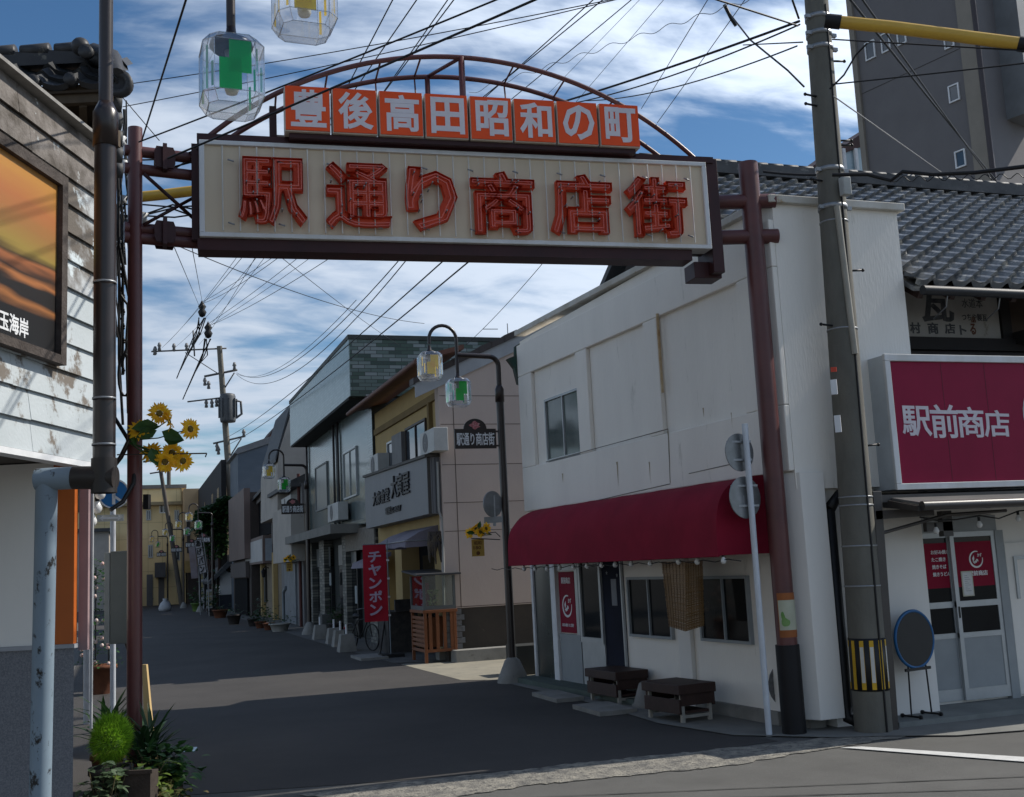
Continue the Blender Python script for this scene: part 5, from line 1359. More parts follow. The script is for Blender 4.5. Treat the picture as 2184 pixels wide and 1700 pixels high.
part('base', B().box(xb1-.2, xb1+.3, yb-.2, yb+.25, 0, .08), BLACK, bn)

# ------------------------------------------------------------ green tiled house
th = thing('tiled_house', 'green tiled two storey house with an overhanging top and dark brickwork side', 'building', (6, 34, 0))
BRK_D = brickmat('brick_green_dark', [(.05, .085, .06), (.16, .20, .18), (.035, .06, .045), (.10, .14, .12), (.22, .25, .24)], (.03, .035, .03), .34, .10, .35, .3, 'xz')
BRK_L = brickmat('tile_green_pale', [(.30, .38, .37), (.34, .42, .41), (.27, .35, .34)], (.20, .25, .25), .16, .08, .3, .3, 'yz', .006)
BRK_G = brickmat('tile_grey_glossy', [(.10, .14, .14), (.14, .18, .18), (.075, .10, .10), (.12, .15, .14)], (.05, .06, .06), .22, .07, .18, .6, 'yz', .006, .7)
ty0, ty1, zo0, zo1 = 29.25, 41.0, 6.55, 8.1
TXO = 5.58; TXF = 6.15
b = B(); b.box(TXO, TXO+.02, ty0, ty1, zo0, zo1); part('overhang_front', b, BRK_L, th)
b = B(); b.box(TXO+.021, 12, ty0, ty0+.3, zo0, zo1); part('overhang_side', b, BRK_D, th)
b = B(); b.box(TXO-.02, 12.1, ty0-.03, ty1+.03, zo1+.001, zo1+.12); part('coping', b, M('coping_dark', (.05, .055, .05), rough=.6), th)
b = B(); b.box(TXO+.022, 12, ty0+.301, ty1, zo0-.05, zo1-.01); part('soffit', b, M('soffit_dark', (.04, .042, .04), rough=.8), th)
b = B(); b.box(TXF, TXF+.3, ty0, ty1, 3.2, 6.49); part('front_wall', b, BRK_G, th)
b = B(); b.box(TXF+.301, 12, ty0, ty1, 0, 6.49).box(TXF+.01, TXF+.3, ty0-.02, ty0-.001, 2.9, 6.4); part('body', b, M('body_black', (.025, .03, .028), rough=.8), th)
b = B()
for (y0, y1) in ((29.25, 30.2), (33.6, 34.2), (37.6, 38.6), (40.2, 41)): b.box(TXF, TXF+.3, y0, y1, 0, 3.0)
part('pier', b, brickmat('stone_brick', [(.10, .105, .095), (.16, .16, .14), (.065, .07, .065), (.2, .2, .17)], (.04, .04, .038), .25, .09, .5, .8, 'yz', .01), th)
b = B(); b.box(5.35, TXF+.299, 31.5, 41.2, 2.99, 3.25); part('canopy', b, M('canopy_concrete', (.21, .205, .185), (.16, .155, .14), 2, .8, c3=(.1, .1, .09), s3=4, t3=.64), th)
b = B(); b.box(TXF-.02, TXF+.28, 29.3, 33.5, 2.5, 3.1); part('lintel', b, M('lintel_brown', (.12, .10, .08), (.2, .18, .15), 8, .6, bump=.6, bscale=20), th)
fwin(th, TXF, 675, 700, 990, 1088, frame=M('panel_grey', (.2, .21, .21), rough=.5), glass=M('panel_glass', (.16, .17, .17), rough=.3), split=False)
fwin(th, TXF, 735, 763, 958, 1062, glass=GLASSG)
b = B()
for u in (658, 716, 725): y = gx(u, 1000, TXF).y; b.tube([(TXF-.05, y, 3.2), (TXF-.05, y, 6.5)], .04, 6)
part('downpipe', b, M('pipe_dark', (.05, .045, .045), rough=.5), th)
for (u0, u1) in ((680, 709), (727, 745), (746, 765)):
    y0, y1, z0, z1 = frect(TXF+.2, u0, u1, 1200, 1360); f = part('door', B().box(TXF+.18, TXF+.29, y0, y1, .05, 2.1), M('door_dark', (.02, .022, .024), rough=.4), th)
    part('pane', B().box(TXF+.165, TXF+.179, y0+.12, y1-.12, .6, 2.0), GLASSD, f)
    part('transom', B().box(TXF+.16, TXF+.179, y0, y1, 2.12, 2.75), M('transom_glass', (.12, .13, .13), (.2, .2, .19), 5, .3), f)
b = B().box(TXF-.02, TXF+.0, 31.9, 32.2, 1.0, 1.5).box(TXF-.02, TXF+.0, 36.2, 36.5, 1.5, 1.9); part('paper_notice', b, M('paper_grey', (.3, .33, .33), rough=.7), th)
ac_at('pale outdoor unit on the concrete canopy of the green tiled house', 5.75, 699, 721, 1074, 1112)
b = B(); y = gx(643, 1200, 6.0).y
for dx, mt in ((0, 'red_pipe'),): b.tube([(5.95, y, 0), (5.95, y, 5.6)], .06, 8)
part('red_pipe', b, M('red_pipe', (.10, .035, .03), rough=.6), th)

# ------------------------------------------------------------ houses farther along the right side
PLAST = M('plaster_offwhite', (.42, .385, .34), (.34, .315, .28), 1, .85, c3=(.22, .2, .18), s3=2, t3=.66)
GREYM = M('grey_metal_siding', (.15, .15, .155), (.12, .12, .125), 2, .6, stretch=(1, 6, .3))
BRN = M('brown_metal', (.16, .115, .10), (.13, .095, .085), 1, .6)
DKB = M('dark_timber_siding', (.022, .021, .022), (.033, .032, .033), 2, .8, stretch=(1, 1, 8))
h1 = thing('shuttered_shop', 'narrow shuttered shop with an off white sign panel behind the second street lamp', 'building', (6, 44, 0))
part('body', B().box(6.0, 12, 41.3, 47.5, 0, 5.2), GREYM, h1)
y0, y1, z0, z1 = frect(5.5, 582, 621, 1085, 1200)
part('sign_panel', B().box(5.5, 5.99, y0, y1, z0, z1), PLAST, h1)
b = B(); y0, y1, z0, z1 = frect(5.95, 609, 632, 1235, 1340)
for k in range(9): b.box(5.93, 5.999, y0+(y1-y0)*k/9+.03, y0+(y1-y0)*(k+1)/9-.02, .05, 2.3)
part('shutter', b, M('shutter_blue_grey', (.20, .22, .24), (.15, .165, .18), 3, .5), h1)
part('eave', B().prism([(5.45, 41.4, 5.25), (7.5, 41.4, 6.2), (12, 41.4, 5.3), (12, 41.4, 5.2), (5.45, 41.4, 5.1)], (0, 6, 0)), KAWARA, h1)
b = B().tube([(5.9, 46.2, 0), (5.9, 46.2, 1.25), (5.9, 45.4, 1.4)], .07, 10); part('drainpipe', b, M('pipe_bluegrey', (.2, .23, .25), rough=.4), h1)
# white plastered gable with tiled verge behind it
h2 = thing('gabled_house', 'white plastered gable house with a tiled verge rising behind the shuttered shop', 'house', (8, 48, 0))
gy_ = 45.0
P_ = [gy(*p, gy_) for p in [(592, 1000), (596, 960), (619, 880), (640, 940), (640, 1060), (600, 1060)]]
part('wall', B().prism([P_[0], P_[1], P_[2]+V((0, 0, -.1)), gy(660, 970, gy_), gy(660, 1100, gy_), gy(592, 1100, gy_)], (0, 6, 0)), PLAST, h2)
b = B(); a, c = gy(588, 985, gy_), gy(620, 874, gy_)
b.prism([a, c, c+V((0, 0, .25)), a+V((0, 0, .2))], (0, 5, 0)).prism([c, gy(680, 985, gy_), gy(680, 975, gy_)+V((0, 0, .2)), c+V((0, 0, .25))], (0, 5, 0))
part('verge_tiles', b, KAWARA, h2)
fwin(h2, 6.0, 604, 622, 1028, 1062, glass=GLASSB)
ac_at('pale outdoor unit with a round fan under the white gable', 5.7, 600, 620, 1060, 1082)
h3 = thing('arched_house', 'house with a dark arched upper opening and a white sign box below it', 'building', (6, 50, 0))
part('body', B().box(6.1, 12, 47.6, 57.2, 0, 4.6), M('wall_tan', (.22, .18, .13), (.17, .14, .10), 1.5, .85), h3)
y0, y1, z0, z1 = frect(5.6, 523, 561, 1148, 1204); bx_ = part('sign_box', B().box(5.6, 6.05, y0, y1, z0, z1), BRN, h3)
part('sign_face', B().box(5.585, 5.599, y0+.25, y1-.2, z0+.1, z1-.15), M('sign_plain_white', (.44, .44, .43), (.38, .38, .37), 1, .5), bx_)
part('sign_side', B().box(5.7, 6.0, y0-.02, y0-.001, z0+.1, z1-.15), M('sign_plain_blue', (.30, .34, .38), rough=.5), bx_)
y0, y1, z0, z1 = frect(5.95, 528, 580, 1066, 1145)
part('opening', B().box(6.0, 6.09, y0, y1, z0, z1), DARK, h3)
b = B(); n_ = 12
for i in range(n_):
    f0, f1 = i/n_, (i+1)/n_
    za, zc = z0+(z1-z0)*(.55+.45*math.sin(math.pi*(.1+.4*(1-f0)))), z0+(z1-z0)*(.55+.45*math.sin(math.pi*(.1+.4*(1-f1))))
    b.prism([(5.9, y0+(y1-y0)*f0, za), (5.9, y0+(y1-y0)*f1, zc), (5.9, y0+(y1-y0)*f1, zc+.35), (5.9, y0+(y1-y0)*f0, za+.35)], (2, 0, 0))
b.box(5.92, 6.05, y1, y1+.1, z0-.5, z1-.4).box(5.92, 6.05, y0-.25, y0, z0-.5, z1+.2)
part('arched_fascia', b, M('fascia_grey', (.18, .17, .165), (.12, .115, .11), 4, .7), h3)
part('roof', B().prism([(5.7, y0-.3, z1+.3), (5.7, y1+.6, z1-.25), (9, y1+.6, z1+1.4), (9, y0-.3, z1+1.9)], (0, 0, .15)), KAWARA, h3)
b = B(); yq0, yq1, zq0, zq1 = frect(6.05, 548, 560, 1220, 1310); b.box(6.0, 6.099, yq0, yq1, .7, 2.3).box(6.0, 6.099, yq0-1.6, yq0-.5, .7, 2.3).box(6.0, 6.099, yq1+.6, yq1+1.6, 0, 2.2)
part('window_screen', b, M('screen_dark', (.035, .033, .03), rough=.6), h3)
b = B(); b.box(5.9, 6.09, 49.5, 50, 0, 2.9).box(5.9, 6.09, 54.2, 54.6, 0, 2.9); part('pillar', b, OCHRE, h3)
wl = thing('wall_lantern', 'small black wall lantern under the white sign box', 'lantern', (5.9, 49, 2.4))
p = gx(562, 1222, 5.85); part('cage', B().lathe(p, [(.0, -.22), (.06, -.2), (.11, .05), (.13, .06), (.02, .2), (0, .24)], 6, None, False), BLACK, wl); part('bracket', B().tube([p+V((0, 0, .2)), p+V((.1, 0, .3)), p+V((.25, 0, .2))], .02, 6), BLACK, wl)
h4 = thing('brown_panel_house', 'house with a tall plain brown front panel beside the dark arched opening', 'building', (6, 60, 0))
y0, y1, z0, z1 = frect(5.3, 488, 521, 1060, 1195)
part('front_panel', B().box(5.3, 5.6, y0, y1, z0, z1+.15), BRN, h4)
part('body', B().box(5.61, 11, y0, y1+1, 0, z1-.05), M('body_brown', (.06, .048, .042), rough=.8), h4)
y0_, y1_, z0_, z1_ = frect(5.4, 492, 524, 1200, 1232); part('lower_panel', B().box(5.4, 5.59, y0_, y1_, z0_, z1_), M('lower_brown', (.10, .085, .08), rough=.7), h4)
part('entrance', B().box(5.5, 5.605, y0+1, y1-1, 0, z0_-.05), DARK, h4)
st_ = thing('storehouse', 'white plastered storehouse wall with a black dado under a dark lean-to roof', 'building', (5, 70, 0))
sy = 68.0
pA, pB, pC, pD = gy(470, 1323, sy), gy(507, 1321, sy), gy(507, 1196, sy), gy(470, 1222, sy)
zd = gy(488, 1268, sy).z
part('wall', B().prism([(pA.x, sy, zd), (pB.x+1, sy, zd), (pB.x+1, sy, pC.z+.5), (pC.x, sy, pC.z), (pA.x, sy, pD.z)], (0, 6, 0)), M('storehouse_white', (.55, .55, .54), (.48, .48, .47), 1, .85), st_)
part('dado', B().box(pA.x-.01, pB.x+1, sy-.02, sy+6, 0, zd-.001), M('dado_navy', (.025, .028, .04), rough=.7), st_)
part('roof', B().prism([gy(447, 1240, sy-.5), gy(505, 1178, sy-.5), gy(515, 1178, sy-.5), gy(515, 1190, sy-.5), gy(507, 1192, sy-.5), gy(449, 1246, sy-.5)], (0, 7, 0)), KAWARA, st_)
b = B(); random.seed(9)
for k in range(5): q = gy(486+3*k, 1217+random.uniform(-6, 5), sy-.03); b.tube([q, q+V((random.uniform(-.2, .2), 0, random.uniform(.1, .3)))], .05, 5)
part('painted_mark', b, BLACK, st_)
h5 = thing('dark_townhouse', 'tall dark boarded townhouse with creeper in front, far along the street', 'building', (5, 78, 0))
za = gx(505, 955, 5.4).z; y0, y1 = 64.5, 98.0
part('front_wall', B().box(5.2, 5.5, y0+4, y1, 0, 8.9), DKB, h5)
BLG = M('blue_grey_siding', (.12, .145, .175), (.10, .125, .15), .5, .7, bump=.2, bscale=8, stretch=(1, 1, 4))
ey = 63.0
p0, p1, p2, p3 = gy(507, 960, ey), gy(622, 928, ey), gy(622, 1060, ey), gy(507, 1060, ey)
part('side_wall', B().prism([(p0.x, ey, 0), (p1.x+2, ey, 0), (p1.x+2, ey, p1.z), (p1.x, ey, p1.z), (p0.x, ey, p0.z)], (0, 5, 0)), BLG, h5)
part('roof_edge', B().prism([gy(500, 966, ey-.1), gy(507, 955, ey-.1), gy(622, 915, ey-.1), gy(622, 930, ey-.1), gy(507, 968, ey-.1)], (0, 6, 0)), M('roof_grey', (.2, .205, .21), rough=.6), h5)
y0_, y1_, z0_, z1_ = frect(5.2, 440, 452, 1090, 1150)
b = B()
for q in (V((0, 71, 6.6)), V((0, 76, 6.6)), V((0, 84, 6.6)), V((0, 72, 4))):
    b.box(5.18, 5.199, q.y-.7, q.y+.7, q.z-.8, q.z+.8)
part('window', b, M('window_dim', (.08, .09, .1), rough=.2), h5)
cr_ = thing('orange_block', 'dull orange rendered house block peeping over the blue grey wall', 'building', (9, 82, 0))
q = [gy(*p, 80) for p in [(574, 930), (590, 908), (615, 905), (640, 905), (640, 990), (574, 990)]]
part('wall', B().prism(q, (0, 6, 0)), M('orange_render', (.26, .12, .085), (.22, .1, .07), 1, .85), cr_); part('parapet', B().prism([gy(*p, 79.9) for p in [(572, 930), (590, 905), (640, 901), (640, 906), (590, 910), (574, 933)]], (0, 6.2, 0)), M('parapet_dark', (.08, .06, .055), rough=.8), cr_)
# yellow house closing the view
ye = thing('yellow_house', 'pale yellow rendered three storey house closing the far end of the street', 'building', (0, 96, 0))
fy = 95.0
za = gy(350, 1042, fy).z; xr_ = gy(396, 1200, fy).x
YEL = M('yellow_render', (.78, .62, .34), (.70, .55, .30), .6, .85, bump=.15, bscale=6, c3=(.3, .25, .15), s3=.8, t3=.66)
part('wall', B().box(-9, xr_, fy, fy+9, 0, za), YEL, ye)
part('parapet', B().box(-9.1, xr_+.1, fy-.15, fy+9, za+.001, za+.3), M('parapet_grey', (.2, .19, .17), rough=.8), ye)
b = B(); zA = gy(350, 1078, fy).z; b.box(-9, xr_, fy-.8, fy-.001, zA, zA+.25); part('ledge', b, M('ledge_ochre', (.3, .24, .14), rough=.8), ye)
a, c = gy(340, 1095, fy), gy(357, 1074, fy); window(ye, (a.x, fy-.002, a.z), (1, 0, 0), (0, 0, 1), c.x-a.x, c.z-a.z, (0, -1, 0), WHITEP, GLASSB, .09)
for (u0, u1, v0, v1) in ((313, 326, 1290, 1225), (338, 350, 1292, 1232)): a, c = gy(u0, v0, fy), gy(u1, v1, fy); part('shutter', B().box(a.x, c.x, fy-.1, fy-.001, 0.0, c.z), GREYM, ye)
b = B()
for k in range(6): b.box(-9, xr_, fy-.012, fy-.001, 1.4+1.3*k, 1.42+1.3*k)
for k in range(9): x = xr_-.7-1.1*k; b.box(x, x+.02, fy-.0125, fy-.0005, .1, za-.1)
b.tube([(xr_-.3, fy-.08, 0), (xr_-.3, fy-.08, za)], .06, 6)
part('wall_line', b, M('yellow_joint', (.42, .33, .18), rough=.9), ye)
for (u0, u1, v0, v1) in ((312, 322, 1110, 1088), (316, 326, 1190, 1162), (372, 382, 1110, 1088), (370, 384, 1196, 1170)): a, c = gy(u0, v0, fy), gy(u1, v1, fy); window(ye, (a.x, fy-.014, a.z), (1, 0, 0), (0, 0, 1), c.x-a.x, c.z-a.z, (0, -1, 0), ALU, GLASSB, .08)
b = B(); a, c = gy(330, 1232, fy), gy(352, 1200, fy); b.box(a.x, c.x, fy-1.6, fy-.01, a.z, c.z); part('bay', b, M('bay_grey', (.09, .09, .095), rough=.6), ye)
tn = thing('tan_house', 'tan rendered house with a dark upper window between the yellow house and the dark townhouse', 'building', (5, 98, 0))
a, c = gy(394, 1300, 92), gy(414, 1042, 92)
part('wall', B().box(a.x, c.x+3, 92, 99, 2.9, c.z), M('tan_render', (.50, .35, .20), (.43, .30, .17), .7, .85), tn)
part('ground_floor', B().box(a.x+.3, c.x+3, 92.6, 99, 0, 2.899), M('tan_base', (.06, .05, .045), rough=.8), tn)
b = B(); q, r_ = gy(399, 1180, 92), gy(405, 1110, 92); b.box(q.x, r_.x, 91.9, 91.999, q.z, r_.z); part('window', b, M('tan_window', (.05, .04, .035), rough=.4), tn)
b = B(); q, r_ = gy(394, 1222, 91.5), gy(408, 1196, 91.5); b.box(q.x, r_.x, 91.2, 91.9, q.z, r_.z); part('sign_board', b, M('ochre_sign', (.38, .26, .10), rough=.7), tn)
# ------------------------------------------------------------ far utility poles
def P_(u, v, d): return gd(u, v, d)
D1 = 72.; K1 = 72/54.
fp = thing('utility_pole', 'far utility pole with a grey transformer and long crossarms above the rooftops', 'utility pole', tuple(V((P_(500, 1200, D1).x, P_(500, 1200, D1).y, 0))), 'far utility poles')
a, c = P_(468, 738, D1), P_(503, 1200, D1)
part('shaft', B().tube([a, c, V((c.x+.1, c.y, 0))], [.17, .25, .28], 14), M('far_pole', (.20, .185, .155), (.15, .14, .12), 1.5, .85), fp)
b = B()
for (u0, v0, u1, v1, r) in [(323, 750, 483, 743, .05), (436, 803, 506, 789, .07), (400, 857, 476, 848, .05), (455, 946, 520, 931, .06), (395, 752, 470, 800, .03), (500, 795, 478, 830, .04), (515, 935, 490, 975, .04), (412, 705, 415, 760, .05)]:
    b.tube([P_(u0, v0, D1), P_(u1, v1, D1)], r*K1*.8, 6)
part('crossarm', b, M('far_steel', (.12, .12, .12), rough=.6), fp)
b = B(); c = P_(486, 870, D1-.3); b.lathe(c, [(0, -.95), (.46, -.93), (.5, -.8), (.5, .73), (.45, .88), (.27, .93), (0, .96)], 16).tube([c+V((.4, 0, .5)), c+V((.82, 0, .4)), c+V((.86, 0, -.4)), c+V((.5, 0, -.66))], .08, 8)
for k in range(8): q = math.pi*2*k/8; b.obox(c+V((.48*math.cos(q), .48*math.sin(q), -.66)), (.12*math.cos(q), .12*math.sin(q), 0), (-.04*math.sin(q), .04*math.cos(q), 0), (0, 0, 1.25))
part('transformer', b, M('transformer_grey', (.09, .095, .10), (.07, .075, .08), 3, .5), fp)
b = B()
for (u, v) in [(340, 740), (371, 742), (398, 741), (331, 748), (440, 862), (452, 862), (462, 860), (330, 750), (463, 955), (466, 962), (520, 925), (437, 815), (445, 822), (500, 782)]: q = P_(u, v, D1); b.lathe(q, [(0, -.25), (.12, -.22), (.08, 0), (.14, .06), (.07, .28), (0, .3)], 7)
part('insulator', b, M('insulator_grey', (.2, .2, .2), rough=.4), fp)
for (u, v, h_, lb_) in ((431, 660, 62, 'higher'), (444, 705, 55, 'lower')):
    b = B(); q = P_(u, v, 40); b.lathe(q, [(0, -.3), (.1, -.25), (.16, -.1), (.09, 0), (.15, .1), (.08, .2), (0, .35)], 7)
    for k in range(5): b.tube([q+V((random.uniform(-.15, .15), 0, -.3)), q+V((random.uniform(-.3, .1), 0, -.9)), P_(u-22-8*k, v+75+18*k, 42)], .02, 4)
    solo('wire_spacer', b, BLACK, 'dark insulator cluster hanging in the wires above the street, the %s of the two' % lb_, 'insulator')
wp_ = thing('wooden_pole', 'thin leaning wooden pole among the distant lamps', 'pole', tuple(V((P_(388, 1290, 84).x, P_(388, 1290, 84).y, 0))), 'far utility poles')
part('shaft', B().tube([P_(338, 975, 84), P_(368, 1160, 84), V((P_(388, 1290, 84).x, P_(388, 1290, 84).y, 0))], [.14, .17, .2], 10), M('old_pole', (.13, .115, .10), (.09, .08, .07), 1, .9, c3=(.3, .3, .3), s3=1.5, t3=.66), wp_)
part('crossarm', B().tube([P_(306, 985, 84), P_(352, 978, 84)], .08, 6).tube([P_(320, 1010, 84), P_(365, 1003, 84)], .06, 6), M('far_steel', (.12, .12, .12)), wp_)
solo('wooden_pole', B().tube([P_(360, 990, 92), V((P_(362, 1300, 92).x, P_(362, 1300, 92).y, 0))], .16, 8), MATS['old_pole'], 'short distant pole behind the leaning wooden pole', 'pole', 'far utility poles')

# ------------------------------------------------------------ wires: picture point + distance for each end
LB = {'t': 'thin black overhead wire running from the far utility pole over the street gate', 'k': 'thick black cable crossing the sky in front of the street gate',
      's': 'steep dark wire in the sky to the right of the street gate arch', 'a': 'sagging wire under the street gate board', 'r': 'dark cable fixed to the concrete utility pole'}
for (k, u0, v0, d0, u1, v1, d1, r, sag) in [
    ('k', 398, -10, 7, 303, 298, 10.8, .011, .02), ('k', 270, 180, 14, 1130, -10, 12, .008, .25), ('k', 262, 228, 14, 1180, -8, 12, .008, .22),
    ('k', 296, 303, 10.8, 1010, -8, 8.5, .011, .12), ('k', 358, 338, 10.3, 1125, -8, 8, .014, .06), ('k', 246, 190, 13, 340, 300, 13, .008, 0),
    ('t', 818, -10, 13, 425, 735, 60, .016, .5), ('t', 868, -10, 13, 345, 742, 71, .016, .5), ('t', 945, -10, 13, 372, 742, 71, .016, .5), ('t', 930, -10, 14, 398, 741, 71, .016, .6),
    ('t', 1238, -10, 14, 431, 645, 40, .015, .4), ('t', 1222, -10, 14, 445, 690, 40, .015, .4), ('t', 1300, -10, 14, 446, 696, 40, .013, .4),
    ('a', 520, 545, 22, 345, 742, 71, .012, .1), ('a', 600, 545, 22, 431, 648, 40, .012, .1), ('a', 712, 545, 22, 446, 695, 40, .013, .1), ('a', 860, 545, 24, 505, 795, 71, .022, 1.2), ('a', 875, 545, 24, 505, 799, 71, .022, 1.5), ('a', 760, 640, 30, 503, 797, 71, .016, .9),
    ('a', 955, 548, 18, 480, 935, 71, .022, .3), ('a', 1012, 548, 18, 480, 952, 71, .024, .3), ('a', 1165, 553, 18, 995, 735, 24, .010, .05), ('a', 350, 512, 11, 905, 690, 22, .009, .15), ('a', 595, 545, 14, 850, 735, 30, .008, .05),
    ('a', 410, 530, 14, 431, 642, 40, .010, 0), ('a', 372, 528, 14, 426, 655, 40, .010, 0),
    ('s', 1512, -10, 13, 1368, 232, 18, .011, .03), ('s', 1592, -10, 13, 1402, 262, 18, .011, .03), ('s', 1420, -10, 16, 1190, 262, 22, .009, .03), ('s', 1370, -10, 20, 1120, 250, 28, .009, .03),
    ('r', 1705, 45, 10.1, 1040, 262, 16, .018, .05), ('r', 1706, 52, 10.1, 1180, 228, 16, .012, .1), ('r', 1700, 98, 10.1, 1250, 215, 18, .011, .12), ('r', 1712, 90, 10.1, 1585, 96, 14, .010, .0), ('r', 1690, 0, 10, 1704, 40, 10.1, .014, 0),
    ('r', 1702, 55, 10.1, 1500, -10, 9, .012, 0), ('r', 1775, 180, 10.1, 2260, 112, 9, .010, .10), ('r', 1775, 84, 10.1, 2260, 108, 9, .010, .03)]:
    A_, C_ = P_(u0, v0, d0), P_(u1, v1, d1)
    # run on to where the wire would be fixed, well past the edge of the view
    if v0 < 0: A_ = A_ + (A_-C_).normalized()*9
    if v1 < 0 or u1 > 2200: C_ = C_ + (C_-A_).normalized()*9
    wire((A_, C_), r*(.5 if k in 'ts' else .58 if k == 'a' else .72), sag, label=LB[k], group={'t': 'wires to the far utility pole', 'k': 'cables in front of the gate', 's': 'steep wires right of the arch', 'a': 'wires under the gate board', 'r': 'cables on the concrete pole'}[k])
for (u0, v0, d0, u1, v1, d1, r) in [(1812, -10, 12, 2125, 385, 24, .016), (1838, -10, 12, 2122, 392, 24, .013)]:
    A_, C_ = P_(u0, v0, d0), P_(u1, v1, d1); wire((A_ + (A_-C_).normalized()*6, C_), r, .05, label='dark slanting wire across the face of the apartment tower', group='slanting wires before the tower')
wire((P_(1778, 205, 10.2), P_(2075, 415, 22)), .007, 0, mat=M('wire_pale', (.3, .3, .3)), label='pale thin guy wire slanting from the concrete pole to the tiled roof', group=None)
wire((P_(1628, 366, 10.4), P_(1742, 373, 10.15)), .012, .01, label='short dark cable between the maroon gate pole and the concrete pole', group=None)
b = B(); b.tube([P_(1775, 373, 10.1), P_(1850, 372, 10), P_(1900, 385, 9.9), P_(1925, 366, 9.8), P_(1990, 372, 9.7), P_(2080, 368, 9.5), P_(2260, 346, 9)], .018, 6)
pts = []
for k in range(60): t = k/59; pts.append(P_(1900+360*t, 383-10*t+6*math.sin(k*1.1), 9.9-.9*t))
b.tube(pts, .004, 5)
solo('twisted_cable', b, BLACK, 'thick twisted black cable with a coiled tail along the ridge of the tiled roof', 'cable')
b = B(); pts = [P_(1600+(1000-1600)*t, -2+200*t+5*math.sin(t*60), 11+8*t) for t in [k/90 for k in range(91)]]; b.tube(pts, .0045, 5)
solo('spiral_wire', b, STEEL, 'pale spiral wrapped wire above the right half of the gate arch', 'wire')
b = B(); b.tube([P_(1770, 190, 10.1), P_(1800, 160, 10.1), P_(1825, 118, 10.1), P_(1850, 92, 10.05)], .009, 6); solo('cable_loop', b, BLACK, 'black cable looping down to the right flank of the concrete pole', 'cable', 'cable loops on the concrete pole')
b = B(); b.tube([P_(1557, 30, 12), P_(1600, 85, 11), P_(1680, 150, 10.3), P_(1715, 185, 10.1)], .009, 6).tube([P_(1545, 10, 12), P_(1560, 40, 12), P_(1570, 55, 12)], .02, 6); solo('cable_loop', b, BLACK, 'black cable curving down to the left flank of the concrete pole', 'cable', 'cable loops on the concrete pole')
for pts, lb_, nm in (([(1788, 47, 9.6), (1900, 58, 9.5), (2040, 76, 9.4), (2178, 94, 9.2)], 'long yellow protective sleeve round the wire before the apartment tower', 'wire_sleeve'), ([(300, 420, 13), (350, 415, 13), (430, 405, 13)], 'yellow protective sleeve round the wire behind the left arms of the gate', 'wire_sleeve')):
    q = [P_(*p) for p in pts]; r = .055 if pts[0][0] > 1000 else .062
    t = thing('wire_sleeve', lb_, 'wire sleeve', tuple(q[0])); part('sleeve', B().tube(q, r, 14), YELLOW, t)
    if pts[0][0] > 1000:
        e = (q[1]-q[0]).normalized(); part('end_cap', B().tube([q[0]-e*.11, q[0]+e*.02], r*1.12, 12), BLACK, t)
        e = (q[-1]-q[-2]).normalized(); part('end_cap', B().tube([q[-1]-e*.02, q[-1]+e*.2], r*1.15, 12), BLACK, t)
        wire((q[-1], q[-1]+(q[-1]-q[0]).normalized()*8), .012, .05, label='wire running on from the far end of the long yellow sleeve', group=None)
        wire((P_(1765, 50, 10.0), q[0]), .012, .01, label='wire stub joining the yellow sleeve to the concrete pole', group=None)
# tangle of cables behind the left gate pole
random.seed(5)
b = B()
for k in range(20):
    u0, u1 = random.uniform(246, 276), random.uniform(246, 282); v0 = random.uniform(200, 480); v1 = v0+random.uniform(120, 480)
    d = random.uniform(11.2, 12.5); um = (u0+u1)/2+random.uniform(-18, 12)
    b.tube([P_(u0, v0, d), P_(um, (v0*2+v1)/3, d), P_(um+random.uniform(-10, 10), (v0+2*v1)/3, d), P_(u1, v1, d)], random.choice([.008, .012, .016]), 5)
for k in range(8):
    v = random.uniform(310, 470); b.tube([P_(242, v, 11.8), P_(290, v+random.uniform(-8, 8), 11.8), P_(345+40*random.random(), v+random.uniform(-25, 15), 11.2), P_(422, v+random.uniform(-40, 10), 11)], .009, 5)
for k in range(60): v = 500+5*k; b.ball(P_(262+3*math.sin(k), v, 11.4), .016, 4)
b.tube([P_(262, 480, 11.4), P_(262, 800, 11.4)], .014, 5)
b.tube([P_(266+26*math.cos(t*.45)*.5, 800+45*math.sin(t*.45), 11.3) for t in range(15)], .014, 6)
b.tube([P_(258, 630, 11.3), P_(272, 650, 11.3), P_(276, 720, 11.3), P_(262, 770, 11.3)], .014, 6)
b.tube([P_(243, 780, 11.1), P_(244, 890, 10.6), P_(272, 935, 10.5), P_(288, 990, 10.4), P_(285, 1030, 10.3), P_(262, 1070, 10.2), P_(235, 1088, 10.1)], .020, 8)
solo('cable_tangle', b, BLACK, 'tangle of black cables and loops hanging behind the left gate pole', 'cables')
b = B()
for (u, v, r) in [(290, 372, .05), (305, 385, .07), (330, 465, .07), (253, 300, .06), (258, 425, .05), (252, 520, .04), (262, 350, .05)]: q = P_(u*.6+265*.4, v, 11.5); b.lathe(q, [(0, -r), (r, -r*.6), (r*.6, 0), (r, r*.6), (0, r)], 8)
solo('insulators', b, M('insulator_white', (.55, .56, .56), rough=.3), 'cluster of white porcelain insulators behind the left gate pole', 'insulator')

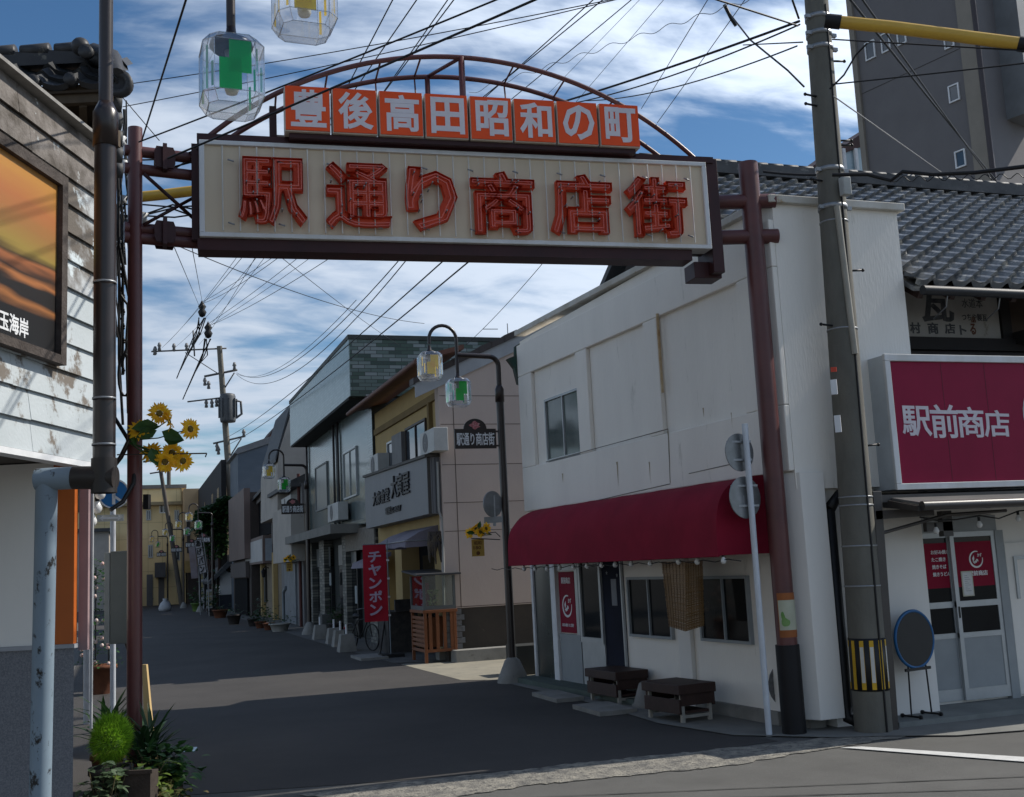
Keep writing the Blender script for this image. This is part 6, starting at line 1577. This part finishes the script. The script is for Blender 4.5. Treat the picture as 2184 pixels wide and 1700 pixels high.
# ------------------------------------------------------------ things by the left gate pole
cb_ = thing('electric_cabinet', 'tall grey steel cabinet fixed to the left gate pole', 'cabinet', tuple(P_(247, 1375, 10.55)))
q = P_(222, 1375, 10.5); hgt = (P_(222, 1176, 10.5)-q).z
part('casing', B().obox(q+CR*.055, CR*.19, CB*.22, (0, 0, hgt)), M('cabinet_grey', (.15, .165, .16), (.12, .135, .13), 2, .5), cb_, .006)
part('door', B().obox(q+V((0, 0, .01)), CR*.05, CB*.21, (0, 0, hgt-.02)), M('cabinet_door', (.27, .29, .29), (.2, .22, .22), 2, .45), cb_, .004)
b = B(); b.obox(P_(305, 1086, 10.6), CR*.05, CB*.08, (0, 0, .14)); solo('pole_speaker', b, BLACK, 'small black box on the right side of the left gate pole', 'box')
b = B(); b.tube([P_(274, 1600, 10.9), P_(276, 1400, 10.9), P_(268, 1372, 10.8)], .012, 6); solo('conduit', b, BROWNBLK, 'thin dark conduit below the grey steel cabinet', 'pipe')
b = B(); p0, p1 = P_(303, 1418, 10.6), P_(318, 1640, 10.3)
b.prism([p0, p0+CR*.04, p1+CR*.06, p1-CR*.03], CB*.05)
solo('leaning_board', b, WOODPALE, 'pale yellow board leaning against the foot of the left gate pole', 'board')
# blue road sign behind the cabinet
bs = thing('blue_road_sign', 'round blue road sign with a white arrow plate on a white post behind the cabinet', 'sign', tuple(gz(241, 1560)))
d = 14.6
part('post', B().cyl(gz(241, 1560), P_(241, 1030, d), .035, n=12), MATS['post_white'], bs)
c = P_(243, 1053, d-.1); n_ = V((-.1, -1, 0)).normalized()
part('disc', B().lathe(c, [(0, -.01), (.19, -.01), (.19, .01), (0, .01)], 30, n_, False), M('sign_blue', (.02, .17, .42), (.02, .15, .38), 5, .4), bs)
part('disc_rim', B().lathe(c+n_*.008, [(.175, .0), (.195, .0), (.195, .006), (.175, .006)], 30, n_, False), WHITEP, bs)
b = B(); X_ = V((1, -.1, 0)).normalized(); b.obox(c+n_*.012+X_*-.02+V((0, 0, -.14)), X_*.04, n_*.004, (0, 0, .25)); b.obox(c+n_*.012+V((0, 0, -.05)), X_*.13+V((0, 0, -.1)), n_*.004, (0, 0, .04)); part('mark', b, WHITEP, bs)
q = P_(207, 1113, d-.15); pl = part('arrow_plate', B().obox(q, X_*.33, n_*-.01, (0, 0, .085)), M('plate_grey_white', (.5, .5, .47), rough=.5), bs)
b = B(); m_ = q+X_*.165+V((0, 0, .042))+n_*.003; b.obox(m_+X_*-.1+V((0, 0, -.012)), X_*.2, n_*.004, (0, 0, .024))
for sgn in (-1, 1): b.prism([m_+X_*sgn*.14, m_+X_*sgn*.09+V((0, 0, .035)), m_+X_*sgn*.09+V((0, 0, -.035))], n_*.004)
part('arrow', b, WHITEP, pl)
# white pole with a banded foot and a dark plate
gpz = gz(187, 1545); gpole = thing('banded_post', 'white post with yellow and black band and dark plate beside the pink jamb', 'post', tuple(gpz)); d = 14.9
b = B().cyl(gpz, P_(187, 1130, d), .055, n=14); part('post', b, MATS['post_white'], gpole)
zb0, zb1 = P_(187, 1480, d).z, P_(187, 1378, d).z
part('band', B().lathe((gpz.x, gpz.y, 0), [(.058, zb0), (.062, zb0), (.062, zb1), (.058, zb1)], 14), M('band_yellow', (.5, .27, .01), rough=.5), gpole)
b = B()
for z in (zb0-.06, zb1): b.lathe((gpz.x, gpz.y, 0), [(.06, z), (.066, z), (.066, z+.06), (.06, z+.06)], 14)
b.obox((gpz.x+.01, gpz.y-.07, zb0), (.03, 0, 0), (0, .01, 0), (0, 0, zb1-zb0)); part('band_edge', b, BLACK, gpole)
q = P_(178, 1240, d-.2); part('plate', B().prism([P_(176, 1237, d-.2), P_(184, 1240, d-.2), P_(196, 1215, d-.2), P_(196, 1132, d-.2), P_(190, 1124, d-.2), P_(176, 1122, d-.2)], CB*.04), M('plate_dark', (.07, .08, .08), rough=.4), gpole)
# three bulbs by the elbow
for (u, v) in ((214, 1050), (207, 1080), (196, 1108)):
    c = copy_tree(b0); c.location = P_(u, v, 8.3); c['label'] = 'white bulb hanging beside the orange board at the old corner building'; c['group'] = 'bulbs beside the orange board'; c.scale = (1.2, 1.2, 1.2)
b = B(); b.tube([P_(192, 1040, 8.3), P_(207, 1062, 8.3), P_(196, 1090, 8.3), P_(186, 1120, 8.4)], .008, 5).tube([P_(207, 1030, 8.3), P_(214, 1036, 8.3), P_(207, 1065, 8.3)], .008, 5); solo('bulb_cable', b, BLACK, 'black cable with bulbs beside the orange board', 'cable')
# low white house seen past the cabinet
lh = thing('white_house', 'low white house glimpsed past the cabinet at the left edge of the street', 'house', (-3, 80, 0))
q0, q1 = P_(190, 1300, 80), P_(232, 1132, 80); part('wall', B().box(q0.x-6, q1.x, q0.y, q0.y+8, 0, q1.z), PLAST, lh); part('roof', B().box(q0.x-6.2, q1.x+.2, q0.y-.3, q0.y+8.2, q1.z+.001, q1.z+.25), KAWARA, lh)

# ------------------------------------------------------------ plants
def leaf(b, p, d, ln, w, droop=.3, fold=.15):
    """pointed leaf of six faces from p along d"""
    p, d = V(p), V(d).normalized(); s = d.cross(V((0, 0, 1)))
    s = s.normalized() if s.length > .1 else V((1, 0, 0)); n = s.cross(d)
    mid = [p + d*ln*t - V((0, 0, 1))*droop*ln*t*t for t in (0, .35, .7, 1)]
    ws_ = [.15*w, w*.5, w*.36, 0]
    L_ = [mid[i]+s*ws_[i]+n*fold*ws_[i] for i in range(4)]; R_ = [mid[i]-s*ws_[i]+n*fold*ws_[i] for i in range(4)]
    for i in range(2): b.face([mid[i], mid[i+1], L_[i+1], L_[i]]); b.face([mid[i+1], mid[i], R_[i], R_[i+1]])
    b.face([mid[2], mid[3], L_[2]]); b.face([mid[3], mid[2], R_[2]])


def rdir(up=.3): a = random.uniform(0, 6.283); z = random.uniform(up-.5, up+.5); return V((math.cos(a), math.sin(a), z))


def pot(par, p, r, h, mat=TERRA, name='pot'):
    b = B().lathe((p[0], p[1], p[2]), [(r*.68, 0), (r*.95, h*.86), (r*1.06, h*.86), (r*1.06, h), (r*.9, h), (r*.88, h*.9), (0, h*.9)], 18)
    return part(name, b, mat, par)


random.seed(21)
# round bright green bush
kc = thing('round_bush', 'bright green round feathery bush in a dark planter by the left gate pole', 'plant', tuple(V((P_(237, 1640, 9.3).x, P_(237, 1640, 9.3).y, 0))))
c = P_(237, 1575, 9.3); b = B(); b2 = B()
for k in range(9500):
    z = random.uniform(-1, 1); a = random.uniform(0, 6.283); rr = math.sqrt(1-z*z); dr_ = V((rr*math.cos(a), rr*math.sin(a), z*1.2))
    ln = random.uniform(.022, .05) if k % 7 else random.uniform(.05, .085); r0_ = random.uniform(.5, 1)**.5*.155*(1+.05*math.sin(a*3+z*4)); q = c+dr_*r0_; dd = (dr_*.8+V((random.uniform(-.6, .6), random.uniform(-.6, .6), random.uniform(-.2, .7)))).normalized()
    s = dd.cross(V((random.random(), random.random(), random.random()))).normalized()*.0021
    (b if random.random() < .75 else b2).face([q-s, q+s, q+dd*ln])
part('foliage', b, LEAFY, kc); part('deep_green_foliage', b2, M('kochia_deep', (.07, .20, .02), (.05, .14, .015), 8, .6, trans=.3), kc)  # a random share of the needles in a deeper green
pot(kc, (c.x, c.y, 0), .17, .40, M('planter_dark', (.03, .028, .025), rough=.7), 'planter'); part('stem', B().cyl((c.x, c.y, .36), (c.x, c.y, c.z), .01, n=6), LEAFD, kc)
# sword leaved plants
for (u, v, d, n, ln, lb_, m_) in [(230, 1560, 10.4, 60, .55, 'tall sword leaved plant standing behind the round bright green bush', LEAFD), (312, 1600, 9.9, 70, .52, 'sword leaved plant spilling in front of the pale leaning board', LEAFD)]:
    c = P_(u, v, d); t = thing('sword_leaf_plant', lb_, 'plant', (c.x, c.y, 0), 'sword leaved plants by the gate pole'); b = B()
    for k in range(n):
        a = random.uniform(0, 6.283); tilt = random.uniform(.25, 1.5); q = c+V((random.uniform(-.06, .06), random.uniform(-.06, .06), random.uniform(-.2, .08))); leaf(b, q, (math.cos(a)*tilt, math.sin(a)*tilt, 1), ln*random.uniform(.6, 1.1), .045, random.uniform(.1, .5), .3)
    part('leaves', b, m_, t); pot(t, (c.x, c.y, 0), .15, max(.15, c.z-.2), TERRA)
# leafy plants
for (u, v, d, n, sx_, sz_, ln, lb_, m_) in [(352, 1640, 9.6, 170, .24, .17, .11, 'broad leaved green plant overhanging the kerb right of the round bush', LEAF), (300, 1672, 9.2, 120, .2, .13, .10, 'yellowish green leafy plant below the round bush', M('leaf_yellowgreen', (.14, .20, .03), (.09, .15, .03), 6, .5, trans=.35)), (225, 1680, 8.8, 90, .15, .16, .09, 'grey green herb in a dark pot at the bottom edge below the round bush', M('leaf_greygreen', (.09, .13, .07), (.06, .10, .05), 8, .6, trans=.3)), (340, 1690, 9.2, 120, .24, .08, .07, 'low reddish and green bedding plants at the kerb corner', M('leaf_redgreen', (.14, .10, .04), (.05, .10, .03), 14, .6, trans=.3))]:
    c = P_(u, v, d); t = thing('leafy_plant', lb_, 'plant', (c.x, c.y, 0)); b = B(); b2 = B()
    for k in range(n):
        q = c+V((random.gauss(0, sx_*.5), random.gauss(0, sx_*.5), random.gauss(0, sz_*.55))); dd = (q-c)*3+rdir(.2)
        for j in range(random.choice((1, 1, 3))): leaf(b, q, dd+rdir(0)*.9*j, ln*random.uniform(.7, 1.3), ln*random.uniform(.5, .8), .35)
        if k % 6 == 0: b2.tube([V((c.x+random.uniform(-.05, .05), c.y, max(.05, c.z-.3))), q], .004, 4)
    part('leaves', b, m_, t); part('stem', b2, M('stem_brown', (.12, .10, .05), rough=.8), t); pot(t, (c.x, c.y, 0), .14, max(.12, c.z-.15), M('pot_brown', (.10, .06, .045), (.07, .04, .03), 6, .8))
b = B(); q = P_(262, 1652, 8.9); b.obox(V((q.x, q.y, .0)), CR*.22, CB*.2, (0, 0, q.z)).obox(V((q.x, q.y, q.z))-CR*.02-CB*.02, CR*.26, CB*.03, (0, 0, .03)); solo('planter_box', b, M('weathered_wood', (.055, .042, .034), (.035, .027, .022), 7, .85, bump=.3), 'weathered wooden planter box under the round bright green bush', 'planter')
b = B(); q = P_(168, 1640, 8.6)
for k in range(3): b.obox(V((q.x, q.y, .02+.09*k)), CR*.2, CB*.3, (0, 0, .06))
solo('crate_stack', b, M('crate_wood', (.11, .09, .06), (.07, .055, .04), 7, .85), 'stack of wooden slats beside the granite base at the left edge', 'crate')
b = B(); q = P_(385, 1605, 9.6); b.obox(q, CR*.12, CB*.1+V((0, 0, .02)), (0, 0, .006)); solo('glass_sheet', b, clear('green_glass', (.5, .8, .7), .2), 'small greenish glass sheet lying over the leaves at the kerb', 'glass')
# flowering plant far left in a brown pot
c = gz(216, 1480); t = thing('flowering_climber', 'climbing flowering plant in a large brown pot left of the grey cabinet', 'plant', tuple(c))
pot(t, (c.x, c.y, 0), .26, .5); b, b2 = B(), B()
for k in range(420):
    f = random.random()**1.2; q = V((c.x+random.gauss(0, .13+.08*(1-f)), c.y+random.gauss(0, .13), .45+1.9*f)); leaf(b, q, rdir(.2), random.uniform(.06, .11), .06)
    if k % 14 == 0: b2.ball(q+V((0, -.1, 0)), .035, 5)
part('leaves', b, LEAF, t); part('flower', b2, M('flower_pink', (.6, .35, .3), (.65, .55, .5), 12, .7), t); part('trellis', B().tube([(c.x-.1, c.y, .4), (c.x-.1, c.y, 2.2)], .012, 5).tube([(c.x+.12, c.y, .4), (c.x+.12, c.y, 2.2)], .012, 5), BLACK, t)

# sunflowers
def sunflower(par, c, face, r=.1):
    face = V(face).normalized(); a = face.orthogonal().normalized(); b_ = face.cross(a); c = V(c)
    d = B().lathe(c, [(0, -.012), (r*.3, -.01), (r*.33, .006), (r*.16, .018), (0, .016)], 14, face); o = part('flower', d, FLOWC, par)
    b = B()
    for ring_ in (0, 1):
        for k in range(13):
            t = 2*math.pi*(k+.5*ring_)/13+random.uniform(-.08, .08); e = a*math.cos(t)+b_*math.sin(t); s = face.cross(e); L_ = r*random.uniform(.85, 1.1)
            cu = random.uniform(-.02, .025); p = [c+e*r*.25-face*.004*ring_, c+e*(r*.25+L_*.4)+s*r*.17+face*(.012+cu*.4), c+e*(r*.25+L_*.72)+s*r*.10+face*cu, c+e*(r*.25+L_*.92)+face*cu*1.6, c+e*(r*.25+L_*.72)-s*r*.10+face*cu, c+e*(r*.25+L_*.4)-s*r*.17+face*(.012+cu*.4)]
            b.face(p)
    part('petals', b, PETAL, o); return o


def bunch(lbl, flowers, leaves, d, r, stem0):
    t = thing('sunflower_bunch', lbl, 'artificial flowers', tuple(P_(*flowers[0][:2], d)), 'sunflower bunches on poles')
    b = B()
    for (u, v, fx, fy, fz) in flowers:
        q = P_(u, v, d+random.uniform(-.06, .06)); sunflower(t, q, V((fx, fy, fz)), r)
        s0 = P_(*stem0, d); b.tube([s0, s0.lerp(q, .5)+V((0, 0, -.03)), q-V((fx, fy, fz)).normalized()*.02], .006, 5)
    part('stems', b, LEAF, t); b = B()
    for (u, v, dx, dz, ln) in leaves:
        o = P_(u, v, d-.04); e = (CR*dx+V((0, 0, dz))-CB*.15).normalized(); s_ = (V((0, 0, 1))*dx-CR*dz+CB*.35).normalized()
        for sg in (1, -1): b.face([o, o+e*ln*.3+s_*sg*ln*.26-CB*.012, o+e*ln*.62+s_*sg*ln*.22-CB*.015, o+e*ln, o+e*ln*.5+CB*.01])
    part('leaves', b, LEAF, t)
    return t


random.seed(3)
bunch('bunch of yellow artificial sunflowers sticking out from the left gate pole', [(340, 882, .2, -1, .15), (406, 915, .7, -1, .0), (297, 917, -.3, -1, .6), (360, 898, 1, -.2, .2), (367, 965, .3, -1, -.3), (390, 983, .5, -1, -.3), (352, 985, -.1, -1, -.4), (324, 965, -.4, -.8, .3)], [(337, 905, -1, -.15, .24), (335, 918, -.9, -.3, .2), (345, 920, .8, -.35, .24), (350, 938, 1, -.1, .2), (322, 955, .3, -.7, .2), (285, 930, .3, -1, .1), (318, 915, .7, .1, .12)], 10.3, .094, (270, 940))
b = B(); b.tube([P_(250, 970, 10.3), P_(441, 967, 10.3)], .007, 6).tube([P_(441, 967, 10.3), P_(438, 975, 10.3)], .006, 5).tube([P_(276, 938, 10.3), P_(258, 975, 10.35), P_(240, 998, 10.4)], .022, 8); solo('flower_bracket', b, BROWNBLK, 'thin dark rod and bracket carrying the sunflowers at the left gate pole', 'bracket')
for (u0, v0, d, sc, lb1, lb2) in [(1019, 1135, 18.0, 1., 'yellow sunflowers on the street lamp by the beige gable', 'small yellow hanging flag with brown print under the sunflowers at the beige gable'), (617, 1193, 37., .5, 'yellow sunflowers on the second street lamp by the shuttered shop', 'small yellow hanging flag at the shuttered shop')]:
    s = lambda x, y: (u0+x*sc, v0+y*sc)
    bunch(lb1, [(*s(-17, 2), -.8, -.6, .3), (*s(18, -8), .5, -1, .2), (*s(6, 0), .2, -1, -.1), (*s(-4, -8), -.2, .5, .4)], [(*s(-6, 2), -.8, .1, .14), (*s(2, -6), .2, .8, .14)], d, .085, s(30, 5))
    t = thing('hanging_flag', lb2, 'flag', tuple(P_(u0, v0+30, d)))
    q0, q1 = P_(*s(-12, 52), d), P_(*s(13, 14), d); w_ = (q1-q0).dot(CR); h_ = q1.z-q0.z
    part('cloth', B().obox(q0, CR*w_, CB*.01, (0, 0, h_)), M('flag_yellow', (.42, .27, .06), (.36, .23, .05), 4, .8, trans=.2), t)
    b = B(); glyphs(b, '昭和', q0+CR*w_*.2-CB*.002+V((0, 0, h_*.66)), CR, (0, 0, 1), w_*.6, h_*.22, .002, .02); glyphs(b, '180', q0+CR*w_*.15-CB*.002+V((0, 0, h_*.4)), CR, (0, 0, 1), w_*.6, h_*.2, .002, .02)
    b.lathe(q0+CR*w_*.5-CB*.003+V((0, 0, h_*.18)), [(0, 0), (w_*.16, 0)], 10, -CB, False); part('print', b, M('flag_brown', (.12, .05, .02), rough=.9), t)
    b = B(); b.tube([P_(*s(-14, 13), d), P_(*s(48, 16), d)], .008, 5).tube([P_(*s(20, 2), d), P_(*s(38, 0), d), P_(*s(48, 10), d)], .007, 5); part('rod', b, BLACK, t)
# round sign back on the first street lamp
rs2 = thing('round_sign_back', 'grey back of a round road sign fixed behind the street lamp at the beige gable', 'sign', tuple(P_(1050, 1075, 18.3)))
part('disc', B().lathe(P_(1051, 1075, 18.35), [(0, -.01), (.215, -.01), (.215, .01), (0, .01)], 28, (.5, -1, 0), False), MATS['sign_back'], rs2)
q = P_(1033, 1116, 18.3); part('plate', B().obox(q, CR*.3, CB*.01, (0, 0, .1)), MATS['sign_back'], rs2); part('post', B().obox(P_(1052, 1122, 18.3), CR*.05, CB*.04, (0, 0, .5)), STEEL, rs2)

# ------------------------------------------------------------ small things along the right hand kerb
random.seed(8)
for (u, v, lb_) in [(683, 1364, 'farthest of four concrete footings with pipe stubs along the kerb'), (713, 1373, 'second farthest concrete footing with a pipe stub along the kerb'), (727, 1379, 'second nearest concrete footing with a pipe stub along the kerb'), (740, 1390, 'nearest of four concrete footings with pipe stubs, beside the bicycle')]:
    c = gz(u, v); t = thing('pole_footing', lb_, 'footing', tuple(c), 'concrete footings along the kerb')
    part('block', B().lathe(c, [(.30, 0), (.29, .05), (.21, .42), (0, .42)], 4, None, False), CONC, t); part('pipe_stub', B().cyl(c+V((0, 0, .42)), c+V((0, 0, .65)), .028, n=8), WHITEP, t)
def kerb_pot(u, v, r, h, mat, lb_, n=50, ln=.12, lm=None, hgt=.3):
    c = gz(u, v); t = thing('potted_plant', lb_, 'potted plant', tuple(c), 'potted plants along the kerb'); pot(t, tuple(c), r, h, mat)
    b = B()
    for k in range(n): q = c+V((random.gauss(0, r*.7), random.gauss(0, r*.7), h+abs(random.gauss(0, hgt*.5)))); leaf(b, q, rdir(.5), ln*random.uniform(.6, 1.3), ln*.5)
    part('leaves', b, lm or LEAFD, t)
WPOT = M('pot_white', (.42, .41, .38), (.34, .33, .3), 4, .6); DPOT = M('pot_dark', (.04, .035, .033), rough=.7)
kerb_pot(597, 1347, .36, .28, WPOT, 'wide pale planter with low plants before the shuttered shop', 60, .16)
kerb_pot(574, 1344, .22, .25, TERRA, 'brown pot with a bushy plant left of the wide pale planter', 70, .2, None, .7)
kerb_pot(556, 1340, .22, .25, TERRA, 'dark reddish pot with a bushy plant below the wall lantern', 70, .2, None, .7)
kerb_pot(541, 1336, .25, .3, DPOT, 'small dark pot at the foot of the ochre pillar', 40, .18)
kerb_pot(499, 1332, .3, .4, DPOT, 'round dark pot standing in the far strip of sunlight', 20, .2)
kerb_pot(470, 1318, .38, .4, TERRA, 'square brown planter before the black dado of the storehouse', 30, .2)
kerb_pot(455, 1314, .36, .4, DPOT, 'dark planter with a shrub beside the leaning banners', 90, .3, None, 1.4)
kerb_pot(421, 1304, .38, .5, M('pot_green', (.12, .2, .05), rough=.6), 'bright green planter next to the vending machines', 80, .3, LEAF, 1.0)
kerb_pot(720, 1352, .28, .35, DPOT, 'dark pot with a leafy bush before the green tiled house', 110, .16, LEAF, .6)
kerb_pot(735, 1350, .3, .7, M('pot_grey', (.13, .12, .11), rough=.8), 'tall grey pot beside the bicycle under the red banner', 20, .12)
# bicycle
c = gz(772, 1388); bk = thing('bicycle', 'dark bicycle parked behind the red banner', 'bicycle', tuple(c))
ax_ = V((.35, -1, 0)).normalized(); side = V((-ax_.y, ax_.x, 0)); w1, w2 = c+ax_*.5+V((0, 0, .33)), c-ax_*.5+V((0, 0, .33))
for w_ in (w1, w2):
    R_ = [w_+(ax_*math.cos(t*.2618)+V((0, 0, 1))*math.sin(t*.2618))*.31 for t in range(25)]; o = part('wheel', B().tube(R_, .018, 6, False), BLACK, bk)
    b = B()
    for k in range(10): b.tube([w_, R_[int(k*2.4)]], .002, 3)
    part('spokes', b, STEEL, o)
b = B(); sc_, hd, bb_ = c-ax_*.18+V((0, 0, .72)), c+ax_*.36+V((0, 0, .78)), c-ax_*.05+V((0, 0, .3))
for p, q in ((sc_, bb_), (hd, bb_), (hd, sc_), (w2, sc_), (w2, bb_), (hd, w1), (hd, hd+V((0, 0, .22)))): b.tube([p, q], .015, 6)
part('frame', b, BLACK, bk); part('saddle', B().tube([sc_+V((0, 0, .1))-ax_*.12, sc_+V((0, 0, .11)), sc_+V((0, 0, .1))+ax_*.12], [.07, .06, .02], 8), BLACK, bk)
part('handlebar', B().tube([hd+V((0, 0, .22))-side*.28-ax_*.1, hd+V((0, 0, .24))-side*.1, hd+V((0, 0, .24))+side*.1, hd+V((0, 0, .22))+side*.28-ax_*.1], .013, 6), STEEL, bk); part('reflector', B().ball(w2-ax_*.3+V((0, 0, .2)), .03, 6), M('reflector_red', (.4, .02, .03), rough=.3), bk)
b = B(); q = gz(808, 1396); b.obox(q, V((.05, .1, 0)), V((.02, 0, 0)), V((.22, .2, .95))); b.obox(q+V((.25, .25, 0)), V((.4, .3, 0)), V((.02, 0, 0)), V((.0, 0, .8))); solo('menu_stand', b, M('stand_grey', (.10, .10, .10), (.2, .2, .2), 6, .6), 'leaning dark menu stand with a pale strip below the red banner', 'stand')
b = B(); c = gz(850, 1398); b.box(c.x-.1, c.x+.6, c.y+.5, c.y+1.6, 0, .95).box(c.x+.05, c.x+.45, c.y+.4, c.y+.49, .96, 1.22); solo('dark_rack', b, M('rack_dark', (.03, .03, .03), (.06, .055, .05), 8, .8), 'dark display rack with a grey card between the red banner and the orange stand', 'rack')
b = B(); c = gz(935, 1409); b.box(c.x, c.x+.5, c.y-.1, c.y+.2, 0, .2); solo('stone_block', b, CONC, 'pale stone block at the foot of the orange slatted stand', 'stone')
b = B(); c = gz(1127, 1442); b.box(c.x-.15, c.x+.6, c.y+.1, c.y+.7, 0, .5); solo('dark_bin', b, M('bin_dark', (.03, .032, .03), rough=.7), 'dark bin between the street lamp footing and the white shop', 'bin')
b = B(); c = gz(668, 1352); b.box(c.x+.2, c.x+.7, c.y-.6, c.y+.0, .25, .6).tube([(c.x+.3, c.y-.5, 0), (c.x+.3, c.y-.5, .25)], .03, 6).tube([(c.x+.6, c.y-.1, 0), (c.x+.6, c.y-.1, .25)], .03, 6); solo('kerb_box', b, M('box_dull', (.11, .115, .11), rough=.7), 'small dull box on legs at the foot of the second street lamp', 'box')
# leaning white banners and machines far down
for (cn_, txt, lb_, cl) in (([(641, 705), (720, 690), (783, 1060), (702, 1082)], 'あげパン', 'tall white leaning banner with black framed characters, the nearer of the two', True), ([(578, 780), (650, 765), (688, 1120), (612, 1128)], '', 'faded grey leaning banner behind the white one', False)):
    q = [(400/1.376+x/3.778/1.376, 1400/1.376+y/3.778/1.376) for x, y in cn_]; dd = 57 if cl else 60
    p4 = [P_(u, v, dd) for u, v in q]; t = thing('leaning_banner', lb_, 'banner', (p4[3].x, p4[3].y, 0), 'leaning banners far down the street')
    part('cloth', B().prism(p4, CB*.03), M('banner_cloth', (.46, .45, .46), (.38, .37, .39), 2, .8) if cl else M('banner_faded', (.24, .23, .26), (.17, .13, .13), 1.2, .8), t)
    if cl:
        b, b2 = B(), B(); up_ = p4[0]-p4[3]; rt_ = p4[2]-p4[3]; b3 = B()
        for i, ch_ in enumerate(txt): glyphs(b, ch_, p4[3]+up_*(.79-.25*i)+rt_*.18-CB*.05, rt_, up_, rt_.length*.66, up_.length*.19, .01, .05)
        part('lettering', b, BLACK, t)
        for f in (0, .245, .49, .735, .985): b2.prism([p4[3]+up_*f-CB*.01, p4[3]+rt_+up_*f-CB*.01, p4[3]+rt_+up_*(f+.02)-CB*.01, p4[3]+up_*(f+.02)-CB*.01], CB*-.02)
        for f in (0, .95): b2.prism([p4[3]+rt_*f-CB*.012, p4[3]+rt_*(f+.06)-CB*.012, p4[3]+rt_*(f+.06)+up_-CB*.012, p4[3]+rt_*f+up_-CB*.012], CB*-.02)
        part('border', b2, BLACK, t)
    part('pole', B().tube([V((p4[2].x+.1, p4[2].y, 0)), p4[2]+V((.05, 0, 0)), p4[1]+V((.05, 0, .3))], .03, 6), STEEL, t)
for (u0, u1, vt, vb, mt, lb_) in [(424, 436, 1214, 1300, M('machine_white', (.36, .37, .37), (.28, .29, .3), 2, .5), 'white vending machine with a yellowish window beside the tan house'), (440, 454, 1258, 1306, M('machine_grey', (.24, .25, .25), rough=.5), 'grey cabinet below the leaning banners'), (455, 466, 1246, 1300, M('machine_pale', (.38, .38, .37), rough=.6), 'pale panelled rack beside the grey cabinet')]:
    q = gz((u0+u1)/2, vb); d = (q-EYEP).dot(FWD); a = P_(u0, vb, d); w_ = (u1-u0)/FOC*d; h_ = (vb-vt)/FOC*d
    t = thing('vending_machine' if vt < 1220 else 'street_cabinet', lb_, 'vending machine' if vt < 1220 else 'cabinet', tuple(q))
    part('casing', B().obox(V((a.x, a.y, 0)), CR*w_, CB*.8, (0, 0, h_)), mt, t, .04)
    b = B(); n_ = 3
    for k in range(n_): b.obox(V((a.x, a.y, h_*(.3+.22*k)))+CR*w_*.12-CB*.02, CR*w_*.72, CB*.02, (0, 0, h_*.15))
    part('window', b, M('machine_window', (.10, .10, .08), (.25, .2, .06), 6, .3), t)  # dark and yellowish tones mixed by noise
b = B(); q = gz(352, 1304); b.lathe(q, [(0, 0), (.36, .02), (.42, .2), (.3, .5), (.12, .68), (.16, .8), (0, .78)], 9); solo('rubbish_bag', b, M('bag_white', (.42, .43, .44), (.34, .35, .36), 4, .6, bump=.4, bscale=6), 'pale tied rubbish bag by the leaning wooden pole', 'bag')
# creeper and shrubs on the dark townhouse
random.seed(14)
for (pts, n, lb_, nm) in [([(455, 1100, 32, 24), (440, 1125, 26, 32), (470, 1085, 22, 14), (482, 1068, 16, 10), (456, 1160, 28, 34), (436, 1105, 20, 22), (474, 1130, 16, 40)], 4200, 'dense dark creeper and bushes before the dark boarded townhouse', 'creeper')]:
    t = thing(nm, lb_, 'creeper', tuple(V((P_(455, 1300, 66).x, P_(455, 1300, 66).y, 0)))); b, b2 = B(), B()
    for k in range(n):
        u, v, ru, rv = random.choice(pts); a = random.uniform(0, 6.28); rr = math.sqrt(random.random()); q = P_(u+ru*rr*math.cos(a), v+rv*rr*math.sin(a), 66+random.uniform(-1.5, 1.5))
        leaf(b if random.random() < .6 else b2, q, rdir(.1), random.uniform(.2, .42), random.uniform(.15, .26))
    part('foliage', b, LEAFD, t); part('paler_foliage', b2, LEAF, t)  # leaves split at random between two greens
    b = B(); g0 = V((P_(452, 1300, 66).x, P_(452, 1300, 66).y, 0))
    for k in range(7): u, v, _, _ = random.choice(pts); b.tube([g0+V((random.uniform(-.6, .6), 0, 0)), g0.lerp(P_(u, v, 66), .5)+V((random.uniform(-.3, .3), 0, 0)), P_(u, v, 66)], [.12, .08, .03], 6)
    part('trunk', b, WOODDK, t)
# aerial on the beige roof
b = B(); q = P_(1082, 690, 26); b.tube([q, q+V((0, 0, -.45))], .012, 5).tube([P_(1030, 702, 26), P_(1062, 702, 26)], .010, 5); solo('roof_aerial', b, STEEL, 'thin metal aerial standing above the beige roof verge', 'aerial')

bpy.data.objects.remove(FO)
